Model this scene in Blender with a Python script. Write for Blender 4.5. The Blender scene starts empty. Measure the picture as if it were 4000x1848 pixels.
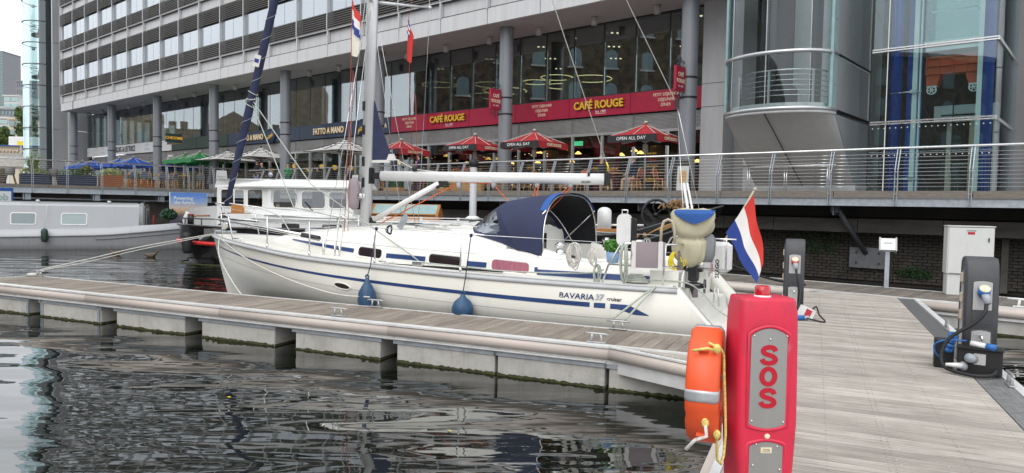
import bpy, math, random
from mathutils import Vector, Matrix
R = math.radians
sc = bpy.context.scene
COL = sc.collection
random.seed(7)

# ---------------------------------------------------------------- camera
cd = bpy.data.cameras.new('camera'); cam = bpy.data.objects.new('camera', cd); COL.objects.link(cam)
sc.camera = cam
cd.sensor_width = 36.0; cd.lens = 2800 / 4000 * 36.0
cd.clip_start = 0.05; cd.clip_end = 5000
PITCH, ROLL = R(2.4), R(1.1)
fwv = Vector((0, math.cos(PITCH), -math.sin(PITCH))); r0 = Vector((1, 0, 0)); u0 = r0.cross(fwv)
rv = r0 * math.cos(ROLL) + u0 * math.sin(ROLL); uv = -r0 * math.sin(ROLL) + u0 * math.cos(ROLL)
m3 = Matrix((rv, uv, -fwv)).transposed()
cam.matrix_world = Matrix.Translation((0, 0, 1.6)) @ m3.to_4x4()

# ---------------------------------------------------------------- sky, sun, exposure
SUN_EL, SUN_AZ = R(50), R(205)        # azimuth: compass angle from +Y towards +X
w = bpy.data.worlds.new('World'); sc.world = w; w.use_nodes = True
nt = w.node_tree; nt.nodes.clear()
out = nt.nodes.new('ShaderNodeOutputWorld'); bg = nt.nodes.new('ShaderNodeBackground'); bg.inputs[1].default_value = 0.1
sky = nt.nodes.new('ShaderNodeTexSky'); sky.sky_type = 'NISHITA'; sky.sun_disc = False
sky.sun_elevation = SUN_EL; sky.sun_rotation = SUN_AZ; sky.dust_density = 4.0
tc = nt.nodes.new('ShaderNodeTexCoord'); mp = nt.nodes.new('ShaderNodeMapping'); mp.inputs['Scale'].default_value = (1, 1, 2.6)
nz = nt.nodes.new('ShaderNodeTexNoise'); nz.inputs['Scale'].default_value = 2.2; nz.inputs['Detail'].default_value = 6; nz.inputs['Roughness'].default_value = .55
cr = nt.nodes.new('ShaderNodeValToRGB')
cr.color_ramp.elements[0].position = .3; cr.color_ramp.elements[0].color = (7.6, 7.85, 8.3, 1)
cr.color_ramp.elements[1].position = .7; cr.color_ramp.elements[1].color = (9.6, 9.8, 10.0, 1)
mx = nt.nodes.new('ShaderNodeMix'); mx.data_type = 'RGBA'; mx.inputs[0].default_value = .93
nt.links.new(tc.outputs['Generated'], mp.inputs[0]); nt.links.new(mp.outputs[0], nz.inputs[0]); nt.links.new(nz.outputs[0], cr.inputs[0])
nt.links.new(sky.outputs[0], mx.inputs[6]); nt.links.new(cr.outputs[0], mx.inputs[7]); nt.links.new(mx.outputs[2], bg.inputs[0]); nt.links.new(bg.outputs[0], out.inputs[0])
sd = bpy.data.lights.new('sun', 'SUN'); sd.energy = 0.8; sd.angle = R(50); sd.color = (1, .975, .94)
so = bpy.data.objects.new('sun', sd); COL.objects.link(so)
sv = Vector((math.sin(SUN_AZ) * math.cos(SUN_EL), math.cos(SUN_AZ) * math.cos(SUN_EL), math.sin(SUN_EL)))
so.rotation_euler = sv.to_track_quat('Z', 'Y').to_euler(); so.location = sv * 60
vs = sc.view_settings; vs.view_transform = 'Standard'; vs.look = 'None'; vs.gamma = 1; vs.use_curve_mapping = False
vs.exposure = 0.8

# ---------------------------------------------------------------- materials
MATS = {}
def M(name, rgb, rough=.55, metal=0, var=.12, scale=3, bump=0, bscale=40, stretch=(1, 1, 1), dirt=None, dscale=1.2, emit=0, spec=.5, coat=0, alpha=1, rvar=.1, detail=5):
    """principled with procedural colour variation, optional dirt colour in patches, fine relief"""
    m = bpy.data.materials.new(name); m.use_nodes = True; n = m.node_tree; b = n.nodes['Principled BSDF']; L = n.links
    b.inputs['Roughness'].default_value = rough; b.inputs['Metallic'].default_value = metal
    b.inputs['Specular IOR Level'].default_value = spec; b.inputs['Coat Weight'].default_value = coat
    co = n.nodes.new('ShaderNodeTexCoord'); mpn = n.nodes.new('ShaderNodeMapping'); mpn.inputs['Scale'].default_value = stretch
    L.new(co.outputs['Object'], mpn.inputs[0])
    t = n.nodes.new('ShaderNodeTexNoise'); t.inputs['Scale'].default_value = scale; t.inputs['Detail'].default_value = detail; t.inputs['Roughness'].default_value = .6
    L.new(mpn.outputs[0], t.inputs[0])
    r = n.nodes.new('ShaderNodeValToRGB'); e = r.color_ramp.elements
    e[0].position = .3; e[1].position = .7
    e[0].color = [max(0, c * (1 - var)) for c in rgb] + [1]; e[1].color = [min(1, c * (1 + var)) for c in rgb] + [1]
    L.new(t.outputs[0], r.inputs[0]); colr = r.outputs[0]
    if dirt:
        t2 = n.nodes.new('ShaderNodeTexNoise'); t2.inputs['Scale'].default_value = dscale; t2.inputs['Detail'].default_value = 8; t2.inputs['Roughness'].default_value = .7
        L.new(mpn.outputs[0], t2.inputs[0])
        r2 = n.nodes.new('ShaderNodeValToRGB'); r2.color_ramp.elements[0].position = .5; r2.color_ramp.elements[1].position = .72
        r2.color_ramp.elements[0].color = (0, 0, 0, 1); r2.color_ramp.elements[1].color = (dirt[3],) * 3 + (1,)
        L.new(t2.outputs[0], r2.inputs[0])
        mm = n.nodes.new('ShaderNodeMix'); mm.data_type = 'RGBA'; mm.inputs[7].default_value = (*dirt[:3], 1)
        L.new(r2.outputs[0], mm.inputs[0]); L.new(colr, mm.inputs[6]); colr = mm.outputs[2]
    L.new(colr, b.inputs['Base Color'])
    if rvar:
        mr = n.nodes.new('ShaderNodeMapRange'); mr.inputs['To Min'].default_value = max(.02, rough - rvar); mr.inputs['To Max'].default_value = min(1, rough + rvar)
        L.new(t.outputs[0], mr.inputs[0]); L.new(mr.outputs[0], b.inputs['Roughness'])
    if bump:
        t3 = n.nodes.new('ShaderNodeTexNoise'); t3.inputs['Scale'].default_value = bscale; t3.inputs['Detail'].default_value = 4
        L.new(mpn.outputs[0], t3.inputs[0]); bp = n.nodes.new('ShaderNodeBump'); bp.inputs['Strength'].default_value = bump; bp.inputs['Distance'].default_value = .01
        L.new(t3.outputs[0], bp.inputs['Height']); L.new(bp.outputs[0], b.inputs['Normal'])
    if emit:
        b.inputs['Emission Color'].default_value = (*rgb, 1); b.inputs['Emission Strength'].default_value = emit
    if alpha < 1: b.inputs['Alpha'].default_value = alpha
    MATS[name] = m
    return m
def PANE(name, tint=(.8, .9, .88), refl=.12, rough=.0, edge=.9, dist=.0):
    """thin glazing: see-through plus mirror reflection that grows towards grazing"""
    m = bpy.data.materials.new(name); m.use_nodes = True; n = m.node_tree; n.nodes.clear(); L = n.links
    o = n.nodes.new('ShaderNodeOutputMaterial'); mxs = n.nodes.new('ShaderNodeMixShader')
    tr = n.nodes.new('ShaderNodeBsdfTransparent'); tr.inputs[0].default_value = (*tint, 1)
    gl = n.nodes.new('ShaderNodeBsdfGlossy'); gl.inputs['Roughness'].default_value = rough; gl.inputs[0].default_value = (.92, .96, 1, 1)
    lw = n.nodes.new('ShaderNodeFresnel'); lw.inputs[0].default_value = 1.5
    mr = n.nodes.new('ShaderNodeMapRange'); mr.inputs['From Min'].default_value = .04; mr.inputs['From Max'].default_value = 1
    mr.inputs['To Min'].default_value = refl; mr.inputs['To Max'].default_value = edge
    L.new(lw.outputs[0], mr.inputs[0]); L.new(mr.outputs[0], mxs.inputs[0]); L.new(tr.outputs[0], mxs.inputs[1]); L.new(gl.outputs[0], mxs.inputs[2]); L.new(mxs.outputs[0], o.inputs[0])
    if dist:
        co = n.nodes.new('ShaderNodeTexCoord'); t = n.nodes.new('ShaderNodeTexNoise'); t.inputs['Scale'].default_value = .9; L.new(co.outputs['Object'], t.inputs[0])
        bp = n.nodes.new('ShaderNodeBump'); bp.inputs['Strength'].default_value = dist; bp.inputs['Distance'].default_value = .05; L.new(t.outputs[0], bp.inputs['Height']); L.new(bp.outputs[0], gl.inputs['Normal'])
    MATS[name] = m
    return m
def GLOW(name, rgb, s):
    m = bpy.data.materials.new(name); m.use_nodes = True; n = m.node_tree; b = n.nodes['Principled BSDF']
    b.inputs['Base Color'].default_value = (*rgb, 1); b.inputs['Emission Color'].default_value = (*rgb, 1); b.inputs['Emission Strength'].default_value = s
    MATS[name] = m; return m

# ---------------------------------------------------------------- mesh builder
class MB:
    def __init__(s): s.v = []; s.f = []; s.mi = []; s.k = 0; s.sm = []; s.smooth = False
    def add(s, vs, fs):
        o = len(s.v); s.v += [tuple(v) for v in vs]
        for f in fs: s.f.append([i + o for i in f]); s.mi.append(s.k); s.sm.append(s.smooth)
        return s
    def mat(s, k): s.k = k; return s
    def sh(s, b=True): s.smooth = b; return s
    def box(s, x0, x1, y0, y1, z0, z1):
        return s.add([(x0, y0, z0), (x1, y0, z0), (x1, y1, z0), (x0, y1, z0), (x0, y0, z1), (x1, y0, z1), (x1, y1, z1), (x0, y1, z1)],
                     [(3, 2, 1, 0), (4, 5, 6, 7), (0, 1, 5, 4), (1, 2, 6, 5), (2, 3, 7, 6), (3, 0, 4, 7)])
    def cbox(s, c, d, rz=0, ry=0, rx=0):
        m = Matrix.Translation(c) @ Matrix.Rotation(rz, 4, 'Z') @ Matrix.Rotation(ry, 4, 'Y') @ Matrix.Rotation(rx, 4, 'X')
        b = MB().box(-d[0] / 2, d[0] / 2, -d[1] / 2, d[1] / 2, -d[2] / 2, d[2] / 2)
        return s.add([m @ Vector(v) for v in b.v], b.f)
    def bbox(s, x0, x1, y0, y1, z0, z1, c=.01):
        """box with chamfered vertical and top/bottom edges (rounded look)"""
        def ring(i, z): 
            return [(x0 + i + c, y0 + i, z), (x1 - i - c, y0 + i, z), (x1 - i, y0 + i + c, z), (x1 - i, y1 - i - c, z), (x1 - i - c, y1 - i, z), (x0 + i + c, y1 - i, z), (x0 + i, y1 - i - c, z), (x0 + i, y0 + i + c, z)]
        return s.loft([ring(c, z0), ring(0, z0 + c), ring(0, z1 - c), ring(c, z1)])
    def loft(s, rings, closed=True, caps=True):
        n = len(rings[0]); vs = [p for r in rings for p in r]; fs = []
        for i in range(len(rings) - 1):
            for j in range(n if closed else n - 1):
                a = i * n + j; b = i * n + (j + 1) % n
                fs.append((a, b, b + n, a + n))
        if caps and closed: fs.append(tuple(range(n - 1, -1, -1))); fs.append(tuple((len(rings) - 1) * n + j for j in range(n)))
        return s.add(vs, fs)
    def cyl(s, p0, p1, r0, r1=None, n=10, caps=True):
        return s.tube([p0, p1], [r0, r0 if r1 is None else r1], n, caps)
    def tube(s, pts, r, n=6, caps=True, closed=False):
        pts = [Vector(p) for p in pts]; N = len(pts)
        if not isinstance(r, (list, tuple)): r = [r] * N
        rings = []; ref = None
        for i, p in enumerate(pts):
            if closed: t = pts[(i + 1) % N] - pts[i - 1]
            else: t = pts[min(i + 1, N - 1)] - pts[max(i - 1, 0)]
            t = t.normalized() if t.length > 1e-9 else Vector((0, 0, 1))
            if ref is None: ref = Vector((0, 0, 1)) if abs(t.z) < .9 else Vector((1, 0, 0))
            u = t.cross(ref)
            if u.length < 1e-5: u = t.orthogonal()
            u.normalize(); v = u.cross(t).normalized(); ref = v
            rings.append([p + (u * math.cos(2 * math.pi * j / n) + v * math.sin(2 * math.pi * j / n)) * r[i] for j in range(n)])
        if closed: rings.append(rings[0])
        o = s.smooth; s.smooth = n > 4
        s.loft(rings, True, caps and not closed); s.smooth = o
        return s
    def lathe(s, prof, c=(0, 0, 0), n=16, a0=0, a1=2 * math.pi, axis='z'):
        full = abs(a1 - a0 - 2 * math.pi) < 1e-6; k = n if full else n + 1; rings = []
        for (r, z) in prof:
            ring = []
            for j in range(k):
                a = a0 + (a1 - a0) * j / n; q = (r * math.cos(a), r * math.sin(a), z)
                if axis == 'x': q = (q[2], q[0], q[1])
                if axis == 'y': q = (q[0], q[2], q[1])
                ring.append((q[0] + c[0], q[1] + c[1], q[2] + c[2]))
            rings.append(ring)
        o = s.smooth; s.smooth = True; s.loft(rings, full, False); s.smooth = o
        return s
    def prism(s, poly, a, b, plane='xz'):
        """polygon extruded between a and b along the missing axis"""
        def p(q, t): return {'xz': (q[0], t, q[1]), 'xy': (q[0], q[1], t), 'yz': (t, q[0], q[1])}[plane]
        n = len(poly); vs = [p(q, a) for q in poly] + [p(q, b) for q in poly]
        return s.add(vs, [tuple(range(n)), tuple(range(2 * n - 1, n - 1, -1))] + [(j, j + n, (j + 1) % n + n, (j + 1) % n) for j in range(n)])
    def sph(s, c, r, n=10, m=7, sc=(1, 1, 1)):
        prof = [(max(1e-4, r * math.sin(math.pi * i / m)), -r * math.cos(math.pi * i / m)) for i in range(m + 1)]
        b = MB().lathe(prof, (0, 0, 0), n); o = s.smooth; s.smooth = True
        s.add([(v[0] * sc[0] + c[0], v[1] * sc[1] + c[1], v[2] * sc[2] + c[2]) for v in b.v], b.f); s.smooth = o
        return s
    def grid(s, fn, nu, nv):
        vs = [fn(i / nu, j / nv) for i in range(nu + 1) for j in range(nv + 1)]
        return s.add(vs, [(i * (nv + 1) + j, (i + 1) * (nv + 1) + j, (i + 1) * (nv + 1) + j + 1, i * (nv + 1) + j + 1) for i in range(nu) for j in range(nv)])
    def xf(s, m):
        s.v = [tuple(m @ Vector(v)) for v in s.v]; return s
    def mesh(s, name, mats):
        me = bpy.data.meshes.new(name); me.from_pydata(s.v, [], s.f); 
        for mt in (mats if isinstance(mats, (list, tuple)) else [mats]): me.materials.append(MATS[mt] if isinstance(mt, str) else mt)
        me.polygons.foreach_set('material_index', s.mi); me.polygons.foreach_set('use_smooth', s.sm); me.update()
        return me
def tag(o, label=None, cat=None, group=None, kind=None):
    if label: o['label'] = label
    if cat: o['category'] = cat
    if group: o['group'] = group
    if kind: o['kind'] = kind
    return o
def fixn(me):
    import bmesh
    b = bmesh.new(); b.from_mesh(me); bmesh.ops.recalc_face_normals(b, faces=b.faces); b.to_mesh(me); b.free()
def O(name, mb, mats, parent=None, label=None, cat=None, group=None, kind=None, loc=None, rz=None, fix=True):
    me = mb.mesh(name, mats) if isinstance(mb, MB) else mb
    if fix and isinstance(mb, MB): fixn(me)
    o = bpy.data.objects.new(name, me); COL.objects.link(o)
    if parent: o.parent = parent
    if loc: o.location = loc
    if rz is not None: o.rotation_euler = rz if isinstance(rz, (tuple, list)) else (0, 0, rz)
    return tag(o, label, cat, group, kind)
def E(name, loc=(0, 0, 0), rz=0, label=None, cat=None, group=None, kind=None, parent=None):
    o = bpy.data.objects.new(name, None); COL.objects.link(o); o.location = loc; o.rotation_euler = (0, 0, rz); o.empty_display_size = .1
    if parent: o.parent = parent
    return tag(o, label, cat, group, kind)
def KIDS(o): return [c for c in COL.objects if c.parent == o]
def TREE(o):
    return (o, [TREE(c) for c in KIDS(o)])
def COPYT(tree, parent=None):
    c = tree[0].copy(); COL.objects.link(c); c.parent = parent
    for t in tree[1]: COPYT(t, c)
    return c
def COPY(tree, loc, rz=0, label=None, cat=None, group=None):
    c = COPYT(tree); c.location = loc; c.rotation_euler = (0, 0, rz)
    return tag(c, label, cat, group)
_tx = {}
def TEXT(s, size=1, ext=.01, bold=0, shear=0, space=1, align='CENTER', widthscale=1):
    """lettering as a mesh in the local xz plane, facing -y, baseline at z = 0"""
    cu = bpy.data.curves.new('t', 'FONT'); cu.body = s; cu.size = size; cu.extrude = ext; cu.offset = bold; cu.shear = shear; cu.space_character = space; cu.align_x = align; cu.resolution_u = 3
    ob = bpy.data.objects.new('t', cu); COL.objects.link(ob)
    dg = bpy.context.evaluated_depsgraph_get(); me = bpy.data.meshes.new_from_object(ob.evaluated_get(dg))
    bpy.data.objects.remove(ob); bpy.data.curves.remove(cu)
    for v in me.vertices: v.co = (v.co.x * widthscale, -v.co.z, v.co.y)
    me.update(); me.materials.clear()
    return me
def TXT(s, mat, parent, loc, size, ext=.01, name='lettering', rz=None, **k):
    me = TEXT(s, size, ext, **k); me.materials.append(MATS[mat]); me.name = name
    return O(name, me, mat, parent, loc=loc, rz=rz)
class FR:
    def __init__(s, o, deg, z):
        s.o = o; s.a = R(deg); s.z = z; s.c = math.cos(s.a); s.s = math.sin(s.a)
    def w(s, x, y, z=0): return (s.o[0] + x * s.c - y * s.s, s.o[1] + x * s.s + y * s.c, s.z + z)
PF = FR((9.06, 20.58), -40.6, 2.23)      # promenade edge / facade frame: x to the right, y into the building
LF = FR((-19.1, 37.0), 40.75, 2.23)      # left promenade arm
FF = FR((.87, 8.43), -24.7, 0)           # finger pontoon (front edge), x to the right
WF = FR((1.35, 4.48), -22.9, 0)          # main walkway (left edge), y along it away from the camera
WATER = -.505
def lerp(a, b, t): return a + (b - a) * t
def EF(fr, name, x, y, z=0, rz=0, **k): return E(name, fr.w(x, y, z), fr.a + rz, **k)
# ---------------------------------------------------------------- material library
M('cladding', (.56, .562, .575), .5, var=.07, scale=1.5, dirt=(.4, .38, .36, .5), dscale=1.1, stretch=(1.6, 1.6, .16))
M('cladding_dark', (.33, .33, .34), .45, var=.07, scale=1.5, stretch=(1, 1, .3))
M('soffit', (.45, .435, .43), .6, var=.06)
M('louvre', (.24, .23, .22), .45, metal=.2, var=.1)
M('louvre_pale', (.42, .42, .42), .4, metal=.4, var=.1)
M('column', (.2, .215, .235), .4, var=.05, scale=1, dirt=(.13, .14, .15, .4), dscale=2, coat=.2)
M('mullion', (.025, .027, .03), .4, var=.05)
M('aluminium', (.55, .56, .57), .35, metal=.7, var=.06)
M('galvanised', (.42, .46, .5), .45, metal=.5, var=.14, scale=9, dirt=(.3, .27, .22, .4), dscale=4)
M('steel', (.72, .72, .72), .25, metal=1, var=.05, scale=8)
M('cable', (.6, .6, .6), .35, metal=.9, var=.05)
M('blue_paint', (.012, .06, .33), .35, var=.1, coat=.3)
M('orange_paint', (.45, .07, .02), .5, var=.15, dirt=(.2, .04, .02, .5))
M('white_paint', (.75, .76, .75), .4, var=.04, dirt=(.5, .49, .45, .4), dscale=2)
M('lift_pale', (.62, .68, .66), .4, var=.05)
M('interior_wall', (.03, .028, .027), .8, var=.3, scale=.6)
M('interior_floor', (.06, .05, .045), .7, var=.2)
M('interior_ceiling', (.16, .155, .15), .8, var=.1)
M('interior_blue', (.02, .05, .13), .7)
M('interior_orange', (.35, .07, .03), .7)
M('interior_wood', (.16, .08, .035), .6, var=.3)
M('office_blind', (.55, .58, .63), .7, var=.12, scale=.5)
M('curtain_green', (.12, .2, .17), .8, var=.2, stretch=(6, 6, .3))
M('sign_red', (.36, .012, .045), .4, var=.08, dirt=(.28, .012, .04, .4), dscale=3, stretch=(1, 1, .3))
M('sign_navy', (.022, .042, .085), .45, var=.1, scale=1)
M('sign_green', (.02, .045, .035), .5, var=.15)
M('sign_white', (.66, .66, .66), .5, var=.03)
M('sign_black', (.012, .012, .013), .45)
M('letter_gold', (.85, .5, .06), .35, metal=.2, var=.05)
M('letter_gold_side', (.3, .13, .01), .5)
M('letter_cream', (.82, .72, .52), .5, var=.03)
M('letter_white', (.8, .8, .78), .5, var=.02)
M('letter_dark', (.03, .03, .03), .4)
M('letter_amber', (.9, .45, .05), .4, emit=.1)
M('letter_red', (.48, .008, .025), .4, var=.03)
M('iron', (.015, .015, .016), .5, var=.1)
M('rubber', (.012, .012, .013), .6, var=.15)
M('umb_red', (.38, .018, .028), .75, var=.08, bump=.3, bscale=90)
M('umb_black', (.015, .015, .018), .8)
M('umb_blue', (.012, .07, .36), .7, var=.12)
M('umb_green', (.012, .16, .045), .7, var=.12)
M('umb_white', (.74, .73, .7), .75, var=.04)
M('wood_umb', (.5, .48, .42), .5)
M('rattan', (.42, .24, .09), .6, var=.2, scale=20)
M('rattan_red', (.4, .07, .06), .6, var=.35, scale=40)
M('rattan_blue', (.1, .13, .18), .6, var=.4, scale=40)
M('table_wood', (.35, .2, .08), .5, var=.25, stretch=(1, 8, 1))
M('wood_grey', (.2, .175, .15), .8, var=.35, scale=4, stretch=(1.5, 14, 14), bump=.5, bscale=20, dirt=(.1, .085, .07, .6), dscale=2)
M('varnish', (.42, .17, .035), .3, var=.2, scale=5, stretch=(1, 9, 9), coat=.5)
M('hull_white', (.79, .77, .7), .22, var=.015, scale=.7, coat=.4, dirt=(.7, .68, .6, .35), dscale=.9, stretch=(.5, 1, 2), rvar=.04)
M('deck_white', (.8, .79, .74), .4, var=.02, dirt=(.68, .65, .57, .35), dscale=1.4)
M('nonskid', (.72, .71, .65), .75, var=.03, bump=.35, bscale=160, dirt=(.6, .57, .5, .4), dscale=1.6)
M('stripe_blue', (.02, .05, .16), .3, var=.2, scale=4, stretch=(.4, 1, 3))
M('rubrail', (.42, .43, .44), .4, var=.08)
M('smoke_glass', (.02, .014, .016), .08, var=.2, scale=2, rvar=.02)
M('curtain_pink', (.32, .1, .14), .5, var=.25, stretch=(9, 9, .5))
M('canvas_navy', (.024, .031, .078), .8, var=.15, bump=.3, bscale=140)
M('canvas_blue', (.02, .09, .32), .75, var=.12)
M('canvas_shade', (.008, .009, .012), .85)
M('canvas_beige', (.5, .46, .33), .85, var=.08, bump=.4, bscale=120)
M('canvas_mauve', (.3, .25, .27), .85, var=.06, bump=.3, bscale=150)
M('mast', (.6, .61, .62), .35, metal=.35, var=.04, scale=2)
M('boom_white', (.78, .78, .77), .3, var=.03, metal=.1)
M('rope_white', (.6, .58, .53), .85, var=.3, scale=60)
M('rope_green', (.4, .43, .37), .85, var=.35, scale=60)
M('rope_orange', (.6, .13, .04), .8, var=.5, scale=60)
M('rope_red', (.35, .07, .05), .8, var=.3, scale=50)
M('rope_navy', (.012, .018, .05), .8)
M('rope_yellow', (.7, .55, .16), .8, var=.35, scale=80)
M('rope_black', (.01, .01, .011), .7)
M('fender_blue', (.018, .065, .14), .5, var=.2, dirt=(.08, .12, .16, .5), dscale=6)
M('flag_red', (.62, .04, .03), .75, var=.06)
M('flag_white', (.78, .76, .73), .75, var=.04)
M('flag_blue', (.02, .05, .26), .75, var=.06)
M('flag_cream', (.75, .71, .6), .75)
M('flag_yellow', (.8, .55, .08), .75)
M('concrete', (.43, .415, .385), .85, var=.14, scale=2.2, bump=.5, bscale=30, dirt=(.24, .22, .19, .6), dscale=2.5)
M('weed', (.045, .05, .015), .9, var=.6, scale=14, bump=1, bscale=40)
M('fender_beige', (.52, .455, .41), .5, var=.05, dirt=(.36, .3, .25, .35), dscale=3)
M('alu_edge', (.72, .72, .71), .4, metal=.25, var=.1, scale=6)
M('cleat_metal', (.45, .45, .45), .4, metal=.6, var=.15, scale=12)
M('grating', (.3, .3, .3), .5, metal=.6, var=.2, scale=12)
M('sos_red', (.68, .024, .066), .42, var=.05, scale=3, bump=.25, bscale=220, dirt=(.42, .03, .06, .55), dscale=5, rvar=.12)
M('sos_plate', (.38, .38, .365), .42, metal=.55, var=.06, scale=6, stretch=(1, 1, .3))
M('lens_red', (.45, .006, .015), .12, var=.1, coat=.6)
M('buoy_orange', (.8, .1, .025), .45, var=.06, dirt=(.6, .08, .03, .35), dscale=3)
M('reflective', (.45, .47, .49), .35, metal=.4, var=.1, scale=60)
M('plate_dark', (.16, .17, .18), .5, metal=.3, var=.2, dirt=(.1, .07, .05, .5), dscale=5)
M('pedestal', (.06, .062, .068), .5, var=.1, bump=.3, bscale=200, dirt=(.1, .1, .1, .4), dscale=5)
M('pedestal_plate', (.5, .5, .49), .45, metal=.3, var=.05)
M('socket_blue', (.02, .13, .4), .45)
M('socket_red', (.55, .03, .05), .45)
M('socket_white', (.75, .75, .74), .4)
M('socket_grey', (.33, .36, .4), .45)
M('cabinet', (.62, .63, .61), .5, var=.05, dirt=(.42, .42, .38, .5), dscale=3, stretch=(1, 1, .4))
M('narrow_grey', (.4, .415, .43), .45, var=.04, scale=1, coat=.15)
M('narrow_hull', (.26, .265, .275), .6, var=.2, scale=3, stretch=(2, 2, .4), dirt=(.14, .13, .12, .6), dscale=3)
M('narrow_dark', (.2, .205, .21), .5, var=.1)
M('black_hull', (.008, .008, .009), .25, var=.3, coat=.4)
M('red_band', (.5, .02, .015), .4)
M('gold_paint', (.45, .27, .1), .45, metal=.3)
M('plant_green', (.05, .12, .03), .7, var=.5, scale=9)
M('plant_yellow', (.26, .3, .08), .7, var=.3, scale=9)
M('plant_dark', (.02, .07, .03), .6, var=.4, scale=8)
M('leaf_tree', (.07, .11, .02), .7, var=.5, scale=2)
M('hedge', (.02, .05, .015), .8, var=.5, scale=12)
M('bark', (.08, .06, .045), .9)
M('planter_blue', (.02, .03, .06), .6, var=.2)
M('planter_wood', (.28, .1, .035), .65, var=.2, stretch=(1, 1, 8))
M('flowers', (.6, .12, .06), .7, var=.9, scale=30)
M('skin', (.5, .28, .2), .55, var=.06)
M('hair_dark', (.02, .014, .01), .7, var=.3, scale=30)
M('hair_grey', (.3, .28, .26), .7, var=.3, scale=30)
M('cloth_charcoal', (.03, .03, .034), .85, var=.2)
M('cloth_olive', (.035, .04, .03), .85, var=.2)
M('cloth_navy', (.012, .018, .045), .8, var=.2)
M('cloth_suit', (.018, .026, .075), .7, var=.1)
M('cloth_green', (.015, .2, .07), .8, var=.15)
M('cloth_jeans', (.16, .24, .36), .85, var=.25, scale=8)
M('cloth_beige', (.38, .28, .18), .85, var=.12)
M('cloth_white', (.72, .68, .7), .8, var=.05)
M('duck', (.1, .07, .045), .7, var=.6, scale=40)
M('far_pale', (.5, .5, .48), .8, var=.05)
M('far_beige', (.5, .43, .33), .8, var=.05)
M('far_grey', (.2, .21, .23), .7, var=.1)
M('far_glass', (.2, .27, .28), .25, var=.25, scale=.4)
M('far_teal', (.3, .42, .42), .3, var=.1)
M('board_white', (.7, .69, .66), .6, var=.05)
M('plastic_white', (.74, .74, .73), .35)
M('outboard_grey', (.2, .21, .22), .35, coat=.3)
M('outboard_black', (.012, .012, .013), .3, coat=.3)
M('pump_yellow', (.75, .6, .02), .5)
M('basil', (.06, .2, .02), .6, var=.4, scale=30)
M('tub_blue', (.25, .4, .62), .4)
M('stone_castle', (.3, .25, .18), .9, var=.25, scale=1.2)
M('bronze_sheet', (.02, .018, .016), .5)
M('kraft', (.28, .17, .08), .9, var=.4, scale=30)
PANE('glass_clear', (.82, .9, .88), .1)
PANE('glass_shop', (.8, .84, .8), .07)
PANE('glass_first', (.62, .7, .67), .24, dist=.012)
PANE('glass_office', (.4, .48, .52), .45, dist=.012)
PANE('glass_tower', (.68, .82, .82), .12, dist=.03)
PANE('glass_lift', (.84, .93, .93), .07, edge=.7, dist=.02)
PANE('glass_wheelhouse', (.55, .56, .54), .16)
PANE('vinyl', (.62, .66, .74), .22, rough=.08)
GLOW('ring_light', (1, .86, .45), 1.1)
GLOW('spot_light', (1, .88, .6), 2)
GLOW('globe_light', (1, .55, .08), 2.2)
GLOW('pendant_light', (1, .55, .14), 2.6)
GLOW('fairy_light', (1, .6, .3), 5)
GLOW('office_light', (1, .9, .7), 5)
GLOW('purple_light', (.35, .05, 1), 2)
GLOW('exit_green', (.1, .8, .4), .6)

def brick_mat(name, c1, c2, mortar, scale=4, damp=None, bump=.6, rough=.9):
    m = bpy.data.materials.new(name); m.use_nodes = True; n = m.node_tree; b = n.nodes['Principled BSDF']; L = n.links
    b.inputs['Roughness'].default_value = rough
    co = n.nodes.new('ShaderNodeTexCoord'); mpn = n.nodes.new('ShaderNodeMapping'); mpn.inputs['Rotation'].default_value = (R(90), 0, 0)
    L.new(co.outputs['Object'], mpn.inputs[0])
    br = n.nodes.new('ShaderNodeTexBrick'); br.inputs['Scale'].default_value = scale
    br.inputs['Color1'].default_value = (*c1, 1); br.inputs['Color2'].default_value = (*c2, 1); br.inputs['Mortar'].default_value = (*mortar, 1); br.inputs['Mortar Size'].default_value = .015
    L.new(mpn.outputs[0], br.inputs[0])
    t = n.nodes.new('ShaderNodeTexNoise'); t.inputs['Scale'].default_value = 1.3; t.inputs['Detail'].default_value = 8; L.new(co.outputs['Object'], t.inputs[0])
    r = n.nodes.new('ShaderNodeValToRGB'); r.color_ramp.elements[0].position = .35; r.color_ramp.elements[1].position = .68
    r.color_ramp.elements[0].color = (.35, .35, .35, 1); r.color_ramp.elements[1].color = (1.25, 1.2, 1.1, 1)
    mm = n.nodes.new('ShaderNodeMix'); mm.data_type = 'RGBA'; mm.blend_type = 'MULTIPLY'; mm.inputs[0].default_value = 1
    L.new(t.outputs[0], r.inputs[0]); L.new(br.outputs[0], mm.inputs[6]); L.new(r.outputs[0], mm.inputs[7]); L.new(mm.outputs[2], b.inputs['Base Color'])
    bp = n.nodes.new('ShaderNodeBump'); bp.inputs['Strength'].default_value = bump; bp.inputs['Distance'].default_value = .02; L.new(br.outputs['Fac'], bp.inputs['Height']); bp.invert = True
    L.new(bp.outputs[0], b.inputs['Normal']); MATS[name] = m
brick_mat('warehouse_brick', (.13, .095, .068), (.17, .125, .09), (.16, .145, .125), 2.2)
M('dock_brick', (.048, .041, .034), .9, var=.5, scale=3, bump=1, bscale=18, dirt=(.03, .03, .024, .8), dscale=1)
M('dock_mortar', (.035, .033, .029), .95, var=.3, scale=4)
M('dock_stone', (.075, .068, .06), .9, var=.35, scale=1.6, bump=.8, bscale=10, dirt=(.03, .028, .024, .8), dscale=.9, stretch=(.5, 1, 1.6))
M('dock_dark', (.02, .018, .016), .9, var=.5, scale=2, bump=.6, bscale=8)

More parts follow.
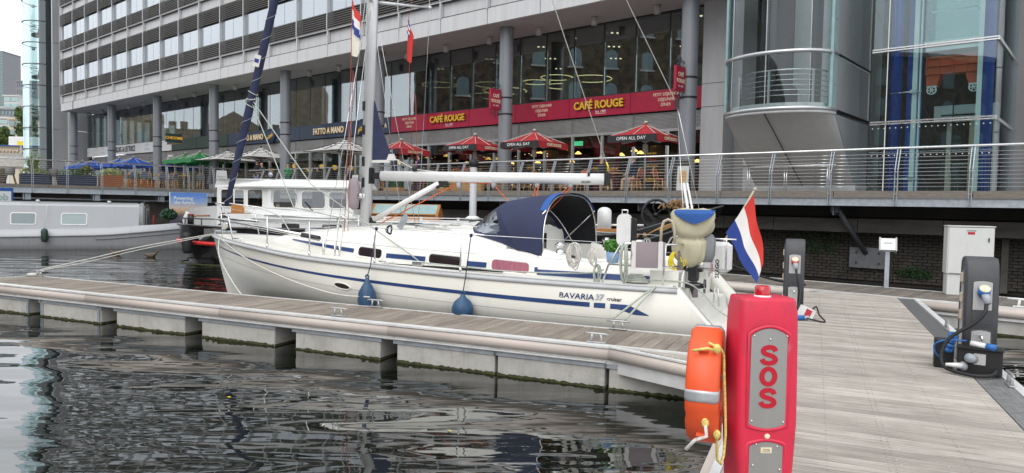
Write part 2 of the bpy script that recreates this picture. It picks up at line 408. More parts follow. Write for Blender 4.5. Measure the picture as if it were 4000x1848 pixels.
def planks_mat(nm='decking', k=(1, 1, 1)):
    """weathered grooved decking: grain runs along local y, grooves across local x"""
    m = bpy.data.materials.new(nm); m.use_nodes = True; n = m.node_tree; b = n.nodes['Principled BSDF']; L = n.links
    co = n.nodes.new('ShaderNodeTexCoord'); oi = n.nodes.new('ShaderNodeObjectInfo')
    ad = n.nodes.new('ShaderNodeVectorMath'); ad.operation = 'ADD'; L.new(co.outputs['Object'], ad.inputs[0])
    sc_ = n.nodes.new('ShaderNodeVectorMath'); sc_.operation = 'SCALE'; sc_.inputs[0].default_value = (13, 47, 5); L.new(oi.outputs['Random'], sc_.inputs['Scale']); L.new(sc_.outputs[0], ad.inputs[1])
    mp1 = n.nodes.new('ShaderNodeMapping'); mp1.inputs['Scale'].default_value = (105, 1.5, 20); L.new(ad.outputs[0], mp1.inputs[0])
    g = n.nodes.new('ShaderNodeTexNoise'); g.inputs['Scale'].default_value = 1; g.inputs['Detail'].default_value = 6; g.inputs['Roughness'].default_value = .65; L.new(mp1.outputs[0], g.inputs[0])
    r = n.nodes.new('ShaderNodeValToRGB'); e = r.color_ramp.elements; e[0].position = .28; e[1].position = .74
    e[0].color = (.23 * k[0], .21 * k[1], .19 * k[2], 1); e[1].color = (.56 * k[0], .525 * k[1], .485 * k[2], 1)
    L.new(g.outputs[0], r.inputs[0])
    t = n.nodes.new('ShaderNodeTexNoise'); t.inputs['Scale'].default_value = 2.3; t.inputs['Detail'].default_value = 5; L.new(ad.outputs[0], t.inputs[0])
    r2 = n.nodes.new('ShaderNodeValToRGB'); r2.color_ramp.elements[0].color = (.84, .83, .81, 1); r2.color_ramp.elements[1].color = (1.1, 1.09, 1.07, 1); r2.color_ramp.elements[0].position = .3; r2.color_ramp.elements[1].position = .65
    L.new(t.outputs[0], r2.inputs[0])
    mm = n.nodes.new('ShaderNodeMix'); mm.data_type = 'RGBA'; mm.blend_type = 'MULTIPLY'; mm.inputs[0].default_value = 1
    L.new(r.outputs[0], mm.inputs[6]); L.new(r2.outputs[0], mm.inputs[7])
    mv = n.nodes.new('ShaderNodeMapRange'); mv.inputs['To Min'].default_value = .82; mv.inputs['To Max'].default_value = 1.12; L.new(oi.outputs['Random'], mv.inputs[0])
    m3_ = n.nodes.new('ShaderNodeMix'); m3_.data_type = 'RGBA'; m3_.blend_type = 'MULTIPLY'; m3_.inputs[0].default_value = 1; L.new(mm.outputs[2], m3_.inputs[6]); L.new(mv.outputs[0], m3_.inputs[7])
    L.new(m3_.outputs[2], b.inputs['Base Color']); b.inputs['Roughness'].default_value = .8; b.inputs['Specular IOR Level'].default_value = .3
    bp = n.nodes.new('ShaderNodeBump'); bp.inputs['Strength'].default_value = .5; bp.inputs['Distance'].default_value = .004; L.new(g.outputs[0], bp.inputs['Height']); L.new(bp.outputs[0], b.inputs['Normal'])
    MATS[nm] = m
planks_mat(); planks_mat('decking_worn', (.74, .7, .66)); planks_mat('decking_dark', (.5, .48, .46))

def water_mat():
    m = bpy.data.materials.new('dock_water'); m.use_nodes = True; n = m.node_tree; b = n.nodes['Principled BSDF']; L = n.links
    b.inputs['Base Color'].default_value = (.006, .008, .005, 1); b.inputs['Roughness'].default_value = .015; b.inputs['IOR'].default_value = 1.95; b.inputs['Specular IOR Level'].default_value = .6
    co = n.nodes.new('ShaderNodeTexCoord')
    def noise(scale, stretch, rot, det):
        mpn = n.nodes.new('ShaderNodeMapping'); mpn.inputs['Scale'].default_value = stretch; mpn.inputs['Rotation'].default_value = (0, 0, rot); L.new(co.outputs['Object'], mpn.inputs[0])
        t = n.nodes.new('ShaderNodeTexNoise'); t.inputs['Scale'].default_value = scale; t.inputs['Detail'].default_value = det; t.inputs['Roughness'].default_value = .45; L.new(mpn.outputs[0], t.inputs[0]); return t
    a = noise(.95, (.6, 1.9, 1), R(14), 0.0); c = noise(2.9, (.65, 1.9, 1), R(-10), 1.0); d = noise(9, (.7, 1.7, 1), R(4), 1); p = noise(.16, (1, 1, 1), 0, 3)
    pr = n.nodes.new('ShaderNodeMapRange'); pr.inputs['From Min'].default_value = .42; pr.inputs['From Max'].default_value = .6; pr.inputs['To Min'].default_value = .25; pr.inputs['To Max'].default_value = 1; L.new(p.outputs[0], pr.inputs[0])
    def mul(x, k):
        q = n.nodes.new('ShaderNodeMath'); q.operation = 'MULTIPLY'; L.new(x, q.inputs[0])
        if isinstance(k, float): q.inputs[1].default_value = k
        else: L.new(k, q.inputs[1])
        return q.outputs[0]
    def add(x, y):
        q = n.nodes.new('ShaderNodeMath'); L.new(x, q.inputs[0]); L.new(y, q.inputs[1]); return q.outputs[0]
    h = add(add(mul(a.outputs[0], .032), mul(mul(c.outputs[0], pr.outputs[0]), .0085)), mul(mul(d.outputs[0], pr.outputs[0]), .0006))
    bp = n.nodes.new('ShaderNodeBump'); bp.inputs['Strength'].default_value = 1; bp.inputs['Distance'].default_value = 1; L.new(h, bp.inputs['Height']); L.new(bp.outputs[0], b.inputs['Normal'])
    MATS['dock_water'] = m
water_mat()
def WEAR(name, rgb, scale, stretch, lo, hi, amt):
    """scuffs, streaks and stains laid over the base colour where a stretched noise passes a threshold"""
    n = MATS[name].node_tree; L = n.links; b = n.nodes['Principled BSDF']; src = b.inputs['Base Color'].links[0].from_socket
    co = n.nodes.new('ShaderNodeTexCoord'); mp_ = n.nodes.new('ShaderNodeMapping'); mp_.inputs['Scale'].default_value = stretch; mp_.inputs['Location'].default_value = (scale * .37, 1.7, scale * .11); L.new(co.outputs['Object'], mp_.inputs[0])
    t = n.nodes.new('ShaderNodeTexNoise'); t.inputs['Scale'].default_value = scale; t.inputs['Detail'].default_value = 9; t.inputs['Roughness'].default_value = .72; L.new(mp_.outputs[0], t.inputs[0])
    mr = n.nodes.new('ShaderNodeMapRange'); mr.inputs['From Min'].default_value = lo; mr.inputs['From Max'].default_value = hi; mr.inputs['To Max'].default_value = amt; L.new(t.outputs[0], mr.inputs[0])
    mx_ = n.nodes.new('ShaderNodeMix'); mx_.data_type = 'RGBA'; mx_.inputs[7].default_value = (*rgb, 1); L.new(mr.outputs[0], mx_.inputs[0]); L.new(src, mx_.inputs[6]); L.new(mx_.outputs[2], b.inputs['Base Color'])
WEAR('sos_red', (.7, .3, .33), 9, (1, 1, .35), .66, .72, .5); WEAR('sos_red', (.3, .03, .05), 2.2, (1, 1, .5), .56, .75, .55); WEAR('sos_red', (.75, .4, .42), 60, (.25, 1, 1), .74, .78, .5)
WEAR('buoy_orange', (.4, .1, .05), 5, (1, 1, 1), .56, .72, .5); WEAR('buoy_orange', (.85, .35, .25), 40, (1, 1, .3), .68, .74, .5)
WEAR('sos_plate', (.2, .19, .17), 7, (1, 1, .6), .6, .75, .5)
WEAR('hull_white', (.56, .53, .44), 2.5, (2.2, 2.2, .22), .58, .8, .45); WEAR('deck_white', (.6, .56, .47), 3, (1, 1, .6), .6, .8, .4)
WEAR('boom_white', (.5, .49, .46), 6, (.4, 1, 1), .6, .78, .5)
for k in ('decking', 'decking_worn', 'decking_dark'): WEAR(k, (.09, .08, .065), 2.4, (2.2, .5, 1), .56, .78, .38)
WEAR('narrow_grey', (.26, .24, .21), 3, (1.6, 1.6, .2), .58, .76, .5); WEAR('narrow_hull', (.13, .09, .06), 4, (2, 2, .3), .6, .75, .6)
WEAR('fender_beige', (.3, .26, .22), 4, (.5, 1, 1), .6, .76, .5); WEAR('cabinet', (.36, .35, .3), 3, (1.5, 1.5, .2), .56, .75, .5); WEAR('concrete', (.2, .19, .15), 3, (1.5, 1.5, .3), .55, .75, .55)
WEAR('umb_red', (.42, .07, .07), 3, (1, 1, 1), .5, .75, .5); WEAR('white_paint', (.5, .47, .4), 3.5, (1.4, 1.4, .25), .6, .78, .4); WEAR('column', (.3, .31, .32), 3, (1, 1, .3), .58, .75, .3)
WEAR('pedestal', (.13, .13, .13), 20, (1, 1, .5), .64, .72, .5)
# ---------------------------------------------------------------- water and ground
wm = MB(); wm.add([(-900, -400, 0), (600, -400, 0), (600, 900, 0), (-900, 900, 0)], [(0, 1, 2, 3)])
O('water', wm, 'dock_water', kind='structure', loc=(0, 0, WATER))

# ---------------------------------------------------------------- promenade: deck behind the edge planks, steel edge beam, dock wall
CX = -32.3
prom = MB(); prom.box(CX - 40, 16, .06, 5.0, -.2, -.02)
O('promenade', prom, 'concrete', kind='structure', loc=PF.w(0, 0), rz=PF.a)
edge = E('promenade_edge', PF.w(0, 0), PF.a, kind='structure')
plk = MB().box(0, 3.36, -.05, .06, -.2, -.012).mesh('edge_plank', 'wood_grey')
for i in range(14): O('edge_plank', plk, None, edge, loc=(6.9 - 3.38 * (i + 1), .002 * (i % 3), .004 * (i % 2)))
O('edge_beam', MB().box(CX, 7, 0, .2, -.41, -.205).box(CX, 7, -.04, 0, -.43, -.41).box(CX, 7, -.04, 0, -.21, -.2), 'galvanised', edge)
def rail_post(m, x, k=.2):
    for dx in (-.035, .035):
        m.prism([(-.07, -.42), (.0, -.42), (.005, .55), (k + .03, 1.12), (k - .03, 1.13), (-.06, .55)], x + dx - .008, x + dx + .008, 'yz')
    return m
def bolts(m, x):
    for z in (-.36, -.1, .1, .3, .5): m.cbox((x, -.062, z), (.09, .02, .025))
    return m
def railing(fr, xs, x0, x1, label, hand=1, sweep=None):
    e = E('promenade_railing', fr.w(0, 0), fr.a, label=label, cat='railing', group='railings along the promenade edge')
    pm = bolts(rail_post(MB(), 0), 0).mesh('rail_post', 'galvanised')
    for x in xs: O('rail_post', pm, None, e, loc=(x, 0, 0))
    O('handrail', MB().tube([(x0, .2, 1.16), (x1, .2, 1.16)], .032, 10), 'steel', e)
    cm = MB().tube([(x0, 0, 0), (x1, 0, 0)], .0045, 5).mesh('rail_cable', 'cable')
    for i in range(10):
        z = .1 + i * .1; y = -.03 if z < .55 else -.03 + (z - .55) / .58 * .2
        O('rail_cable', cm, None, e, loc=(0, y, z))
    return e
XS = [6.9, 5.18, 3.45, 1.73, .02, -1.69, -3.38, -5.05, -6.72, -8.36, -10, -11.6, -13.2, -14.8, -16.4, -18, -19.6, -21.2, -22.8, -24.4, -25.97, -27.5, -29.1, -30.7]
rl = railing(PF, XS, CX, 9, 'long steel cable railing with bent posts in front of the red café')
tens = MB().tube([(0, 0, 0), (.34, 0, 0)], .011, 6).mesh('cable_tensioner', 'steel')
for i in range(10):
    z = .1 + i * .1; y = -.03 if z < .55 else -.03 + (z - .55) / .58 * .2
    O('cable_tensioner', tens, None, rl, loc=(.06, y, z)); O('cable_tensioner', tens, None, rl, loc=(-.42, y, z)); O('cable_tensioner', tens, None, rl, loc=(-9.6, y, z))
# left arm of the promenade
lx = 6.5
lp = MB().box(-30, lx, .06, 9, -.2, -.02); O('promenade_arm', lp, 'concrete', kind='structure', loc=LF.w(0, 0), rz=LF.a)
ledge = E('promenade_arm_edge', LF.w(0, 0), LF.a, kind='structure')
lpm = MB().box(0, 2.98, -.05, .06, -.16, -.012).mesh('edge_plank', 'wood_grey')
for i in range(5): O('edge_plank', lpm, None, ledge, loc=(4.9 - 3 * (i + 1), 0, 0))
O('edge_beam', MB().box(-30, lx, 0, .2, -.4, -.165).box(-30, lx, -.04, 0, -.42, -.4), 'galvanised', ledge)
railing(LF, [-7.6, -6.2, -4.74, -3.32, -1.84, -.34, 1.22, 2.27, 3.6], -20, 5.2, 'steel cable railing before the planters and blue parasols at left')

# dock wall below the promenade (brick courses, stone ledge, dark recess)
dw = E('dock_wall', PF.w(0, 0), PF.a, label='dark weathered brick dock wall under the promenade with stone ledge', cat='wall')
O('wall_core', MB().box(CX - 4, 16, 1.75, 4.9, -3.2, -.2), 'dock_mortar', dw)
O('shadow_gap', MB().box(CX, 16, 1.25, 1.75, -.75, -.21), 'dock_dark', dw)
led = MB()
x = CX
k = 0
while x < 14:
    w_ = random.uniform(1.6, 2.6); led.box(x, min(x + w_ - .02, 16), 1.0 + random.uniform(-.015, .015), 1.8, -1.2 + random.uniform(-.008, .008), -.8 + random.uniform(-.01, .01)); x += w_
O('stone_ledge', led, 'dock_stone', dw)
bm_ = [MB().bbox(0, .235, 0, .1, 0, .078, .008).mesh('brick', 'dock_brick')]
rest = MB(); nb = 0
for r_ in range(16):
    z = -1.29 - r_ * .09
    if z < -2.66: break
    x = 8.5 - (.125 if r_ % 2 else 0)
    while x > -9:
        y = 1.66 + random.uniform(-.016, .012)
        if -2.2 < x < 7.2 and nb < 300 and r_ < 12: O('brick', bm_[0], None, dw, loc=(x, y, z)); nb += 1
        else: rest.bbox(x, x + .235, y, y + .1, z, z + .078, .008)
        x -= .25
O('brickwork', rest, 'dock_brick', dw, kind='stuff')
for px in (2.9, 4.0): O('pilaster_stone', MB().box(px, px + .16, 1.52, 1.66, -2.7, -1.25), 'dock_stone', dw)
# diagonal steel props with plates, under the edge
for i, px in enumerate((.1, 6.3, -6.3, -12.7)):
    e = EF(PF, 'steel_prop', px, 0, -.4, label=['diagonal steel prop with bolted plate behind the flag', 'diagonal steel prop with bolted plate behind the white cabinet', 'diagonal steel prop under the promenade behind the black boat', 'diagonal steel prop under the promenade behind the sailboat boom'][i], cat='prop', group='props under the promenade')
    O('strut', MB().cyl((0, .25, 0), (.55, 1.5, -1.42), .075, n=12), 'pedestal', e)
    O('bracket', MB().box(-.1, .1, .2, .3, -.22, 0).box(-.02, .02, .1, .5, -.3, 0), 'pedestal', e)
    pl = O('wall_plate', MB().box(.1, 1.12, 1.5, 1.6, -1.86, -1.25), 'plate_dark', e)
    for q in (.3, .92):
        for z in (-1.4, -1.7): O('bolt', MB().cyl((q, 1.5, z), (q, 1.46, z), .03, n=8), 'pedestal', pl)
# wall below the left arm: brown rough wall with a pipe
O('dock_wall', MB().box(-32, lx, .8, 1.4, -3.2, -.2), 'dock_stone', label='brown stained dock wall behind the grey narrowboat', cat='wall', loc=LF.w(0, 0), rz=LF.a)
pp = E('wall_pipe', LF.w(0, 0, -.62), LF.a, label='pale pipe running along the brown dock wall at left', cat='pipe')
O('pipe', MB().tube([(-22, .3, .02), (4.6, .3, -.1)], .04, 8), 'galvanised', pp)
for x in (-4.9, -2.0, 1.0, 3.4): O('bracket', MB().box(x - .12, x + .12, .2, .8, -.12, .2).box(x - .2, x - .15, .2, .8, -.12, .3), 'galvanised', pp)

# ---------------------------------------------------------------- main building
B = E('office_building', PF.w(0, 0), PF.a, label='long grey office block with louvred windows above red and navy shop signs', cat='building')
GY = 3.8
x_l, x_r = -68.0, -5.76
# columns
cm_ = MB(); cm_.lathe([(.3, 0), (.3, 7.1)], n=24); cmm = cm_.mesh('column', 'column')
ring = MB(); ring.lathe([(.305, -.03), (.318, -.03), (.318, .03), (.305, .03)], n=24); rgm = ring.mesh('column_band', 'sign_black')
for k in range(8):
    xx = -5.52 - 8.64 * k
    c = O('column', cmm, None, B, loc=(xx, 2.0, 0))
    for z in (3.35, 4.05): O('column_band', rgm, None, c, loc=(0, 0, z))
# soffit with joints + lamps
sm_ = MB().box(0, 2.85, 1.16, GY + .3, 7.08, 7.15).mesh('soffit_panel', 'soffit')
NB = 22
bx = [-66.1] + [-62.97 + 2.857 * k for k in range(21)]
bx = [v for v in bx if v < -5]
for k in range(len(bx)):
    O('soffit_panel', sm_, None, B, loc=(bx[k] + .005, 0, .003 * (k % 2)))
lm = MB().cyl((0, 0, 0), (0, 0, -.34), .13, n=14).mesh('soffit_lamp', 'soffit')
for k in range(len(bx)): O('soffit_lamp', lm, None, B, loc=(bx[k] + 1.4, 2.75, 7.08))
# upper facade bays
def louv(n, h):
    m = MB()
    for i in range(n):
        z = (i + .5) * h / n; m.add([(0.03, -.07, z - .035), (2.82, -.07, z - .035), (2.82, .03, z + .012), (.03, .03, z + .012), (0.03, -.07, z - .06), (2.82, -.07, z - .06), (2.82, .03, z - .012), (.03, .03, z - .012)], [(3, 2, 1, 0), (4, 5, 6, 7), (0, 1, 5, 4), (1, 2, 6, 5), (2, 3, 7, 6), (3, 0, 4, 7)])
    return m.mesh('louvre', 'louvre')
lo_m, up_m = louv(8, .92), louv(8, .94)
lip_m = MB().box(.02, 2.837, 0, .16, 0, .66).mesh('facade_panel', 'cladding')
rec_m = MB().box(.06, 2.80, .15, .25, 0, .7).mesh('facade_panel', 'cladding')
fin_m = MB().box(-.035, .035, -.05, .2, 0, .78).mesh('facade_fin', 'cladding')
mull_m = MB().box(-.035, .035, -.08, .3, 0, 3.12).mesh('bay_mullion', 'aluminium')
jtm = MB().box(0, 2.857, -.006, .12, 0, .028).mesh('panel_shadow_line', 'mullion')  # dark strip painting the shadow line above the lip and below the ledge
capm = MB().box(0, 2.857, -.04, .2, 0, .07).mesh('ledge', 'cladding')
pane_m = MB().box(0, 1.36, 0, .02, 0, 1.27).mesh('pane', 'glass_office')
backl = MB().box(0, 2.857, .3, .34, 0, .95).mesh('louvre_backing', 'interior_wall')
blind = MB().box(0, 2.8, 0, .02, 0, 1.3).mesh('blind', 'office_blind')
curt = MB()
for i in range(14): curt.box(i * .06, i * .06 + .04, (i % 2) * .03, .05 + (i % 2) * .03, 0, 1.3)
curtm = curt.mesh('curtain', 'curtain_green')
Y0 = 1.0
for fl in range(3):
    zb_ = 8.5 + 3.9 * fl
    for k, x in enumerate(bx):
        if (fl == 1 and x > -15) or (fl == 2 and x > -33): continue
        if fl == 0: O('facade_panel', lip_m, None, B, loc=(x, Y0, 7.07))
        O('facade_panel', rec_m, None, B, loc=(x, Y0, zb_ - .77)); O('facade_fin', fin_m, None, B, loc=(x, Y0, zb_ - .79))
        O('ledge', capm, None, B, loc=(x, Y0, zb_ - .07)); O('panel_shadow_line', jtm, None, B, loc=(x, Y0, zb_ - .8 if fl else 7.732)); O('panel_shadow_line', jtm, None, B, loc=(x, Y0 + .03, zb_ - .1))
        O('louvre', lo_m, None, B, loc=(x, Y0, zb_)); O('louvre', up_m, None, B, loc=(x, Y0, zb_ + 2.19))
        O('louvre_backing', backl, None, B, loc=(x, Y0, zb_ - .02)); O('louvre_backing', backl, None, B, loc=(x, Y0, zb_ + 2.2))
        O('bay_mullion', mull_m, None, B, loc=(x, Y0, zb_))
        for q in (0, 1): O('pane', pane_m, None, B, loc=(x + .05 + q * 1.39, Y0 + .1, zb_ + .92))
        if k % 7 != 6 and not (x > -31 and fl == 0): O('blind', blind, None, B, loc=(x + .02, Y0 + .3 + .04 * (k % 3), zb_ + .92))
        if x > -31 and fl == 0: O('curtain', curtm, None, B, loc=(x + random.choice((.1, 1.0, 1.8)), Y0 + .4, zb_ + .92))
# office interior shell + ceiling strips + storeys above the picture
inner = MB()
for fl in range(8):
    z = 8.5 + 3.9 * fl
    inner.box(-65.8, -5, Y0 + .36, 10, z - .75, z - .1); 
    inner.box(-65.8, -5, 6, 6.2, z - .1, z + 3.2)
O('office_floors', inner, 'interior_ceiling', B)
ol = MB()
for i in range(26): ol.box(-64 + i * 2.2, -63 + i * 2.2, 2.6, 2.75, 11.62, 11.64); ol.box(-64 + i * 2.2, -63 + i * 2.2, 2.6, 2.75, 15.5, 15.52)
O('office_lamps', ol, 'office_light', B)
up = MB(); upg = MB(); upl = MB(); upk = MB()
for fl in range(8):
    z = 8.5 + 3.9 * fl; xa = {0: None, 1: -14.4, 2: -31.9}.get(fl, -66.1)
    if xa is None: continue
    up.box(xa, -4.9, Y0, Y0 + .2, z - .78, z); upg.box(xa, -4.9, Y0 + .1, Y0 + .12, z + .92, z + 2.2); upk.box(xa, -4.9, Y0 + .7, Y0 + .75, z, z + 3.1)
    for i in range(7):
        for zz in (z, z + 2.2): upl.box(xa, -4.9, Y0 - .05, Y0 + .02, zz + .1 + i * .13, zz + .15 + i * .13)
    x = xa
    while x < -5: up.box(x - .04, x + .04, Y0 - .06, Y0 + .24, z, z + 3.15); x += 2.857
O('upper_storeys', up, 'cladding', B); O('upper_glazing', upg, 'glass_office', B); O('upper_louvres', upl, 'louvre', B); O('upper_blinds', upk, 'office_blind', B)
O('parapet', MB().box(-66.1, 30, Y0, 12, 38.9, 40), 'cladding', B)
O('end_wall', MB().box(-66.12, -65.85, Y0 + .02, 14, 7.08, 39), 'cladding', B)
# first floor glazing
gp = MB().box(.03, 1.49, 0, .03, 0, 3.0).mesh('pane', 'glass_first')
gm = MB().box(-.028, .028, -.015, .16, 0, 3.02).mesh('mullion', 'mullion')
x = x_r
i = 0
while x > x_l + 1:
    O('pane', gp, None, B, loc=(x - 1.52, GY, 4.08)); O('mullion', gm, None, B, loc=(x - 1.52, GY + (.0 if x > -32 else .025), 4.07)); x -= 1.52; i += 1
O('glazing_sill', MB().box(x_l, x_r, GY - .06, GY + .1, 4.03, 4.08), 'mullion', B)
O('glazing_head', MB().box(x_l, x_r, GY - .06, GY + .1, 7.02, 7.08), 'mullion', B)
# first floor room
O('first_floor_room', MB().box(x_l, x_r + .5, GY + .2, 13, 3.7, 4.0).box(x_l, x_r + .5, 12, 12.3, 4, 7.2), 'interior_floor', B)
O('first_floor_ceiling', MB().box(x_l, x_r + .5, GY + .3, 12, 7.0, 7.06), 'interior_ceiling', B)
def ringl(r):
    return MB().tube([(r * math.cos(a * math.pi / 14), r * math.sin(a * math.pi / 14), 0) for a in range(28)], .018, 6, closed=True)
for i, (x, y, z, r_) in enumerate([(-22.6, 6.0, 6.0, .95), (-19.2, 6.5, 5.75, .9), (-17.4, 5.6, 5.15, 1.1), (-15.6, 7.5, 5.9, .8), (-12.6, 6.2, 5.35, .95), (-20.4, 7.5, 5.4, 1.0), (-14.4, 6.4, 5.2, .8), (-16.2, 6.6, 5.6, .7)]):
    c = O('ring_lamp', ringl(r_), 'ring_light', B, loc=(x, y, z)); O('suspension', MB().tube([(0, 0, 7 - z), (r_, 0, 0)], .006, 4).tube([(0, 0, 7 - z), (-r_ * .5, r_ * .8, 0)], .006, 4), 'iron', c)
spm = MB().cyl((0, 0, 0), (0, 0, -.03), .05, n=10).mesh('ceiling_spot', 'spot_light')
for i in range(36): O('ceiling_spot', spm, None, B, loc=(-6.5 - (i * 1.37) % 19, 4.8 + (i * 2.31) % 6.5, 6.99))
O('blue_booth', MB().bbox(-23.2, -21.2, 7, 9, 4, 6.3, .2).bbox(-19.6, -17.8, 8, 9.5, 4, 6.4, .2), 'interior_blue', B)
O('orange_partition', MB().box(-22.8, -16.5, 9.6, 9.8, 4, 6.0), 'interior_orange', B)
O('high_back_chair', MB().bbox(-13.2, -12.3, 4.6, 5.3, 4, 5.2, .2).bbox(-6.9, -6.2, 4.5, 5.1, 4, 5.15, .2), 'lift_pale', B)
for x in (-10, -17, -24, -31, -38): O('inner_column', MB().cyl((x, 6.3, 4), (x, 6.3, 7.05), .28, n=14), 'column', B)
# ground floor: louvre strip, shopfront frames, glass, rooms
lsm = MB()
for i in range(13): lsm.box(.03, 3.0, -.03 + .0, .0, i * .052 + .01, i * .052 + .036)
lsm.k = 1; lsm.box(.0, .03, -.05, .03, 0, .7).box(.03, 3.0, .005, .02, 0, .68)
lsme = lsm.mesh('louvre_strip', ['louvre_pale', 'louvre'])
sp_m = MB().box(.05, 1.47, 0, .025, .08, 2.42).mesh('shop_pane', 'glass_shop')
sf_m = MB().box(-.045, .045, -.05, .06, 0, 2.5).mesh('shop_frame', 'aluminium')
x = x_r
i = 0
while x > x_l + 1.5:
    if i % 2 == 0: O('louvre_strip', lsme, None, B, loc=(x - 3.04, GY, 2.5))
    O('shop_pane', sp_m, None, B, loc=(x - 1.52, GY, 0)); O('shop_frame', sf_m, None, B, loc=(x - 1.52, GY, 0)); i += 1; x -= 1.52
O('shop_head', MB().box(x_l, x_r, GY - .06, GY + .07, 2.42, 2.53), 'aluminium', B)
O('shop_jamb', MB().box(x_r - .12, x_r, GY - .05, GY + .07, 0, 3.2).box(x_r - .5, x_r - .42, GY - .04, GY + .05, 0, 2.42), 'aluminium', B)
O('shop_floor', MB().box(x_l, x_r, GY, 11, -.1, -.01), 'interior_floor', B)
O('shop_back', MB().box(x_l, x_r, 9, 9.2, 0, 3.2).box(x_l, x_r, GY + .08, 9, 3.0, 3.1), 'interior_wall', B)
for (xa, xb, mt) in ((-9.5, -7.5, 'interior_wood'), (-12.5, -11.2, 'sign_red'), (-20, -18.3, 'interior_wood'), (-33.5, -31, 'interior_blue'), (-29, -27.5, 'interior_wood'), (-37, -35, 'interior_wood'), (-15.5, -14, 'interior_wood'), (-24.5, -22.6, 'interior_wood')):
    O('shop_partition', MB().box(xa, xb, 6.4, 6.6, 0, 2.6), mt, B)
O('counter', MB().box(-11, -6.5, 7.2, 7.8, 0, 1.1), 'interior_wood', B)
pend = MB().lathe([(.03, .12), (.06, .1), (.17, 0)], n=14).mesh('pendant_shade', 'pendant_light')
rd = random.Random(3)
for i in range(22):
    x = -6.4 - i * .8 - rd.uniform(0, .25); y = rd.uniform(4.5, 7.8); z = rd.uniform(1.35, 2.05)
    c = O('pendant_shade', pend, None, B, loc=(x, y, z))
glb = MB().sph((0, 0, 0), .16, 12, 8).mesh('globe_lamp', 'globe_light')
for i, (x, z) in enumerate([(-24.6, 1.75), (-24.9, 1.0), (-26.7, 1.2), (-27.8, 1.4), (-29.2, 1.5), (-31.2, 1.6), (-33.0, 1.7), (-34.9, 1.55), (-35.2, 1.75), (-35.6, 1.6), (-37.2, 1.5), (-39.6, 1.6)]):
    O('globe_lamp', glb, None, B, loc=(x, 5.0 + .3 * (i % 4), z))
fairy = MB()
for i in range(150):
    fairy.cbox((-13.2 - rd.uniform(0, 8), 4.0 + rd.uniform(0, .1), rd.uniform(.3, 2.3)), (.018, .018, .02))
O('fairy_lights', fairy, 'fairy_light', B, kind='stuff')
O('purple_strip', MB().box(-56.5, -53.5, 5, 5.05, 2.2, 2.3), 'purple_light', B)
O('exit_sign', MB().box(-12.55, -12.1, 4.9, 4.95, 2.15, 2.35), 'exit_green', B); O('exit_sign', MB().box(-27.4, -27.05, 4.6, 4.65, 2.1, 2.3), 'exit_green', B)
# window lettering of the café
for (s, x, z, sz, mt) in (('BAR', -7.95, 1.86, .2, 'letter_gold'), ('VINS FINS', -7.95, 1.55, .1, 'letter_gold'), ('Crêpes', -7.95, 1.3, .13, 'letter_red'), ('CAFÉ CRÈME', -7.95, 1.05, .1, 'letter_gold'), ('Viennoise', -7.95, .8, .13, 'letter_red'), ('BIÈRES', -7.95, .48, .19, 'letter_gold'), ('ENTRÉE', -10.7, 1.0, .12, 'letter_gold'), ('DU JOUR', -9.75, .98, .12, 'letter_gold'), ('DÎNER', -14.2, 1.1, .14, 'letter_gold')):
    TXT(s, mt, B, (x, GY - .006, z), sz, .002, name='window_lettering')
# pier at the right end and the set-back wall
for (z0, z1) in ((0, 3.2), (3.22, 4.06), (4.08, 7.2), (7.22, 11)):
    O('pier_panel', MB().box(-5.74, -4.86, 3.5, 5, z0, z1), 'cladding', B)
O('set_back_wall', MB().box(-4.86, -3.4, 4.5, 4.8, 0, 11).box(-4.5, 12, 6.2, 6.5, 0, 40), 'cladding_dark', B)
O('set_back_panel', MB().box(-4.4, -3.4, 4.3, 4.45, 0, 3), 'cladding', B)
for (xa, xb) in ((4.2, 5.55), (5.6, 7.0), (7.05, 8.6), (8.65, 11)):
    for (z0, z1) in ((0, 2.0), (2.03, 4.02), (4.05, 6.5), (6.53, 10)): O('wall_panel', MB().box(xa, xb, 5.7, 6.0, z0, z1), 'cladding', B)

# ---------------------------------------------------------------- curved glass bay
OB = E('curved_glass_bay', PF.w(-1.85, 0), PF.a, label='curved glass bay on a sloping grey underside right of the café', cat='building')
hw = 1.66
def arc(off=0, n=16, yb=.95, bul=1.25):
    out_ = []
    for i in range(n + 1):
        t = -1 + 2 * i / n; a = t * math.pi / 2
        out_.append(((hw + off) * math.sin(a), yb - (bul + off) * math.cos(a) ** .9 if abs(math.cos(a)) > 1e-6 else yb))
    return out_
def band(m, off0, off1, z0, z1, n=16):
    a, b = arc(off0, n), arc(off1, n); vs = []
    for i in range(n + 1): vs += [(*a[i], z0), (*b[i], z0), (*b[i], z1), (*a[i], z1)]
    fs = []
    for i in range(n):
        o = i * 4
        for j in range(4): fs.append((o + j, o + (j + 1) % 4, o + 4 + (j + 1) % 4, o + 4 + j))
    return m.add(vs, fs)
for z in (2.42, 4.08, 7.0): O('ring_band', band(MB().sh(), -.06, .05, z - .05, z + .05), 'aluminium', OB)
O('floor_ring', band(MB().sh(), -.3, .02, 2.28, 2.37), 'cladding', OB)
for j in range(4):
    for (z0, z1) in ((2.47, 4.03), (4.13, 6.95), (7.05, 11)):
        a = arc(0, 16)[j * 4:j * 4 + 5]; m = MB().sh(); m.add([(*p, z) for p in a for z in (z0, z1)], [(2 * i, 2 * i + 2, 2 * i + 3, 2 * i + 1) for i in range(4)]); O('curved_pane', m, 'glass_lift', OB)
for i in (4, 8, 12): 
    p = arc(.01)[i]; O('glass_joint', MB().box(p[0] - .012, p[0] + .012, p[1] - .01, p[1] + .02, 2.47, 11), 'aluminium', OB)
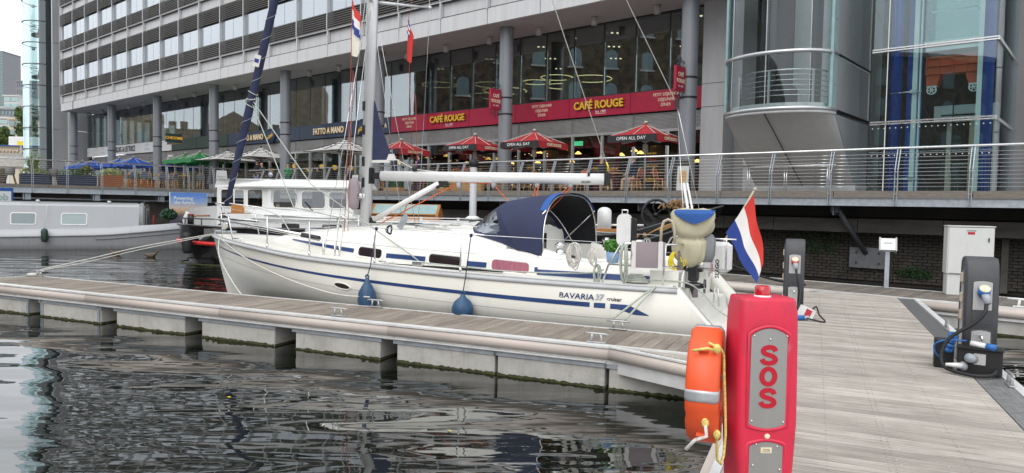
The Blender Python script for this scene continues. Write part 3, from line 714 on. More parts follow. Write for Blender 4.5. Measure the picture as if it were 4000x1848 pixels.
# underside: slanted faces from the ring down to the wall
und = MB().sh(); ar = arc(-.02, 16); base = [(x, 3.25, .27) for (x, y) in ar]
und.add([(*p, 2.3) for p in ar] + base, [(i, i + 1, 18 + i, 17 + i) for i in range(16)])
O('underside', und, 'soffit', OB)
O('underside_joint', MB().tube([(arc(0)[8][0], arc(0)[8][1] + .0, 2.285), (0, 3.22, .26)], .018, 4), 'mullion', OB)
O('base_wall', MB().box(-hw, hw, 3.25, 4.6, 0, .27), 'cladding', OB)
for (z0, z1) in ((0, 2.3), (2.42, 4.0), (4.1, 7.0), (7.05, 11)):
    O('return_wall', MB().add([(hw - .01, .95 if z0 > 2 else 3.25, z0 if z0 > 2 else .28), (hw - .01, 4.5, z0), (hw - .01, 4.5, z1), (hw - .01, .95, z1)], [(0, 1, 2, 3)]) if z0 > 2 else MB().add([(hw - .01, 3.25, .27), (hw - .01, 4.5, 0), (hw - .01, 4.5, z1), (hw - .01, .95, z1)], [(0, 1, 2, 3)]), 'cladding_dark', OB)
O('return_joint', MB().box(hw, hw + .01, .95, 4.5, 2.36, 2.44).box(hw, hw + .01, .95, 4.5, 4.03, 4.1), 'sign_black', OB)
O('inner_floor', MB().prism([(p[0] * .93, p[1] + .1) for p in arc(0)] + [(hw * .9, 4.4), (-hw * .9, 4.4)], 2.42, 2.6, 'xy'), 'cladding', OB)
O('inner_wall', MB().box(-hw, hw, 4.4, 4.5, 2.4, 11), 'lift_pale', OB)
O('inner_screen', MB().box(-1.1, -.6, 2.0, 2.1, 2.6, 8).box(.3, .5, 2.6, 3.2, 2.6, 10), 'mullion', OB)
O('blue_duct', MB().tube([(-1.3, 2.5, 11), (-.9, 2.3, 5.2), (-.8, 2.3, 4.2)], .09, 10).tube([(-1.5, 2.2, 6.6), (.2, 2.6, 7.1)], .05, 8), 'blue_paint', OB)
for z in (2.85, 3.0, 3.15, 3.3, 3.45, 3.6): O('inner_rail', MB().tube([(p[0] * .82, p[1] + .28, z) for p in arc(0)], .012 if z < 3.6 else .025, 6), 'steel', OB)
for i in (3, 8, 13): p = arc(0)[i]; O('inner_rail_post', MB().box(p[0] * .82 - .03, p[0] * .82 + .03, p[1] + .27, p[1] + .33, 2.6, 3.6), 'aluminium', OB)
O('inner_partition', MB().box(-1.6, -.35, 2.9, 3.0, 2.4, 11), 'interior_wall', OB)
for s in (-1, 1): O('glass_fin', MB().box(s * 1.6 - .06, s * 1.6 + .06, .55, .95, 2.47, 11), 'far_teal', OB)
O('inner_desk', MB().bbox(-.7, .2, 1.4, 2.1, 2.6, 3.5, .2), 'sign_black', OB)
# ---------------------------------------------------------------- glass lift tower
LT = E('glass_lift_tower', PF.w(.78, 1.0), PF.a, label='glass lift shaft with blue tubes and orange lift frame at right', cat='building')
lw = 2.97; ld = 4.3
for (z0, z1) in ((.02, 1.9), (2.0, 3.95), (4.07, 6.4), (6.5, 12)):
    for (xa, xb) in ((0, .38), (.39, lw)): O('front_pane', MB().box(xa, xb, 0, .02, z0, z1), 'glass_lift', LT)
    for (ya, yb) in ((.03, 3.4), (3.42, ld)): O('side_pane', MB().box(lw, lw + .02, ya, yb, z0, z1), 'glass_lift', LT)
for z in (1.95, 4.01, 6.45): O('glazing_bar', MB().box(-.02, lw + .04, -.05, -.012, z - .05, z - .012).box(-.02, lw + .04, -.05, -.012, z + .012, z + .05).box(lw + .022, lw + .06, -.01, ld, z - .045, z + .045), 'steel', LT)
O('glass_edge', MB().box(.372, .392, -.012, .0, 0, 12), 'white_paint', LT)
for (x, y, r_) in ((.42, .9, .095), (2.68, .9, .145), (.1, 2.6, .1), (-.25, 3.4, .1)): O('blue_tube', MB().cyl((x, y, 0), (x, y, 12), r_, n=16), 'blue_paint', LT)
O('blue_panel', MB().box(.55, .95, 1.6, 1.65, 0, 12), 'blue_paint', LT)
for x in (.92, 2.5): O('guide_rail', MB().box(x - .06, x + .06, .8, .92, 0, 12).box(x + .1, x + .14, .85, .95, 0, 12), 'lift_pale', LT)
for z in (.4, 2.9): O('tie_rod', MB().tube([(.3, .8, z), (1.1, .8, z)], .02, 6).cbox((.9, .78, z), (.16, .1, .1)), 'steel', LT)
O('back_wall', MB().box(-.6, lw, 3.4, 3.5, 0, 12), 'interior_wall', LT)
O('door_header', MB().box(1.0, 2.7, 3.2, 3.4, 2.25, 2.75), 'lift_pale', LT); O('door_slot', MB().box(1.2, 2.4, 3.17, 3.2, 2.42, 2.47), 'sign_black', LT)
for (xa, xb) in ((1.35, 1.5), (1.95, 2.1), (2.55, 2.7)): O('door_frame', MB().box(xa, xb, 3.3, 3.4, 0, 2.25), 'far_beige', LT)
for (xa, xb) in ((1.5, 1.95), (2.1, 2.55)): O('lift_door', MB().box(xa, xb, 3.36, 3.39, 0, 2.2), 'glass_clear', LT)
lc = E('lift_car', (0, 0, 0), parent=LT)
O('car_platform', MB().box(1.1, 2.5, .85, 2.2, 4.15, 4.3).box(1.15, 2.45, .9, 2.1, 4.02, 4.15), 'lift_pale', lc)
O('car_glass', MB().box(1.12, 2.48, .88, .9, 4.3, 7).box(1.12, 1.14, .9, 2.2, 4.3, 7).box(2.46, 2.48, .9, 2.2, 4.3, 7), 'glass_lift', lc)
O('car_back', MB().box(1.1, 2.5, 2.2, 2.25, 4.3, 7), 'lift_pale', lc)
O('car_rail', MB().tube([(1.25, 1.0, 4.5), (1.25, 1.0, 5.15), (2.35, 1.0, 5.15), (2.35, 2, 5.15)], .018, 6), 'steel', lc)
of = MB().prism([(1.18, 3.05), (1.45, 3.05), (1.55, 3.38), (2.12, 3.38), (2.22, 3.05), (2.48, 3.05), (2.48, 3.85), (1.18, 3.85)], .95, 1.35)
for z in (3.38, 3.6, 3.83): of.box(1.16, 2.5, .9, .96, z - .02, z + .02)
for x in (1.18, 1.5, 1.83, 2.15, 2.47): of.box(x - .015, x + .015, .9, .96, 3.4, 3.85)
O('car_frame', of, 'orange_paint', lc)
for x in (1.32, 2.35):
    wh = MB().lathe([(.1, -.02), (.13, -.02), (.13, .02), (.1, .02), (.1, -.02)], (x, .98, 2.93), 20, axis='y').lathe([(.001, -.02), (.035, -.02), (.035, .02)], (x, .98, 2.93), 12, axis='y')
    for a in range(6): wh.cyl((x, .98, 2.93), (x + .11 * math.cos(a * 1.047), .98, 2.93 + .11 * math.sin(a * 1.047)), .016, n=6)
    wh.cbox((x, 1.02, 3.04), (.26, .1, .05)); O('guide_wheel', wh, 'white_paint', lc)
O('trailing_cable', MB().tube([(1.83, 1.3, 3.1), (1.83, 1.3, 1.2), (1.85, 1.25, .6), (1.95, 1.2, .35), (2.1, 1.1, .25)], .02, 6), 'rubber', LT)
dots = MB()
for z in (1.02, 1.8):
    for i in range(20): dots.cyl((.05 + i * .15, -.004, z), (.05 + i * .15, -.008, z), .018, n=8)
O('safety_dots', dots, 'lift_pale', LT)
bl = E('upper_balcony', PF.w(4.6, 4.6, 3.75), PF.a, label='small balcony with steel rails beside the lift shaft', cat='balcony')
O('slab', MB().box(0, 5, -.6, 1.1, -.12, 0), 'cladding', bl); O('top_rail', MB().tube([(-.4, -.55, 1.12), (5, -.55, 1.12)], .03, 8), 'steel', bl)
for i in range(5): O('rail_wire', MB().tube([(-.4, -.55, .2 + i * .18), (5, -.55, .2 + i * .18)], .006, 5), 'cable', bl)
for x in (-.1, .9, 2.2): O('rail_post', MB().box(x - .025, x + .025, -.58, -.52, -.2, 1.1), 'aluminium', bl)
# second railing of the ramp in front of the bay
e = EF(PF, 'ramp_handrail', -3.0, 1.4, 0, label='low steel handrail on twin posts below the curved glass bay', cat='railing')
O('rail', MB().tube([(-.2, 0, .82), (2.75, 0, .82)], .028, 8), 'steel', e)
for x in (0, 1.2, 2.5): O('post', MB().cyl((x, 0, 0), (x, 0, .8), .018, n=8).cyl((x + .07, 0, 0), (x + .07, 0, .8), .018, n=8), 'steel', e)
# ---------------------------------------------------------------- glass stair tower at the far left
ST = E('glass_stair_tower', PF.w(-71.4, 1.2), PF.a, label='round teal glass stair tower at the far left end of the office block', cat='building')
tg = 1.6
for s in range(6):
    a0 = R(180 + s * 30)
    for f in range(9):
        z0 = -2 + f * 3.9
        m = MB().sh(); m.grid(lambda u, v: (tg * math.cos(a0 + u * R(30)), tg * math.sin(a0 + u * R(30)), z0 + .03 + v * 3.84), 4, 1); O('curved_pane', m, 'glass_tower', ST)
for f in range(18):
    z = -2 + f * 1.95
    O('ring', MB().tube([(1.64 * math.cos(R(180 + i * 10)), 1.64 * math.sin(R(180 + i * 10)), z) for i in range(19)], .045, 6), 'pedestal', ST)
for f in range(10):
    z = -1.2 + f * 3.9
    O('landing', MB().prism([(.9 * math.cos(R(190 + i * 16)) - .1, .9 * math.sin(R(190 + i * 16)), ) for i in range(11)], z, z + .22, 'xy'), 'mullion', ST)
    for k in range(3): O('landing_rail', MB().tube([(.95 * math.cos(R(190 + i * 16)) - .1, .95 * math.sin(R(190 + i * 16)), z + .5 + k * .35) for i in range(11)], .03, 5), 'aluminium', ST)
    O('stair_flight', MB().add([(-.7, -.3, z), (.5, -.3, z + 1.95), (.5, .3, z + 1.95), (-.7, .3, z), (-.7, -.3, z + .15), (.5, -.3, z + 2.1), (.5, .3, z + 2.1), (-.7, .3, z + .15)], [(0, 1, 2, 3), (4, 5, 6, 7), (0, 1, 5, 4), (3, 2, 6, 7)]), 'mullion', ST)
    O('globe_lamp', MB().sph((.4, -.9, z + 2.6), .16), 'white_paint', ST)
O('core', MB().box(.5, .9, -.5, 1.2, -2.2, 33).cyl((-.1, 0, -2.2), (-.1, 0, 33), .14, n=12), 'pedestal', ST)
O('back_wall', MB().box(-.3, 3.6, .95, 1.2, -2.2, 33), 'lift_pale', ST)
for f in range(9): O('wall_panel', MB().box(3.25, 3.45, -.25, 3.0, -2.2 + f * 3.9, 1.67 + f * 3.9), 'cladding_dark', ST)
O('wall_joint', MB().box(3.22, 3.46, -.27, -.25, -2.2, 33), 'aluminium', ST)
# ---------------------------------------------------------------- shop signs
def sign_band(name, xs, mat, label, z0=3.22, z1=4.03):
    e = E(name, PF.w(xs[0], GY - .1), PF.a, label=label, cat='sign')
    for a, b in zip(xs[:-1], xs[1:]): O('sign_panel', MB().box(a - xs[0] + .012, b - xs[0] - .012, -.06, .0, z0, z1), mat, e)
    return e
def big_letters(e, s, x, z, size, fm='letter_gold', sm='letter_gold_side', d=.09, **k):
    TXT(s, sm, e, (x + .02, -.1, z - .015), size, .04, name='letter_sides', **k)
    return TXT(s, fm, e, (x, -.15, z), size, .008, **k)
RX = [-23.8, -20.9, -17.95, -14.97, -11.94, -8.9, -5.77]
e = sign_band('cafe_sign', RX, 'sign_red', 'long red café sign band with raised gold letters')
for x in (-19.42, -10.42):
    big_letters(e, 'CAFÉ ROUGE', x - RX[0], 3.54, .44, bold=.012, widthscale=.93)
    TXT('Est. 1989', 'letter_white', e, (x - RX[0] + .1, -.065, 3.36), .14, .003)
    O('underline', MB().box(x - RX[0] - .16, x - RX[0] + .36, -.07, -.062, 3.31, 3.325), 'letter_white', e)
for x in (-22.3, -13.45, -7.3):
    for i, s in enumerate(('PETIT DÉJEUNER', 'DÉJEUNER', 'DÎNER')): TXT(s, 'letter_cream', e, (x - RX[0], -.065, 3.8 - i * .2), .17, .003, widthscale=.9)
NX = [-41.3, -37.9, -35.2, -32.5, -29.6, -26.8, -23.82]
e = sign_band('pizzeria_sign', NX, 'sign_navy', 'long navy pizzeria sign band with cream letters')
for x in (-38.1, -29.4): big_letters(e, 'FATTO A MANO', x - NX[0], 3.46, .5, 'letter_cream', 'letter_gold_side', bold=.014, widthscale=.82)
for x in (-34.05, -24.75): TXT('PIZZERIA', 'letter_cream', e, (x - NX[0], -.07, 3.5), .38, .006, bold=.008, widthscale=.8)
for x in (-35.7, -26.15):
    d = O('round_disc', MB().cyl((0, -.16, 0), (0, -.04, 0), .5, n=28), 'sign_navy', e, loc=(x - NX[0], -.02, 3.6)); TXT('pizza', 'letter_gold', d, (0, -.17, -.12), .36, .006, shear=.35, bold=.006, rz=(0, R(-22), 0))
e = sign_band('taqueria_sign', [-50.05, -46.0, -41.35], 'sign_green', 'dark green restaurant sign band between white and navy signs')
e = E('hanging_sign', PF.w(-43.6, 1.35, 3.35), PF.a, label='dark box sign with amber letters on the grey column', cat='sign')
O('box', MB().bbox(-.06, .06, -1.0, .1, -.02, .58, .012), 'sign_green', e); TXT('CHICOME', 'letter_amber', e, (.07, -.45, .2), .26, .004, rz=R(90), bold=.006)
O('front', MB().box(-2.0, -.1, -.02, .02, -.02, .58), 'sign_green', e); TXT('CHICOME', 'letter_amber', e, (-1.05, -.03, .18), .38, .006, bold=.008, widthscale=.95); O('bracket', MB().box(-2.05, .1, -.03, .03, -.06, -.03), 'letter_gold_side', e)
e = sign_band('bar_sign', [-67.6, -64.9, -61.9, -55.7, -52.9, -50.08], 'sign_white', 'white bar sign band with black letters at left')
TXT('SLUG & LETTUCE', 'letter_dark', e, (-58.85 + 67.6, -.08, 3.42), .66, .012, bold=.006, widthscale=.74, space=1.08)
for x in (-63.9, -54.5):
    for i, s in enumerate(('SLUG', '&', 'LETTUCE')): TXT(s, 'galvanised', e, (x + 67.6, -.065, 3.78 - i * .19), .2, .003, space=1.2)
def blade(x, label):
    e = E('blade_sign', PF.w(x, 1.7, 3.5), PF.a, label=label, cat='sign', group='blade signs on the columns')
    O('board', MB().bbox(-.05, .05, -.72, -.04, 0, .85, .012), 'sign_red', e)
    for s, z, sz in (('CAFÉ', .5, .2), ('ROUGE', .28, .2)): TXT(s, 'letter_cream', e, (.056, -.38, z), sz, .003, rz=R(90), bold=.004, widthscale=.85)
    TXT('Est. 1989', 'letter_white', e, (.056, -.38, .13), .09, .002, rz=R(90))
    for s, z, sz in (('CAFÉ', .5, .2), ('ROUGE', .28, .2)): TXT(s, 'letter_cream', e, (-.056, -.38, z), sz, .003, rz=R(-90), bold=.004, widthscale=.85)
    for sg, z in ((1, .86), (-1, -.01)):
        sc_ = MB()
        sc_.tube([(0, .05, z + sg * .03), (0, -.74, z + sg * .03)], .012, 5)
        for c, r_ in ((-.15, .1), (-.38, .15), (-.6, .1)):
            sc_.tube([(0, c + r_ * (1 - i / 22) * math.cos(i * .5), z + sg * (.06 + r_ * .8) + sg * r_ * (1 - i / 22) * math.sin(i * .5)) for i in range(18)], .012, 5)
        sc_.tube([(0, -.38, z), (0, -.38, z + sg * .42)], .012, 5)
        O('scrollwork', sc_, 'iron', e)
blade(-14.16, 'red blade sign with iron scrolls on the middle column'); blade(-5.52, 'red blade sign with iron scrolls on the right column')
# ---------------------------------------------------------------- parasols
def parasol(name, cmat, h, ze, zt, fr_mat, side_mat, pole='wood_umb', val=.24, stripes=False):
    e = E(name)
    O('pole', MB().cyl((0, 0, 0), (0, 0, zt), .035, n=10).box(-.07, .07, -.07, .07, 1.45, 1.75), pole, e)
    can = MB(); N = 21 if stripes else 5
    for s in range(4):
        c, d = [((-h, -h), (h, -h)), ((h, -h), (h, h)), ((h, h), (-h, h)), ((-h, h), (-h, -h))][s]
        for i in range(N):
            t0, t1 = i / N, (i + 1) / N
            def P_(q, t): 
                sag = -.085 * math.sin(math.pi * t); return (q[0] * t, q[1] * t, zt - .02 + (ze - zt) * t + sag)
            can.k = (1 if i % 3 == 2 else 0) if stripes else 0
            a, b, c_, d_ = P_(c, t0), P_(d, t0), P_(d, t1), P_(c, t1)
            can.add([a, b, c_, d_], [(0, 1, 2, 3)] if i else [(0, 2, 3)])
    cn = O('canopy', can, [cmat, 'umb_black'] if stripes else cmat, e)
    if not stripes:
        for s in range(4):
            m = MB(); n = 10
            def V(u, v):
                x = -h + 2 * h * u; droop = -val * v * (1 + .12 * math.sin(u * math.pi * 3.0)); y = -h - .03 * v + .015 * math.sin(u * 20) * v
                q = [(x, y), (-y, x), (-x, -y), (y, -x)][s]
                return (q[0], q[1], ze - .025 + droop)
            m.grid(V, n, 2); O('valance', m, fr_mat if s == 0 else (side_mat if s == 1 else fr_mat if s == 2 else side_mat), e)
    rb = MB()
    for a in range(8):
        q = [(-h, -h), (0, -h), (h, -h), (h, 0), (h, h), (0, h), (-h, h), (-h, 0)][a]; f = .97
        rb.tube([(0, 0, zt - .06), (q[0] * f, q[1] * f, ze - .04)], .016, 4).tube([(0, 0, zt - .75), (q[0] * .55, q[1] * .55, (zt * .45 + ze * .55) - .08)], .014, 4)
    O('ribs', rb, pole if not stripes else 'iron', e)
    O('cap', MB().cyl((0, 0, zt - .02), (0, 0, zt + .06), .1, .05, n=12), pole if not stripes else 'iron', e)
    O('base', MB().bbox(-.3, .3, -.3, .3, 0, .08, .02), 'sign_black', e)
    return e
red = parasol('red_parasol', 'umb_red', 1.0, 2.04, 2.55, 'umb_black', 'umb_red')
for (s, x, y, rz_) in (('OPEN ALL DAY', 0, -1.045, 0),): TXT(s, 'letter_white', red, (x, y, 1.84), .17, .003, rz=rz_, space=1.05)
TXT('CAFÉ ROUGE', 'letter_cream', red, (1.045, 0, 1.84), .16, .003, rz=R(90), bold=.004)
O('heater', MB().cbox((-.45, -.35, 1.85), (.6, .12, .08), R(25), R(-12)).cbox((.5, -.2, 1.85), (.6, .12, .08), R(-25), R(12)), 'galvanised', red)
T_ = TREE(red)
for i, (x, lb) in enumerate(((-7.08, 'red square parasol nearest the right column'), (-12.35, 'red square parasol just right of the middle column'), (-15.75, 'red square parasol just left of the middle column'), (-20.77, 'red square parasol beside the mast, leftmost of the red ones'))):
    p_ = PF.w(x, 1.8)
    if i == 0: red.location = p_; red.rotation_euler = (0, 0, PF.a); tag(red, lb, 'parasol', 'red parasols outside the café')
    else: COPY(T_, p_, PF.a, lb, 'parasol', 'red parasols outside the café')
stp = parasol('striped_parasol', 'umb_white', 1.6, 2.1, 2.78, None, None, 'iron', stripes=True); T_ = TREE(stp)
for i, (x, y, dz, lb) in enumerate(((-25.3, 1.8, 0, 'black and white striped parasol left of the mast'), (-33.8, 1.8, -.08, 'striped parasol right of the rolled foresail, above the standing family'), (-38.6, 2.2, -.08, 'striped parasol left of the rolled foresail'))):
    p_ = PF.w(x, y, dz)
    if i == 0: stp.location = p_; stp.rotation_euler = (0, 0, PF.a); tag(stp, lb, 'parasol', 'striped parasols')
    else: COPY(T_, p_, PF.a, lb, 'parasol', 'striped parasols')
for nm, mt, spots in (('blue_parasol', 'umb_blue', ((-63.2, 1.8, 'blue parasol farthest left, half hidden by the palm'), (-60.2, 1.6, 'second blue parasol from the left below the white sign'), (-55.2, 1.8, 'third blue parasol from the left'), (-52.2, 1.7, 'blue parasol nearest the green parasols'))), ('green_parasol', 'umb_green', ((-43.7, 1.8, 'left one of the two green parasols'), (-41.2, 1.6, 'right one of the two green parasols, beside the grey column')))):
    u = parasol(nm, mt, 1.12, 2.13, 2.68, mt, mt); T_ = TREE(u)
    for i, (x, y, lb) in enumerate(spots):
        p_ = PF.w(x, y)
        if i == 0: u.location = p_; u.rotation_euler = (0, 0, PF.a); tag(u, lb, 'parasol', nm.replace('_', ' ') + 's')
        else: COPY(T_, p_, PF.a, lb, 'parasol', nm.replace('_', ' ') + 's')
e = EF(LF, 'folded_parasol', 3.75, .9, 0, label='closed dark grey parasol by the railing corner', cat='parasol')
O('pole', MB().cyl((0, 0, 0), (0, 0, 1.25), .025), 'wood_umb', e); fc = MB()
fc.loft([[((.05 + .16 * t) * (1 + .25 * (j % 2)) * math.cos(j * math.pi / 8), (.05 + .16 * t) * (1 + .25 * (j % 2)) * math.sin(j * math.pi / 8), 1.15 - t * .85) for j in range(16)] for t in (0, .3, .7, 1)])
O('folded_cover', fc, 'pedestal', e)
e = EF(LF, 'sun_lounger', 4.4, 1.1, 0, label='pale upright lounger back by the railing corner', cat='lounger')
O('back', MB().cbox((0, 0, .62), (.55, .05, .95), 0, 0, R(-12)), 'sign_white', e); O('slats', MB().cbox((0, -.05, .5), (.56, .02, .02), 0, 0, R(-12)).cbox((0, -.1, .75), (.56, .02, .02), 0, 0, R(-12)), 'galvanised', e)
O('frame', MB().tube([(-.28, .1, .95), (-.28, -.1, .0)], .02, 6).tube([(.28, .1, .95), (.28, -.1, 0)], .02, 6), 'aluminium', e)
# ---------------------------------------------------------------- chairs and tables
def bistro(name, back_mat):
    e = E(name)
    O('seat', MB().cyl((0, 0, .44), (0, 0, .475), .2, n=14), back_mat, e)
    hoop = [(-.19, .17, .46), (-.2, .22, .7), (-.15, .25, .86), (0, .26, .91), (.15, .25, .86), (.2, .22, .7), (.19, .17, .46)]
    O('back_hoop', MB().tube(hoop, .018, 6), 'rattan', e)
    b = MB(); b.grid(lambda u, v: ((-.16 + .32 * u) * (1 - .25 * v ** 3), .205 + .045 * v + .01, .56 + .3 * v), 4, 4); O('backrest', b, back_mat, e)
    for sx in (-1, 1):
        for sy in (-1, 1): O('leg', MB().tube([(.15 * sx, .15 * sy, .45), (.19 * sx, .2 * sy, 0)], .017, 6), 'rattan', e)
    O('brace', MB().tube([(-.18, -.18, .12), (-.08, -.1, .34), (.08, -.1, .34), (.18, -.18, .12)], .011, 5).tube([(-.18, .18, .12), (-.08, .1, .34), (.08, .1, .34), (.18, .18, .12)], .011, 5).tube([(.17, -.18, .2), (.17, .18, .2)], .011, 5).tube([(-.17, -.18, .2), (-.17, .18, .2)], .011, 5), 'rattan', e)
    return e
def spread(proto, fr, spots, labels, cat, group, s=1):
    T = TREE(proto)
    for i, (x, y, rz_) in enumerate(spots):
        o = proto if i == 0 else COPYT(T)
        o.location = fr.w(x, y); o.rotation_euler = (0, 0, fr.a + R(rz_)); o.scale = (s, s, s); tag(o, labels[i], cat, group)
ORD = ['first', 'second', 'third', 'fourth', 'fifth', 'sixth', 'seventh', 'eighth', 'ninth', 'tenth', 'eleventh', 'twelfth', 'thirteenth', 'fourteenth', 'fifteenth', 'sixteenth']
cs = [(-5.95, .95, 95), (-6.95, .9, -85), (-7.35, 1.5, 80), (-8.45, 1.35, -95), (-9.3, 1.0, 10), (-10.2, 1.1, -60), (-10.9, 1.3, 80), (-11.9, 1.0, -90), (-12.7, 1.2, 95), (-13.5, 1.1, -80), (-14.8, 1.3, 70), (-16.7, 2.4, 30), (-17.6, 2.3, -70), (-20.0, 2.6, 90), (-21.6, 1.4, -90), (-22.6, 1.2, 80)]
spread(bistro('bistro_chair', 'rattan_red'), PF, cs, ['red and cream rattan chair behind the railing, %s from the right' % o for o in ORD], 'chair', 'red rattan chairs outside the café', .92)
cs = [(-.75, 1.3, 180), (-.2, 1.2, 190), (.38, 1.2, 170), (.95, 2.0, 120), (1.3, 1.5, 185), (1.95, 1.7, 210), (2.2, 2.4, 0), (3.3, 1.4, 170), (2.9, 2.3, 90)]
spread(bistro('bistro_chair', 'rattan_blue'), LF, cs, ['blue-grey rattan chair on the left terrace, %s from the wooden planter' % o for o in ORD[:9]], 'chair', 'blue rattan chairs on the left terrace', .95)
def table(name, top='table_wood', r_=.34):
    e = E(name); O('table_top', MB().cyl((0, 0, .7), (0, 0, .735), r_, n=20), top, e); O('stem', MB().cyl((0, 0, .03), (0, 0, .7), .03), 'iron', e)
    O('foot', MB().box(-.25, .25, -.03, .03, 0, .03).box(-.03, .03, -.25, .25, .001, .031), 'iron', e); return e
ts = [(-6.4, 1.6, 0), (-7.95, 1.3, 0), (-9.75, 1.6, 0), (-11.4, 1.4, 0), (-13.1, 1.6, 0), (-14.2, 1.5, 0), (-17.1, 2.6, 0), (-22.1, 1.6, 0)]
spread(table('bistro_table'), PF, ts, ['round wooden café table, %s from the right' % o for o in ORD], 'table', 'round café tables', .95)
ts = [(.0, 2.2, 0), (1.5, 2.4, 0), (2.6, 1.6, 0)]
spread(table('bistro_table'), LF, ts, ['dark table between the blue rattan chairs, %s from the left' % o for o in ORD], 'table', 'terrace tables at left')
def bucket():
    e = E('bucket_chair'); O('shell', MB().lathe([(.16, .4), (.19, .46), (.21, .78), (.19, .78), (.17, .5), (.001, .45)], n=16), 'interior_ceiling', e)
    for sx in (-1, 1):
        for sy in (-1, 1): O('leg', MB().tube([(.12 * sx, .12 * sy, .45), (.22 * sx, .22 * sy, 0)], .02, 5), 'sign_black', e)
    O('cushion', MB().cyl((0, 0, .47), (0, 0, .53), .18, n=12), 'sign_white', e); return e
spread(bucket(), LF, [(-5.5, 1.0, 0), (-3.75, 1.0, 0), (-2.65, 1.3, 0)], ['grey bucket chair at the far left of the terrace', 'grey bucket chair between the two blue planters', 'grey bucket chair behind the second palm'], 'chair', 'bucket chairs')
# ---------------------------------------------------------------- planters and plants
def blades(m, n, r_, hgt, rnd, wid=.02, c=(0, 0, 0), droop=.5):
    for i in range(n):
        a = rnd.uniform(0, 6.28); L_ = hgt * rnd.uniform(.7, 1.15); out_ = r_ * rnd.uniform(.4, 1.1); pts = []
        for k in range(5):
            t = k / 4; z = L_ * (t - droop * t * t * (.3 + .9 * (out_ / r_ if r_ else 0))); rr = out_ * t
            pts.append((c[0] + rr * math.cos(a), c[1] + rr * math.sin(a), c[2] + z))
        w0 = wid; vs = []
        for k, p_ in enumerate(pts):
            ww = w0 * (1 - (k / 4) ** 2 * .9); vs += [(p_[0] - ww * math.sin(a), p_[1] + ww * math.cos(a), p_[2]), (p_[0] + ww * math.sin(a), p_[1] - ww * math.cos(a), p_[2])]
        m.add(vs, [(2 * k, 2 * k + 1, 2 * k + 3, 2 * k + 2) for k in range(4)])
    return m
def leafcloud(m, n, c, rad, rnd, s=.05):
    for i in range(n):
        while True:
            p_ = Vector((rnd.uniform(-1, 1), rnd.uniform(-1, 1), rnd.uniform(-1, 1)))
            if .35 < p_.length < 1: break
        q = Vector((c[0] + p_.x * rad[0], c[1] + p_.y * rad[1], c[2] + p_.z * rad[2])); a = Vector((rnd.gauss(0, 1), rnd.gauss(0, 1), rnd.gauss(0, 1))).normalized(); b = a.orthogonal().normalized(); l = s * rnd.uniform(.6, 1.4)
        m.add([q - a * l, q + b * l * .5, q + a * l, q - b * l * .5], [(0, 1, 2, 3)])
    return m
rp = random.Random(11)
for i, (x, lb) in enumerate(((-4.6, 'large spiky yellow green palm in the blue planter at left'), (-2.35, 'smaller spiky palm in the second blue planter'), (-6.9, 'spiky palm cut by the left picture edge'))):
    e = EF(LF, 'yucca_palm', x, .9, .45, label=lb, cat='plant', group='spiky palms on the left terrace'); k = (1, .6, .9)[i]
    O('crown', blades(MB(), 95, .8 * k, 1.45 * k, rp, .034, (0, 0, .15), .62), 'plant_yellow', e); O('stem', MB().cyl((0, 0, 0), (0, 0, .3), .06), 'bark', e)
for i, (a, b, mt, h, lb) in enumerate(((-5.15, -3.95, 'planter_blue', .5, 'navy box planter under the large palm'), (-3.55, -1.95, 'planter_blue', .5, 'navy box planter under the smaller palm'), (-1.8, -.75, 'planter_wood', .58, 'brown wooden slatted planter on the left terrace'), (-.2, 1.1, 'planter_wood', .45, 'low wooden planter behind the blue rattan chairs'))):
    e = EF(LF, 'box_planter', a, .6 if i < 3 else 2.0, 0, label=lb, cat='planter', group='box planters on the left terrace')
    wdt = b - a
    if mt == 'planter_wood':
        for q in range(6): O('board', MB().box(0, wdt, -.02, .0, .01 + q * h / 6, h / 6 - .005 + q * h / 6), mt, e)
        O('trough', MB().box(.01, wdt - .01, .002, .5, 0, h - .02), mt, e)
    else: O('trough', MB().bbox(0, wdt, 0, .5, 0, h, .01), mt, e)
    m = MB(); leafcloud(m, 420, (wdt / 2, .25, h + .1), (wdt / 2, .3, .24), rp, .055); O('foliage', m, 'plant_green' if i % 2 else 'plant_yellow', e)
for i, (x, lb) in enumerate(((-20.0, 'box hedge planter between the two standing men'), (-17.0, 'box hedge planter right of the man in the suit'))):
    e = EF(PF, 'hedge_planter', x, .75, 0, label=lb, cat='planter', group='hedge planters by the railing')
    O('trough', MB().bbox(-.55, .55, -.2, .2, 0, .16, .01), 'table_wood', e); m = MB(); m.box(-.5, .5, -.16, .16, .16, .58); leafcloud(m, 700, (0, 0, .4), (.62, .26, .3), rp, .035); O('hedge', m, 'hedge', e)
e = EF(PF, 'flower_trough', -15.6, 1.1, .75, label='trough of orange and pink flowers behind the boom', cat='flowers')
O('trough', MB().bbox(-1.0, 1.0, -.12, .12, -.75, .05, .01), 'table_wood', e); O('leaves', leafcloud(MB(), 200, (0, 0, .1), (1.0, .18, .14), rp, .04), 'plant_green', e); O('blossom', leafcloud(MB(), 160, (0, 0, .18), (1.0, .2, .12), rp, .035), 'flowers', e)
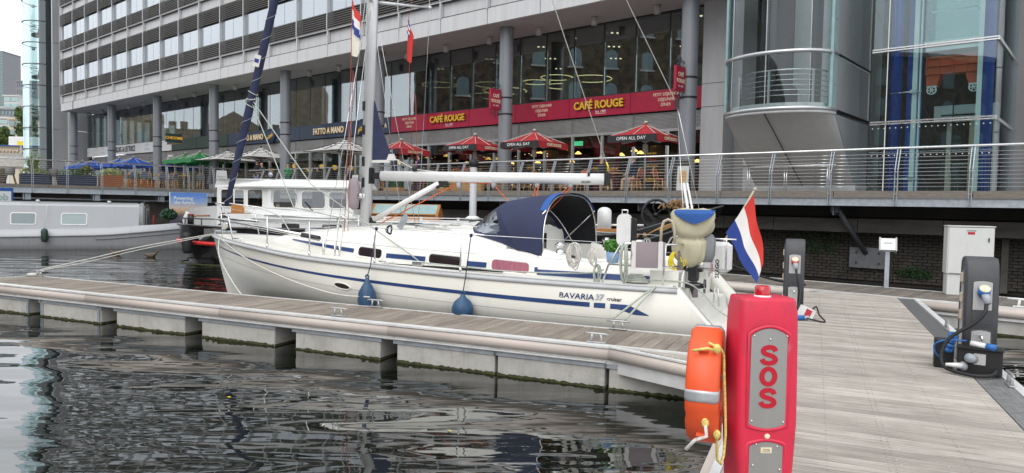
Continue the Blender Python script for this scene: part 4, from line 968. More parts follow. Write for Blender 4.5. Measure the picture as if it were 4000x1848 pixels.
# A-board and menu board
e = EF(PF, 'menu_board', -5.15, .95, 0, rz=R(12), label='black menu board with pale poster behind the railing', cat='board')
O('board', MB().cbox((0, .05, .55), (.5, .04, 1.1), 0, 0, R(-8)), 'sign_black', e); O('poster', MB().cbox((.05, .0, .45), (.4, .012, .85), 0, 0, R(-8)), 'far_pale', e); O('picture', MB().cbox((.05, -.012, .5), (.22, .006, .4), 0, 0, R(-8)), 'gold_paint', e); O('rear_leg', MB().cbox((0, .3, .5), (.48, .03, 1.05), 0, 0, R(12)), 'sign_black', e)
e = EF(PF, 'notice_board', -22.6, .4, 0, label='small white notice board left of the mast foot', cat='board'); O('board', MB().cbox((0, 0, .5), (.45, .02, .55), 0, 0, R(-8)), 'board_white', e); O('stand', MB().cbox((0, .1, .2), (.04, .03, .5)), 'iron', e); O('print', MB().cbox((0, -.015, .5), (.3, .004, .35), 0, 0, R(-8)), 'galvanised', e)
e = EF(PF, 'security_camera', -49.6, 3.4, 2.7, label='white security camera cluster below the white sign', cat='camera'); O('arm', MB().cbox((0, .2, 0), (.05, .4, .05)), 'white_paint', e); O('housing', MB().cbox((.2, -.1, .05), (.5, .16, .16), R(20)).cbox((-.3, -.1, -.1), (.4, .14, .14), R(-30)), 'white_paint', e)
# ---------------------------------------------------------------- people
def person(name, label, fr, x, y, rz, h, top, leg, hair, seated=False, z=0, arms='down', bald=False, shoe='sign_black', lean=0, extra=None):
    e = E(name, fr.w(x, y, z), fr.a + R(rz), label=label, cat='person', group='people on the promenade')
    s = h / 1.75 if not seated else h
    V = {}; Ed = []; rad = {}; mt = {}
    def j(n, p, r_, par=None, m=0):
        V[n] = Vector(p) * s; rad[n] = r_ * s
        if par: Ed.append((par, n, m))
    hz = .92 if not seated else .5
    j('pelvis', (0, 0, hz), .135); j('waist', (0, -.01, hz + .14), .125, 'pelvis', 1); j('chest', (0, -.0 - lean * .1, hz + .34), .15, 'waist', 1); j('collar', (0, .01 - lean * .16, hz + .5), .085, 'chest', 1)
    j('neck', (0, -.01 - lean * .2, hz + .57), .052, 'collar', 0); j('jaw', (0, -.03 - lean * .27, hz + .64), .07, 'neck', 0); j('skull', (0, -.012 - lean * .3, hz + .73), .092, 'jaw', 0); j('crown', (0, .0 - lean * .3, hz + .8), .062, 'skull', 0)
    for q, sx in (('l', -1), ('r', 1)):
        j('sho' + q, (.175 * sx, .0 - lean * .1, hz + .45), .062, 'collar', 1)
        if arms == 'rail': el, wr = (.24 * sx, -.12, hz + .2), (.15 * sx, -.34, hz + .18)
        elif arms == 'lap': el, wr = (.23 * sx, -.08, hz + .17), (.1 * sx, -.3, hz + .13)
        elif arms == 'pocket': el, wr = (.27 * sx, .06, hz + .2), (.2 * sx, -.05, hz + .0)
        else: el, wr = (.23 * sx, .03, hz + .18), (.24 * sx, -.06, hz - .06)
        j('elb' + q, el, .046, 'sho' + q, 1); j('wri' + q, wr, .032, 'elb' + q, 1)
        d = (Vector(wr) - Vector(el)).normalized(); j('hand' + q, tuple(Vector(wr) + d * .09), .034, 'wri' + q, 0)
        j('hip' + q, (.09 * sx, 0, hz - .06), .095, 'pelvis', 2)
        if seated: kn, an, to = (.1 * sx, -.42, hz - .04), (.1 * sx, -.44, .07), (.1 * sx, -.6, .04)
        else: kn, an, to = (.1 * sx, -.02, .49), (.1 * sx, .02, .08), (.11 * sx, -.14, .035)
        j('knee' + q, kn, .06, 'hip' + q, 2); j('ank' + q, an, .043, 'knee' + q, 2); j('toe' + q, to, .036, 'ank' + q, 3)
    names = list(V); ix = {n: i for i, n in enumerate(names)}
    me = bpy.data.meshes.new('body'); me.from_pydata([V[n] for n in names], [(ix[a], ix[b]) for a, b, _ in Ed], [])
    ob = bpy.data.objects.new('body', me); COL.objects.link(ob)
    sk = ob.modifiers.new('s', 'SKIN'); sk.use_smooth_shade = True
    for n in names: me.skin_vertices[0].data[ix[n]].radius = (rad[n] * (1.25 if n in ('chest', 'waist', 'pelvis') else 1), rad[n] * (.85 if n in ('chest', 'waist') else 1))
    me.skin_vertices[0].data[0].use_root = True
    ss = ob.modifiers.new('u', 'SUBSURF'); ss.levels = 1; ss.render_levels = 1
    dg = bpy.context.evaluated_depsgraph_get(); m2 = bpy.data.meshes.new_from_object(ob.evaluated_get(dg)); bpy.data.objects.remove(ob)
    m2.materials.clear()
    for k in ('skin', top, leg, shoe): m2.materials.append(MATS[k])
    segs = [(V[a], V[b], m, min(rad[a], rad[b])) for a, b, m in Ed]
    for p_ in m2.polygons:
        c = p_.center; best = 9
        for a, b, m, r_ in segs:
            ab = b - a; t = max(0, min(1, (c - a).dot(ab) / max(1e-9, ab.length_squared))); d = (c - a - ab * t).length - r_ * .9
            if d < best: best = d; p_.material_index = m
        p_.use_smooth = True
    body = O('body', m2, None, e)
    hd = V['skull']; jw = V['jaw']
    # face: nose, eyes, ears; fingers
    f = MB(); f.sph(hd + Vector((0, -.09, -.035)) * s, .018 * s, 6, 4, (1, 1.2, 1.3))
    for sx in (-1, 1): f.sph(hd + Vector((.09 * sx, .01, -.02)) * s, .025 * s, 6, 4, (.5, 1, 1.3))
    for q in 'lr':
        p0 = V['hand' + q]; d = (V['hand' + q] - V['wri' + q]).normalized(); sd_ = d.cross(Vector((0, 1, .2))).normalized()
        for k in range(4): f.tube([p0 + sd_ * (k - 1.5) * .02 * s, p0 + sd_ * (k - 1.5) * .023 * s + d * (.07 - .01 * abs(k - 1.5)) * s], [.011 * s, .007 * s], 5)
        f.tube([p0 - d * .03 * s, p0 + sd_ * .045 * s + d * .02 * s], [.012 * s, .008 * s], 5)
    O('face_and_fingers', f, 'skin', body)
    ey = MB()
    for sx in (-1, 1): ey.sph(hd + Vector((.033 * sx, -.082, -.008)) * s, .011 * s, 6, 4)
    ey.cbox(hd + Vector((0, -.082, -.085)) * s, (.045 * s, .012 * s, .009 * s)); O('eyes_and_mouth', ey, 'hair_dark', body)
    if not bald:
        hm = MB(); hm.sph(hd + Vector((0, .022, .03)) * s, .108 * s, 12, 8, (.93, 1, 1)); hm.v = [v if not (v[1] < hd.y - .045 * s and v[2] < hd.z + .055 * s) else (v[0] * .8, hd.y - .02 * s, max(v[2], hd.z + .055 * s)) for v in hm.v]
        O('hair', hm, hair, body)
    if extra: extra(e, V, s)
    return e
def backpack(e, V, s): O('backpack', MB().bbox(-.14, .14, .1, .26, V['waist'].z, V['collar'].z - .04, .03), 'sign_black', e)
def glasses(e, V, s):
    h_ = V['skull']; O('glasses', MB().cbox((h_.x, h_.y - .095, h_.z - .005), (.15, .012, .03)), 'iron', e)
def tie(e, V, s):
    c = V['chest']; O('shirt_front', MB().prism([(-.05, c.z + .14), (.05, c.z + .14), (.015, c.z - .2), (-.015, c.z - .2)], c.y - .17, c.y - .1), 'cloth_white', e)
person('person', 'standing person in charcoal top with backpack and light jeans at railing', PF, -32.75, .95, 10, 1.82, 'cloth_charcoal', 'cloth_jeans', 'hair_dark', arms='pocket', extra=backpack)
person('person', 'bald person in olive jacket looking down over the railing', PF, -31.95, .9, 15, 1.66, 'cloth_olive', 'cloth_charcoal', 'hair_grey', bald=True, lean=.5, arms='rail')
person('person', 'child in dark jacket leaning at the railing above the barge lamp', PF, -31.0, .85, -10, 1.34, 'cloth_charcoal', 'cloth_navy', 'hair_dark', lean=.4, arms='rail')
person('person', 'person in green top and dark cardigan beside the grey column', PF, -29.45, .95, 60, 1.56, 'cloth_green', 'cloth_charcoal', 'hair_dark', arms='rail')
person('person', 'dark dressed person seated behind the railing left of the mast', PF, -27.2, 1.4, -60, 1.0, 'cloth_charcoal', 'cloth_charcoal', 'hair_dark', seated=True, arms='lap')
person('person', 'person in navy suit and pale shirt in profile beside a red parasol', PF, -18.55, 1.0, -75, 1.72, 'cloth_suit', 'cloth_suit', 'hair_dark', arms='down', extra=tie)
person('person', 'person in navy striped jumper and white trainers by the mast', PF, -20.3, 1.0, 160, 1.8, 'cloth_navy', 'cloth_navy', 'hair_dark', arms='pocket', shoe='cloth_white')
person('person', 'grey haired person with glasses and beige trousers seated at café table', PF, -7.25, 1.35, -80, 1.0, 'cloth_navy', 'cloth_beige', 'hair_grey', seated=True, arms='lap', extra=glasses)
person('person', 'person in dark top seated at café table behind the boom end', PF, -8.65, 1.3, 80, 1.0, 'cloth_charcoal', 'cloth_beige', 'hair_grey', seated=True, arms='lap')
person('person', 'person in green top seated behind the flowers', PF, -17.0, 2.9, -20, 1.0, 'cloth_olive', 'cloth_charcoal', 'hair_dark', seated=True, arms='lap')
# ---------------------------------------------------------------- pontoons
def board_mesh(L_, w_, groove, name='deck_board', mat='decking'):
    """one board: width along x, length along y, top at z = 0, reeded when groove"""
    if not groove: return MB().bbox(.003, w_ - .003, 0, L_, -.03, 0, .004).mesh(name, mat)
    n = 7; pr = [(.004, -.03), (.004, -.008)]
    for i in range(n):
        a = .008 + (w_ - .016) * i / n; b = .008 + (w_ - .016) * (i + 1) / n
        pr += [(a, -.008), (a + (b - a) * .2, 0), (a + (b - a) * .8, 0), (b, -.008)]
    pr += [(w_ - .004, -.008), (w_ - .004, -.03)]
    return MB().prism(pr, 0, L_, 'xz').mesh(name, mat)
BW = .146
# finger pontoon
FP = E('finger_pontoon', FF.w(0, 0), FF.a, label='finger pontoon with grooved grey decking and beige rubbing fender', cat='pontoon')
bmf = board_mesh(1.1, BW, True, mat='decking_worn')
x = -12.2; i = 0
while x < 1.75:
    O('deck_board', bmf, None, FP, loc=(x, .03, .001 * (i % 3))); x += BW; i += 1
O('edge_strip', MB().box(-12.23, 1.9, -.03, .028, -.05, .008), 'alu_edge', FP); O('edge_strip', MB().box(-12.23, 1.9, 1.132, 1.17, -.05, .008), 'alu_edge', FP); O('edge_strip', MB().box(-12.26, -12.23, -.03, 1.17, -.05, .01), 'alu_edge', FP)
def dfender(p0, p1, nrm, r_=.075):
    """D shaped rubbing fender between two points, bulging towards nrm"""
    p0, p1, nrm = Vector(p0), Vector(p1), Vector(nrm).normalized(); up_ = Vector((0, 0, 1)); m = MB().sh()
    pr = [nrm * (r_ * 1.05 * math.sin(math.pi * t / 10)) + up_ * (r_ * math.cos(math.pi * t / 10)) for t in range(11)]
    m.loft([[p0 + q for q in pr], [p1 + q for q in pr]], True, True); return m
segs = [-12.2, -8.81, -5.75, -2.7, .34]
for a, b in zip(segs[:-1], segs[1:]): O('rubbing_fender', dfender((a + .004, -.04, -.085), (b - .004, -.04, -.085), (0, -1, 0)), 'fender_beige', FP)
O('top_lip', MB().box(-12.2, .34, -.1, -.03, -.016, .008), 'alu_edge', FP)
O('rubbing_fender', dfender((.36, -.045, -.085), (1.95, -.72, -.085), (-.4, -.92, 0)), 'fender_beige', FP)
O('top_lip', MB().prism([(.34, -.09), (1.93, -.77), (1.96, -.7), (.36, -.03)], -.012, .007, 'xy'), 'alu_edge', FP)
O('gusset_deck', MB().prism([(.7, -.06), (1.9, -.62), (1.9, -.03), (.7, -.03)], -.04, -.008, 'xy'), 'decking', FP)
O('gusset_frame', MB().prism([(.45, -.09), (1.9, -.72), (1.9, -.03), (.45, -.03)], -.3, -.16, 'xy'), 'alu_edge', FP)
O('lower_rail', MB().box(-12.2, .3, -.09, -.02, -.19, -.175).box(-12.2, 1.6, -.05, 0, -.21, -.16), 'alu_edge', FP)
O('side_beam', MB().box(-12.2, 1.9, .002, .06, -.22, -.05).box(-12.2, 1.9, 1.1, 1.15, -.22, -.05), 'galvanised', FP)
fl_edges = [(-12.2, -10.44), (-10.09, -8.51), (-8.12, -6.55), (-6.18, -4.72), (-4.33, -2.87), (-2.6, -1.15), (-1.11, .28), (.33, 1.75)]
for k, (a, b) in enumerate(fl_edges):
    f_ = O('float', MB().bbox(a, b, -.03, 1.12, -.75, -.215, .01), 'concrete', FP)
    O('top_band', MB().box(a - .05, b + .03, -.05, -.032, -.255, -.205), 'galvanised', f_)
    m = MB(); n = 40; wr_ = random.Random(k)
    zt = [WATER + .03 + wr_.uniform(-.01, .012) for _ in range(n + 1)]
    m.add([(lerp(a, b, t / n), -.036 - wr_.uniform(0, .012), zt[t]) for t in range(n + 1)] + [(lerp(a, b, t / n), -.04, WATER - .1) for t in range(n + 1)], [(t, t + 1, n + 2 + t, n + 1 + t) for t in range(n)])
    m.box(b, b + .012, -.03, 1.1, WATER - .1, WATER + .03); O('waterline_weed', m, 'weed', f_)
    if k < 2:
        for q in ((b - .02,) if k == 0 else (a + .04, b - .04)): O('corner_angle', MB().box(q - .03, q + .03, -.05, -.032, WATER + .03, -.2), 'galvanised', f_)
def cleat(name='mooring_cleat'):
    e = E(name)
    O('base', MB().bbox(-.15, .15, -.035, .035, 0, .018, .006), 'cleat_metal', e)
    O('horn', MB().tube([(-.2, 0, .135), (-.12, 0, .14), (.12, 0, .14), (.2, 0, .135)], [.011, .018, .018, .011], 8), 'cleat_metal', e)
    for sx in (-1, 1): O('leg', MB().cyl((.085 * sx, 0, .015), (.065 * sx, 0, .14), .024, .016, 8), 'cleat_metal', e)
    return e
ct = cleat(); T_ = TREE(ct)
for i, (fr, x, y, rz_, lb) in enumerate(((FF, .14, .06, 0, 'aluminium cleat on the near edge close to the lifebuoy'), (FF, .1, 1.1, 0, 'aluminium cleat holding the stern line of the sailboat'), (FF, -3.68, .1, 0, 'aluminium cleat on the near edge mid pontoon'), (FF, -3.76, 1.1, 0, 'aluminium cleat by the blue fender holding the bow spring'), (FF, -11.95, 1.1, 0, 'aluminium cleat at the far left pontoon end'), (WF, 2.24, 6.9, 90, 'aluminium cleat on the far right edge of the walkway'), (WF, 2.24, 3.35, 90, 'aluminium cleat beside the right power pedestal'))):
    o = ct if i == 0 else COPYT(T_)
    o.location = fr.w(x, y, .008); o.rotation_euler = (0, 0, fr.a + R(rz_)); o.scale = (.78,) * 3; tag(o, lb, 'cleat', 'mooring cleats')
e = E('corner_roller', FF.w(-12.15, 1.12, 0), FF.a, label='pale corner roller at the left pontoon end', cat='fender'); O('wheel', MB().lathe([(.02, .0), (.11, .0), (.14, .03), (.11, .06), (.02, .07)], n=18), 'far_pale', e); O('bracket', MB().box(-.12, .06, -.06, .06, -.05, .02), 'alu_edge', e)
fk = MB(); rf_ = random.Random(13)
for k in range(170):
    x_, y_ = rf_.uniform(-12, 1.6), rf_.uniform(.06, 1.1); r_ = rf_.uniform(.003, .011); fk.add([(x_ + r_ * rf_.uniform(.5, 1) * math.cos(a * 1.05), y_ + r_ * rf_.uniform(.5, 1) * math.sin(a * 1.05), .0045) for a in range(6)], [tuple(range(6))])
O('droppings', fk, 'white_paint', FP, kind='stuff')
# main walkway
MW = E('main_walkway', WF.w(0, 0), WF.a, label='wide main walkway of weathered grey boards at right', cat='pontoon')
wl = 1.965
bwm = [board_mesh(wl, BW, True)]
y = -5.2; i = 0; rw = random.Random(2)
while y < 10.9:
    # boards lie across: local x of the board along the walkway
    x1 = wl if y < 10.6 else wl
    if y < 10.62: O('deck_board', bwm[0], None, MW, loc=(.02 + wl, y, .0025 * rw.random()), rz=R(90))
    else: O('deck_board', bwm[0], None, MW, loc=(.02 + wl, y, .002 * rw.random()), rz=R(90))
    y += BW; i += 1
scr = MB()
yy = -2.0
while yy < 10.6:
    for xx in (.12, .62, .98, 1.02, 1.45, 1.88):
        scr.cbox((xx, yy + .035, .0035), (.007, .007, .003)); scr.cbox((xx, yy + .11, .0035), (.007, .007, .003))
    yy += BW
O('deck_screws', scr, 'steel', MW, kind='stuff')
fk = MB()
for k in range(160):
    x_, y_ = rf_.uniform(.05, 1.95), rf_.uniform(-1, 10.5); r_ = rf_.uniform(.003, .009); fk.add([(x_ + r_ * rf_.uniform(.5, 1) * math.cos(a * 1.05), y_ + r_ * rf_.uniform(.5, 1) * math.sin(a * 1.05), .0055) for a in range(6)], [tuple(range(6))])
O('droppings', fk, 'white_paint', MW, kind='stuff')
O('edge_strip', MB().box(-.04, .018, -5, 11, -.06, .01), 'alu_edge', MW); O('edge_strip', MB().box(2.25, 2.3, -5, 10.8, -.06, .012), 'alu_edge', MW); O('edge_strip', MB().box(2.3, 2.36, -5, 10.8, -.1, -.005), 'alu_edge', MW)
O('kerb_panel', MB().box(-.1, -.04, -5, 6, -.3, -.01), 'fender_beige', MW)
gr = MB(); y = 4.0
while y < 10.7: gr.box(1.995, 2.245, y, y + 6.7 - 3.0 if False else y + .9, -.02, -.012); y += .92
O('service_duct_base', gr, 'pedestal', MW)
gb = MB()
for k in range(9): gb.box(2.0 + k * .028, 2.014 + k * .028, 4.4, 10.7, -.012, .004)
O('service_grating', gb, 'grating', MW)
for k in range(7): 
    cp = MB().box(1.995, 2.245, 4.3 - (k + 1) * 1.02, 4.3 - k * 1.02 - .01, -.02, .003)
    for a in range(5):
        for b in range(20): cp.cbox((2.02 + a * .05 + .012 * (b % 2), 4.25 - k * 1.02 - b * .05 - .01, .004), (.022, .01, .003), R(45 if b % 2 else -45))
    O('chequer_plate', cp, 'grating', MW)
O('side_beam', MB().box(-.02, .03, -5, 10.8, -.3, -.06).box(2.22, 2.28, -5, 10.4, -.3, -.07), 'galvanised', MW)
for k in range(5): O('float', MB().bbox(.1, 2.15, -3.5 + k * 2.9, -1.1 + k * 2.9, -.75, -.3, .01), 'concrete', MW)
# back pontoon along the dock wall
BF = FR((7.61, 13.55), -43, 0)
BP = E('wall_pontoon', BF.w(0, 0), BF.a, label='far pontoon of dark grey boards along the dock wall', cat='pontoon')
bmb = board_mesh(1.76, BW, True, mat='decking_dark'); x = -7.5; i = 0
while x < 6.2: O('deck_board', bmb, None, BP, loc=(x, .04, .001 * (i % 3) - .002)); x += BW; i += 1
O('edge_strip', MB().box(-8, 6.5, -.05, .04, -.03, .008), 'alu_edge', BP); O('edge_strip', MB().box(-8, 6.5, 1.8, 1.84, -.03, .008), 'alu_edge', BP)
for a, b in ((-8, -1.9), (.12, 3.1), (3.12, 6.5)): O('rubbing_fender', dfender((a, -.05, -.1), (b, -.05, -.1), (0, -1, 0), .085), 'fender_beige', BP)
O('side_beam', MB().box(-8, -1.9, -.06, 0, -.24, -.19).box(.3, 6.5, -.06, 0, -.24, -.19), 'alu_edge', BP)
for a, b in ((-7.6, -5.6), (-5.2, -2.2), (.35, 2.45), (2.95, 5.0)):
    f_ = O('float', MB().bbox(a, b, 0, 1.7, -.75, -.245, .01), 'concrete', BP); O('waterline_weed', MB().box(a, b, -.012, 0, WATER - .1, WATER + .03), 'weed', f_)
e = E('mooring_cleat', BF.w(1.75, .12, .008), BF.a, label='white cleat on the far pontoon at the right edge', cat='cleat', group='mooring cleats'); O('base', MB().bbox(-.18, .18, -.04, .04, 0, .02, .006), 'white_paint', e); O('horn', MB().tube([(-.26, 0, .14), (.26, 0, .14)], .02, 8), 'white_paint', e)
for sx in (-1, 1): O('leg', MB().cyl((.1 * sx, 0, .01), (.08 * sx, 0, .14), .025, .02, 8), 'white_paint', e)
O('mooring_rope', MB().tube([BF.w(1.75, .12, .12), BF.w(2.0, .2, .16), BF.w(2.3, .1, .3), BF.w(2.9, -.3, .6)], .025, 7), 'rope_black', label='thick black rope on the white cleat at the right edge', cat='rope')
# white electrical cabinet and card reader
e = E('electrical_cabinet', BF.w(.3, 1.3, 0), BF.a + R(22), label='tall white metal cabinet on the far pontoon', cat='cabinet')
O('body', MB().bbox(-.02, .78, .0, .4, .42, 1.37, .012), 'cabinet', e); O('plinth', MB().bbox(0, .76, .02, .38, 0, .415, .01), 'cabinet', e); O('door', MB().bbox(.0, .765, -.018, .0, .44, 1.35, .006), 'cabinet', e)
O('handle', MB().box(.67, .69, -.04, -.02, 1.08, 1.16), 'iron', e); O('roof', MB().box(-.03, .79, -.025, .41, 1.37, 1.39), 'cabinet', e)
st = O('warning_sticker', MB().box(.32, .44, -.022, -.019, 1.22, 1.27), 'letter_red', e); O('notice_sticker', MB().box(.3, .46, -.022, -.019, 1.285, 1.305), 'far_grey', e)
e = E('card_reader_post', BF.w(-.9, 1.62, 0), BF.a + R(20), label='slim grey post with white card reader box', cat='post')
O('post', MB().bbox(-.045, .045, -.03, .03, 0, .85, .006), 'galvanised', e); O('reader_box', MB().cbox((0, -.02, .93), (.3, .12, .26), 0, 0, R(-22)), 'plastic_white', e); O('keypad', MB().cbox((0, -.085, .88), (.09, .02, .07), 0, 0, R(-22)), 'iron', e); O('display', MB().cbox((0, -.06, .97), (.16, .02, .03), 0, 0, R(-22)), 'socket_grey', e)
O('side_fin', MB().cbox((-.155, -.02, .93), (.03, .15, .3), 0, 0, R(-22)).cbox((.155, -.02, .93), (.03, .15, .3), 0, 0, R(-22)), 'narrow_grey', e)
# ---------------------------------------------------------------- SOS pillar
SOSP = WF
def barrel(w_, h_, d_, bulge, taper, n=18, c=.035):
    """upright body with bulging sides: rings from foot to top with rounded corners"""
    rings = []
    for i in range(n + 1):
        t = i / n; z = h_ * t
        hw_ = w_ / 2 * (1 + bulge * math.sin(math.pi * min(1, t * 1.02)) - taper * max(0, .5 - t) * 2 * .5)
        hd = d_ / 2 * (1 - .15 * t); cc = c; s_ = 0
        if i == n: s_ = .01
        r_ = []
        for (sx, sy, a0) in ((1, -1, -90), (1, 1, 0), (-1, 1, 90), (-1, -1, 180)):
            for q in range(5):
                a = R(a0 + q * 22.5); r_.append((sx * (hw_ - s_ - cc) + cc * math.cos(a), sy * (hd - s_ - cc) + cc * math.sin(a), z))
        rings.append(r_)
    top = rings[-1]; rings[-1] = [(p[0], p[1], h_) for p in top]; rings.insert(-1, [(p[0] * 1.03, p[1] * 1.03, h_ - .012) for p in top])
    return rings
def plate_poly(x0, x1, z0, z1, arch, low=0):
    """panel outline with arched top (and optionally bowed foot)"""
    pts = []; n = 10
    for i in range(n + 1): t = i / n; pts.append((lerp(x0, x1, t), z1 - arch + arch * math.sin(math.pi * t) ** .8))
    for i in range(n + 1): t = i / n; pts.append((lerp(x1, x0, t), z0 + low - low * math.sin(math.pi * t) ** .8))
    return pts
sa = R(2)
S = E('sos_pillar', (1.212, 3.44, 0), sa, label='bright red emergency pillar with SOS in red letters on grey plate', cat='pillar')
O('body', MB().sh().loft(barrel(.276, 1.19, .26, .055, .45)), 'sos_red', S)
O('beacon', MB().lathe([(.036, 1.185), (.038, 1.2), (.036, 1.235), (.028, 1.243), (.001, 1.245)], n=24), 'lens_red', S); O('beacon_collar', MB().lathe([(.04, 1.183), (.041, 1.196), (.036, 1.199)], n=24), 'alu_edge', S)
def inset(e, x0, x1, z0, z1, arch, y, low, mat='sos_plate', rim='sos_red', rimw=.016):
    o_ = plate_poly(x0 - rimw, x1 + rimw, z0 - rimw, z1 + rimw, arch * 1.1, low); i_ = plate_poly(x0, x1, z0, z1, arch, low); n = len(o_)
    m = MB().sh(); m.add([(p[0], y - .002, p[1]) for p in o_] + [((p[0] + q[0]) / 2, y - .011, (p[1] + q[1]) / 2) for p, q in zip(o_, i_)] + [(p[0], y - .001, p[1]) for p in i_], [(j, (j + 1) % n, n + (j + 1) % n, n + j) for j in range(n)] + [(n + j, n + (j + 1) % n, 2 * n + (j + 1) % n, 2 * n + j) for j in range(n)])
    O('plate_rim', m, rim, e); p_ = O('face_plate', MB().prism(i_, y - .004, y - .0005), mat, e)
    return p_
FYs = -.132
def letter(ch, par, cx, cz, h_=.084, w_=.07, st=.0122):
    """heavy grotesque S or O as a flat ribbon on the plate"""
    if ch == 'O': c = [(.37 * math.cos(R(a)), .385 * math.sin(R(a))) for a in range(0, 361, 12)]
    else:
        k = [(.37, .2), (.27, .35), (.02, .4), (-.24, .345), (-.33, .22), (-.25, .09), (.0, .015), (.26, -.075), (.37, -.215), (.27, -.345), (0, -.4), (-.28, -.345), (-.39, -.19)]; c = []
        for i in range(len(k) - 1):
            p = [k[max(0, i - 1)], k[i], k[i + 1], k[min(len(k) - 1, i + 2)]]
            for q in range(5):
                t = q / 5; c.append(tuple(.5 * (2 * p[1][d] + (p[2][d] - p[0][d]) * t + (2 * p[0][d] - 5 * p[1][d] + 4 * p[2][d] - p[3][d]) * t * t + (3 * p[1][d] - p[0][d] - 3 * p[2][d] + p[3][d]) * t ** 3) for d in (0, 1)))
        c.append(k[-1])
    c = [(cx + x * w_ * 1.18, cz + z * h_ * 1.12) for x, z in c]; n = len(c); vs = []
    for i in range(n):
        a, b = (c[i - 1], c[i + 1]) if 0 < i < n - 1 else ((c[-2], c[1]) if ch == 'O' else (c[max(0, i - 1)], c[min(n - 1, i + 1)]))
        dx, dz = b[0] - a[0], b[1] - a[1]; l = math.hypot(dx, dz); nx, nz_ = -dz / l * st, dx / l * st * .92
        for y in (FYs + .0058, FYs + .0078): vs += [(c[i][0] + nx, y, c[i][1] + nz_), (c[i][0] - nx, y, c[i][1] - nz_)]
    m = MB()
    m.add(vs, [f for i in range(n - 1) for f in ((4 * i, 4 * i + 4, 4 * i + 5, 4 * i + 1), (4 * i, 4 * i + 2, 4 * i + 6, 4 * i + 4), (4 * i + 1, 4 * i + 5, 4 * i + 7, 4 * i + 3))])
    O('letter', m, 'letter_red', par)
p1 = inset(S, -.093, .078, .585, 1.055, .035, FYs + .012, .02)
for k, (z, s_) in enumerate((( .885, 'S'), (.785, 'O'), (.683, 'S'))): letter(s_, p1, -.008, z + .045)
for (x, z) in ((-.08, 1.02), (.075, 1.02), (-.08, .62), (.07, .615), (-.004, 1.005)): O('screw', MB().sph((x, FYs + .007, z), .0055, 8, 5), 'steel', p1)
O('push_knob', MB().lathe([(.013, 0), (.013, -.006), (.009, -.009), (.0005, -.0095)], (-.004, FYs + .01, .547), 14, axis='y'), 'letter_cream', S)
p2 = inset(S, -.086, .072, .22, .52, .02, FYs + .012, .02)
for (x, z) in ((-.055, .51), (.045, .5), (-.068, .41), (.06, .39)): O('screw', MB().sph((x, FYs + .007, z), .0055, 8, 5), 'steel', p2)
st = O('warning_label', MB().box(-.032, .02, FYs + .0065, FYs + .0075, .468, .495), 'letter_cream', p2); TXT('Warning', 'letter_dark', st, (-.006, FYs + .006, .483), .009, .0002); TXT('Lifting the buoy starts\nthe recording alarm', 'letter_dark', st, (-.006, FYs + .006, .4775), .0045, .0002)
# lifebuoy on the pillar's left side
LB = E('lifebuoy', (.972, 3.5, .75), R(70), label='orange ring lifebuoy with grey reflective bands on the red pillar', cat='lifebuoy')
m = MB().sh(); Rr, rw_, rt = .215, .068, .075; nseg = 48
prof = [(-1, -.75), (-.7, -1), (.7, -1), (1, -.75), (1, .75), (.7, 1), (-.7, 1), (-1, .75)]
def buoy_ring(a, k=1.0):
    return [((Rr + p[0] * rw_ * k) * math.cos(a), p[1] * rt * k, (Rr + p[0] * rw_ * k) * math.sin(a)) for p in prof]
rings = [buoy_ring(2 * math.pi * i / nseg, .93 if (i % 12) in (3,) else 1) for i in range(nseg)]
m.loft(rings + [rings[0]], True, False); O('ring', m, 'buoy_orange', LB)
for a0 in (0, 90, 180, 270):
    b = MB().sh(); b.loft([buoy_ring(R(a0 - 5.5 + 11 * t / 4), 1.025) for t in range(5)], True, True); O('reflective_band', b, 'reflective', LB)
for a0 in (45, 135, 225, 315):
    a = R(a0); O('rope_lug', MB().cbox(((Rr + rw_ + .008) * math.cos(a), 0, (Rr + rw_ + .008) * math.sin(a)), (.02, .045, .035), 0, -a), 'buoy_orange', LB)
rope = []
for i in range(61):
    t = i / 60; a = R(140 + t * 90); sag = .0
    rope.append(((Rr + rw_ + .02 + .03 * math.sin(math.pi * t)) * math.cos(a), -.03 - .02 * math.sin(t * 9), (Rr + rw_ + .02 + .03 * math.sin(math.pi * t)) * math.sin(a)))
O('grab_rope', MB().tube([(-.2, -.02, .235), (-.16, -.075, .2), (-.13, -.085, .17), (-.14, -.09, .08), (-.15, -.1, -.08), (-.14, -.105, -.2), (-.15, -.1, -.3), (-.175, -.09, -.335), (-.2, -.075, -.31), (-.2, -.07, -.22), (-.215, -.07, -.19)], .0066, 8), 'rope_yellow', LB)
O('grab_rope', MB().tube([(-.24, .05, .2), (-.235, -.02, .215), (-.215, -.065, .2)], .0066, 8), 'rope_yellow', LB)
O('rope_tail', MB().tube([(-.265, -.02, -.12), (-.28, -.03, -.18), (-.29, .02, -.2), (-.285, .06, -.25)], .0085, 8), 'rope_white', LB)
for p_ in ((-.225, -.06, .215), (-.26, -.02, -.125), (-.215, -.07, -.185)): O('knot', MB().sph(p_, .018, 8, 6, (1, 1, 1.3)), 'rope_yellow', LB)
O('bracket', MB().box(-.03, .12, -.02, .06, -.02, .2), 'rubber', LB)
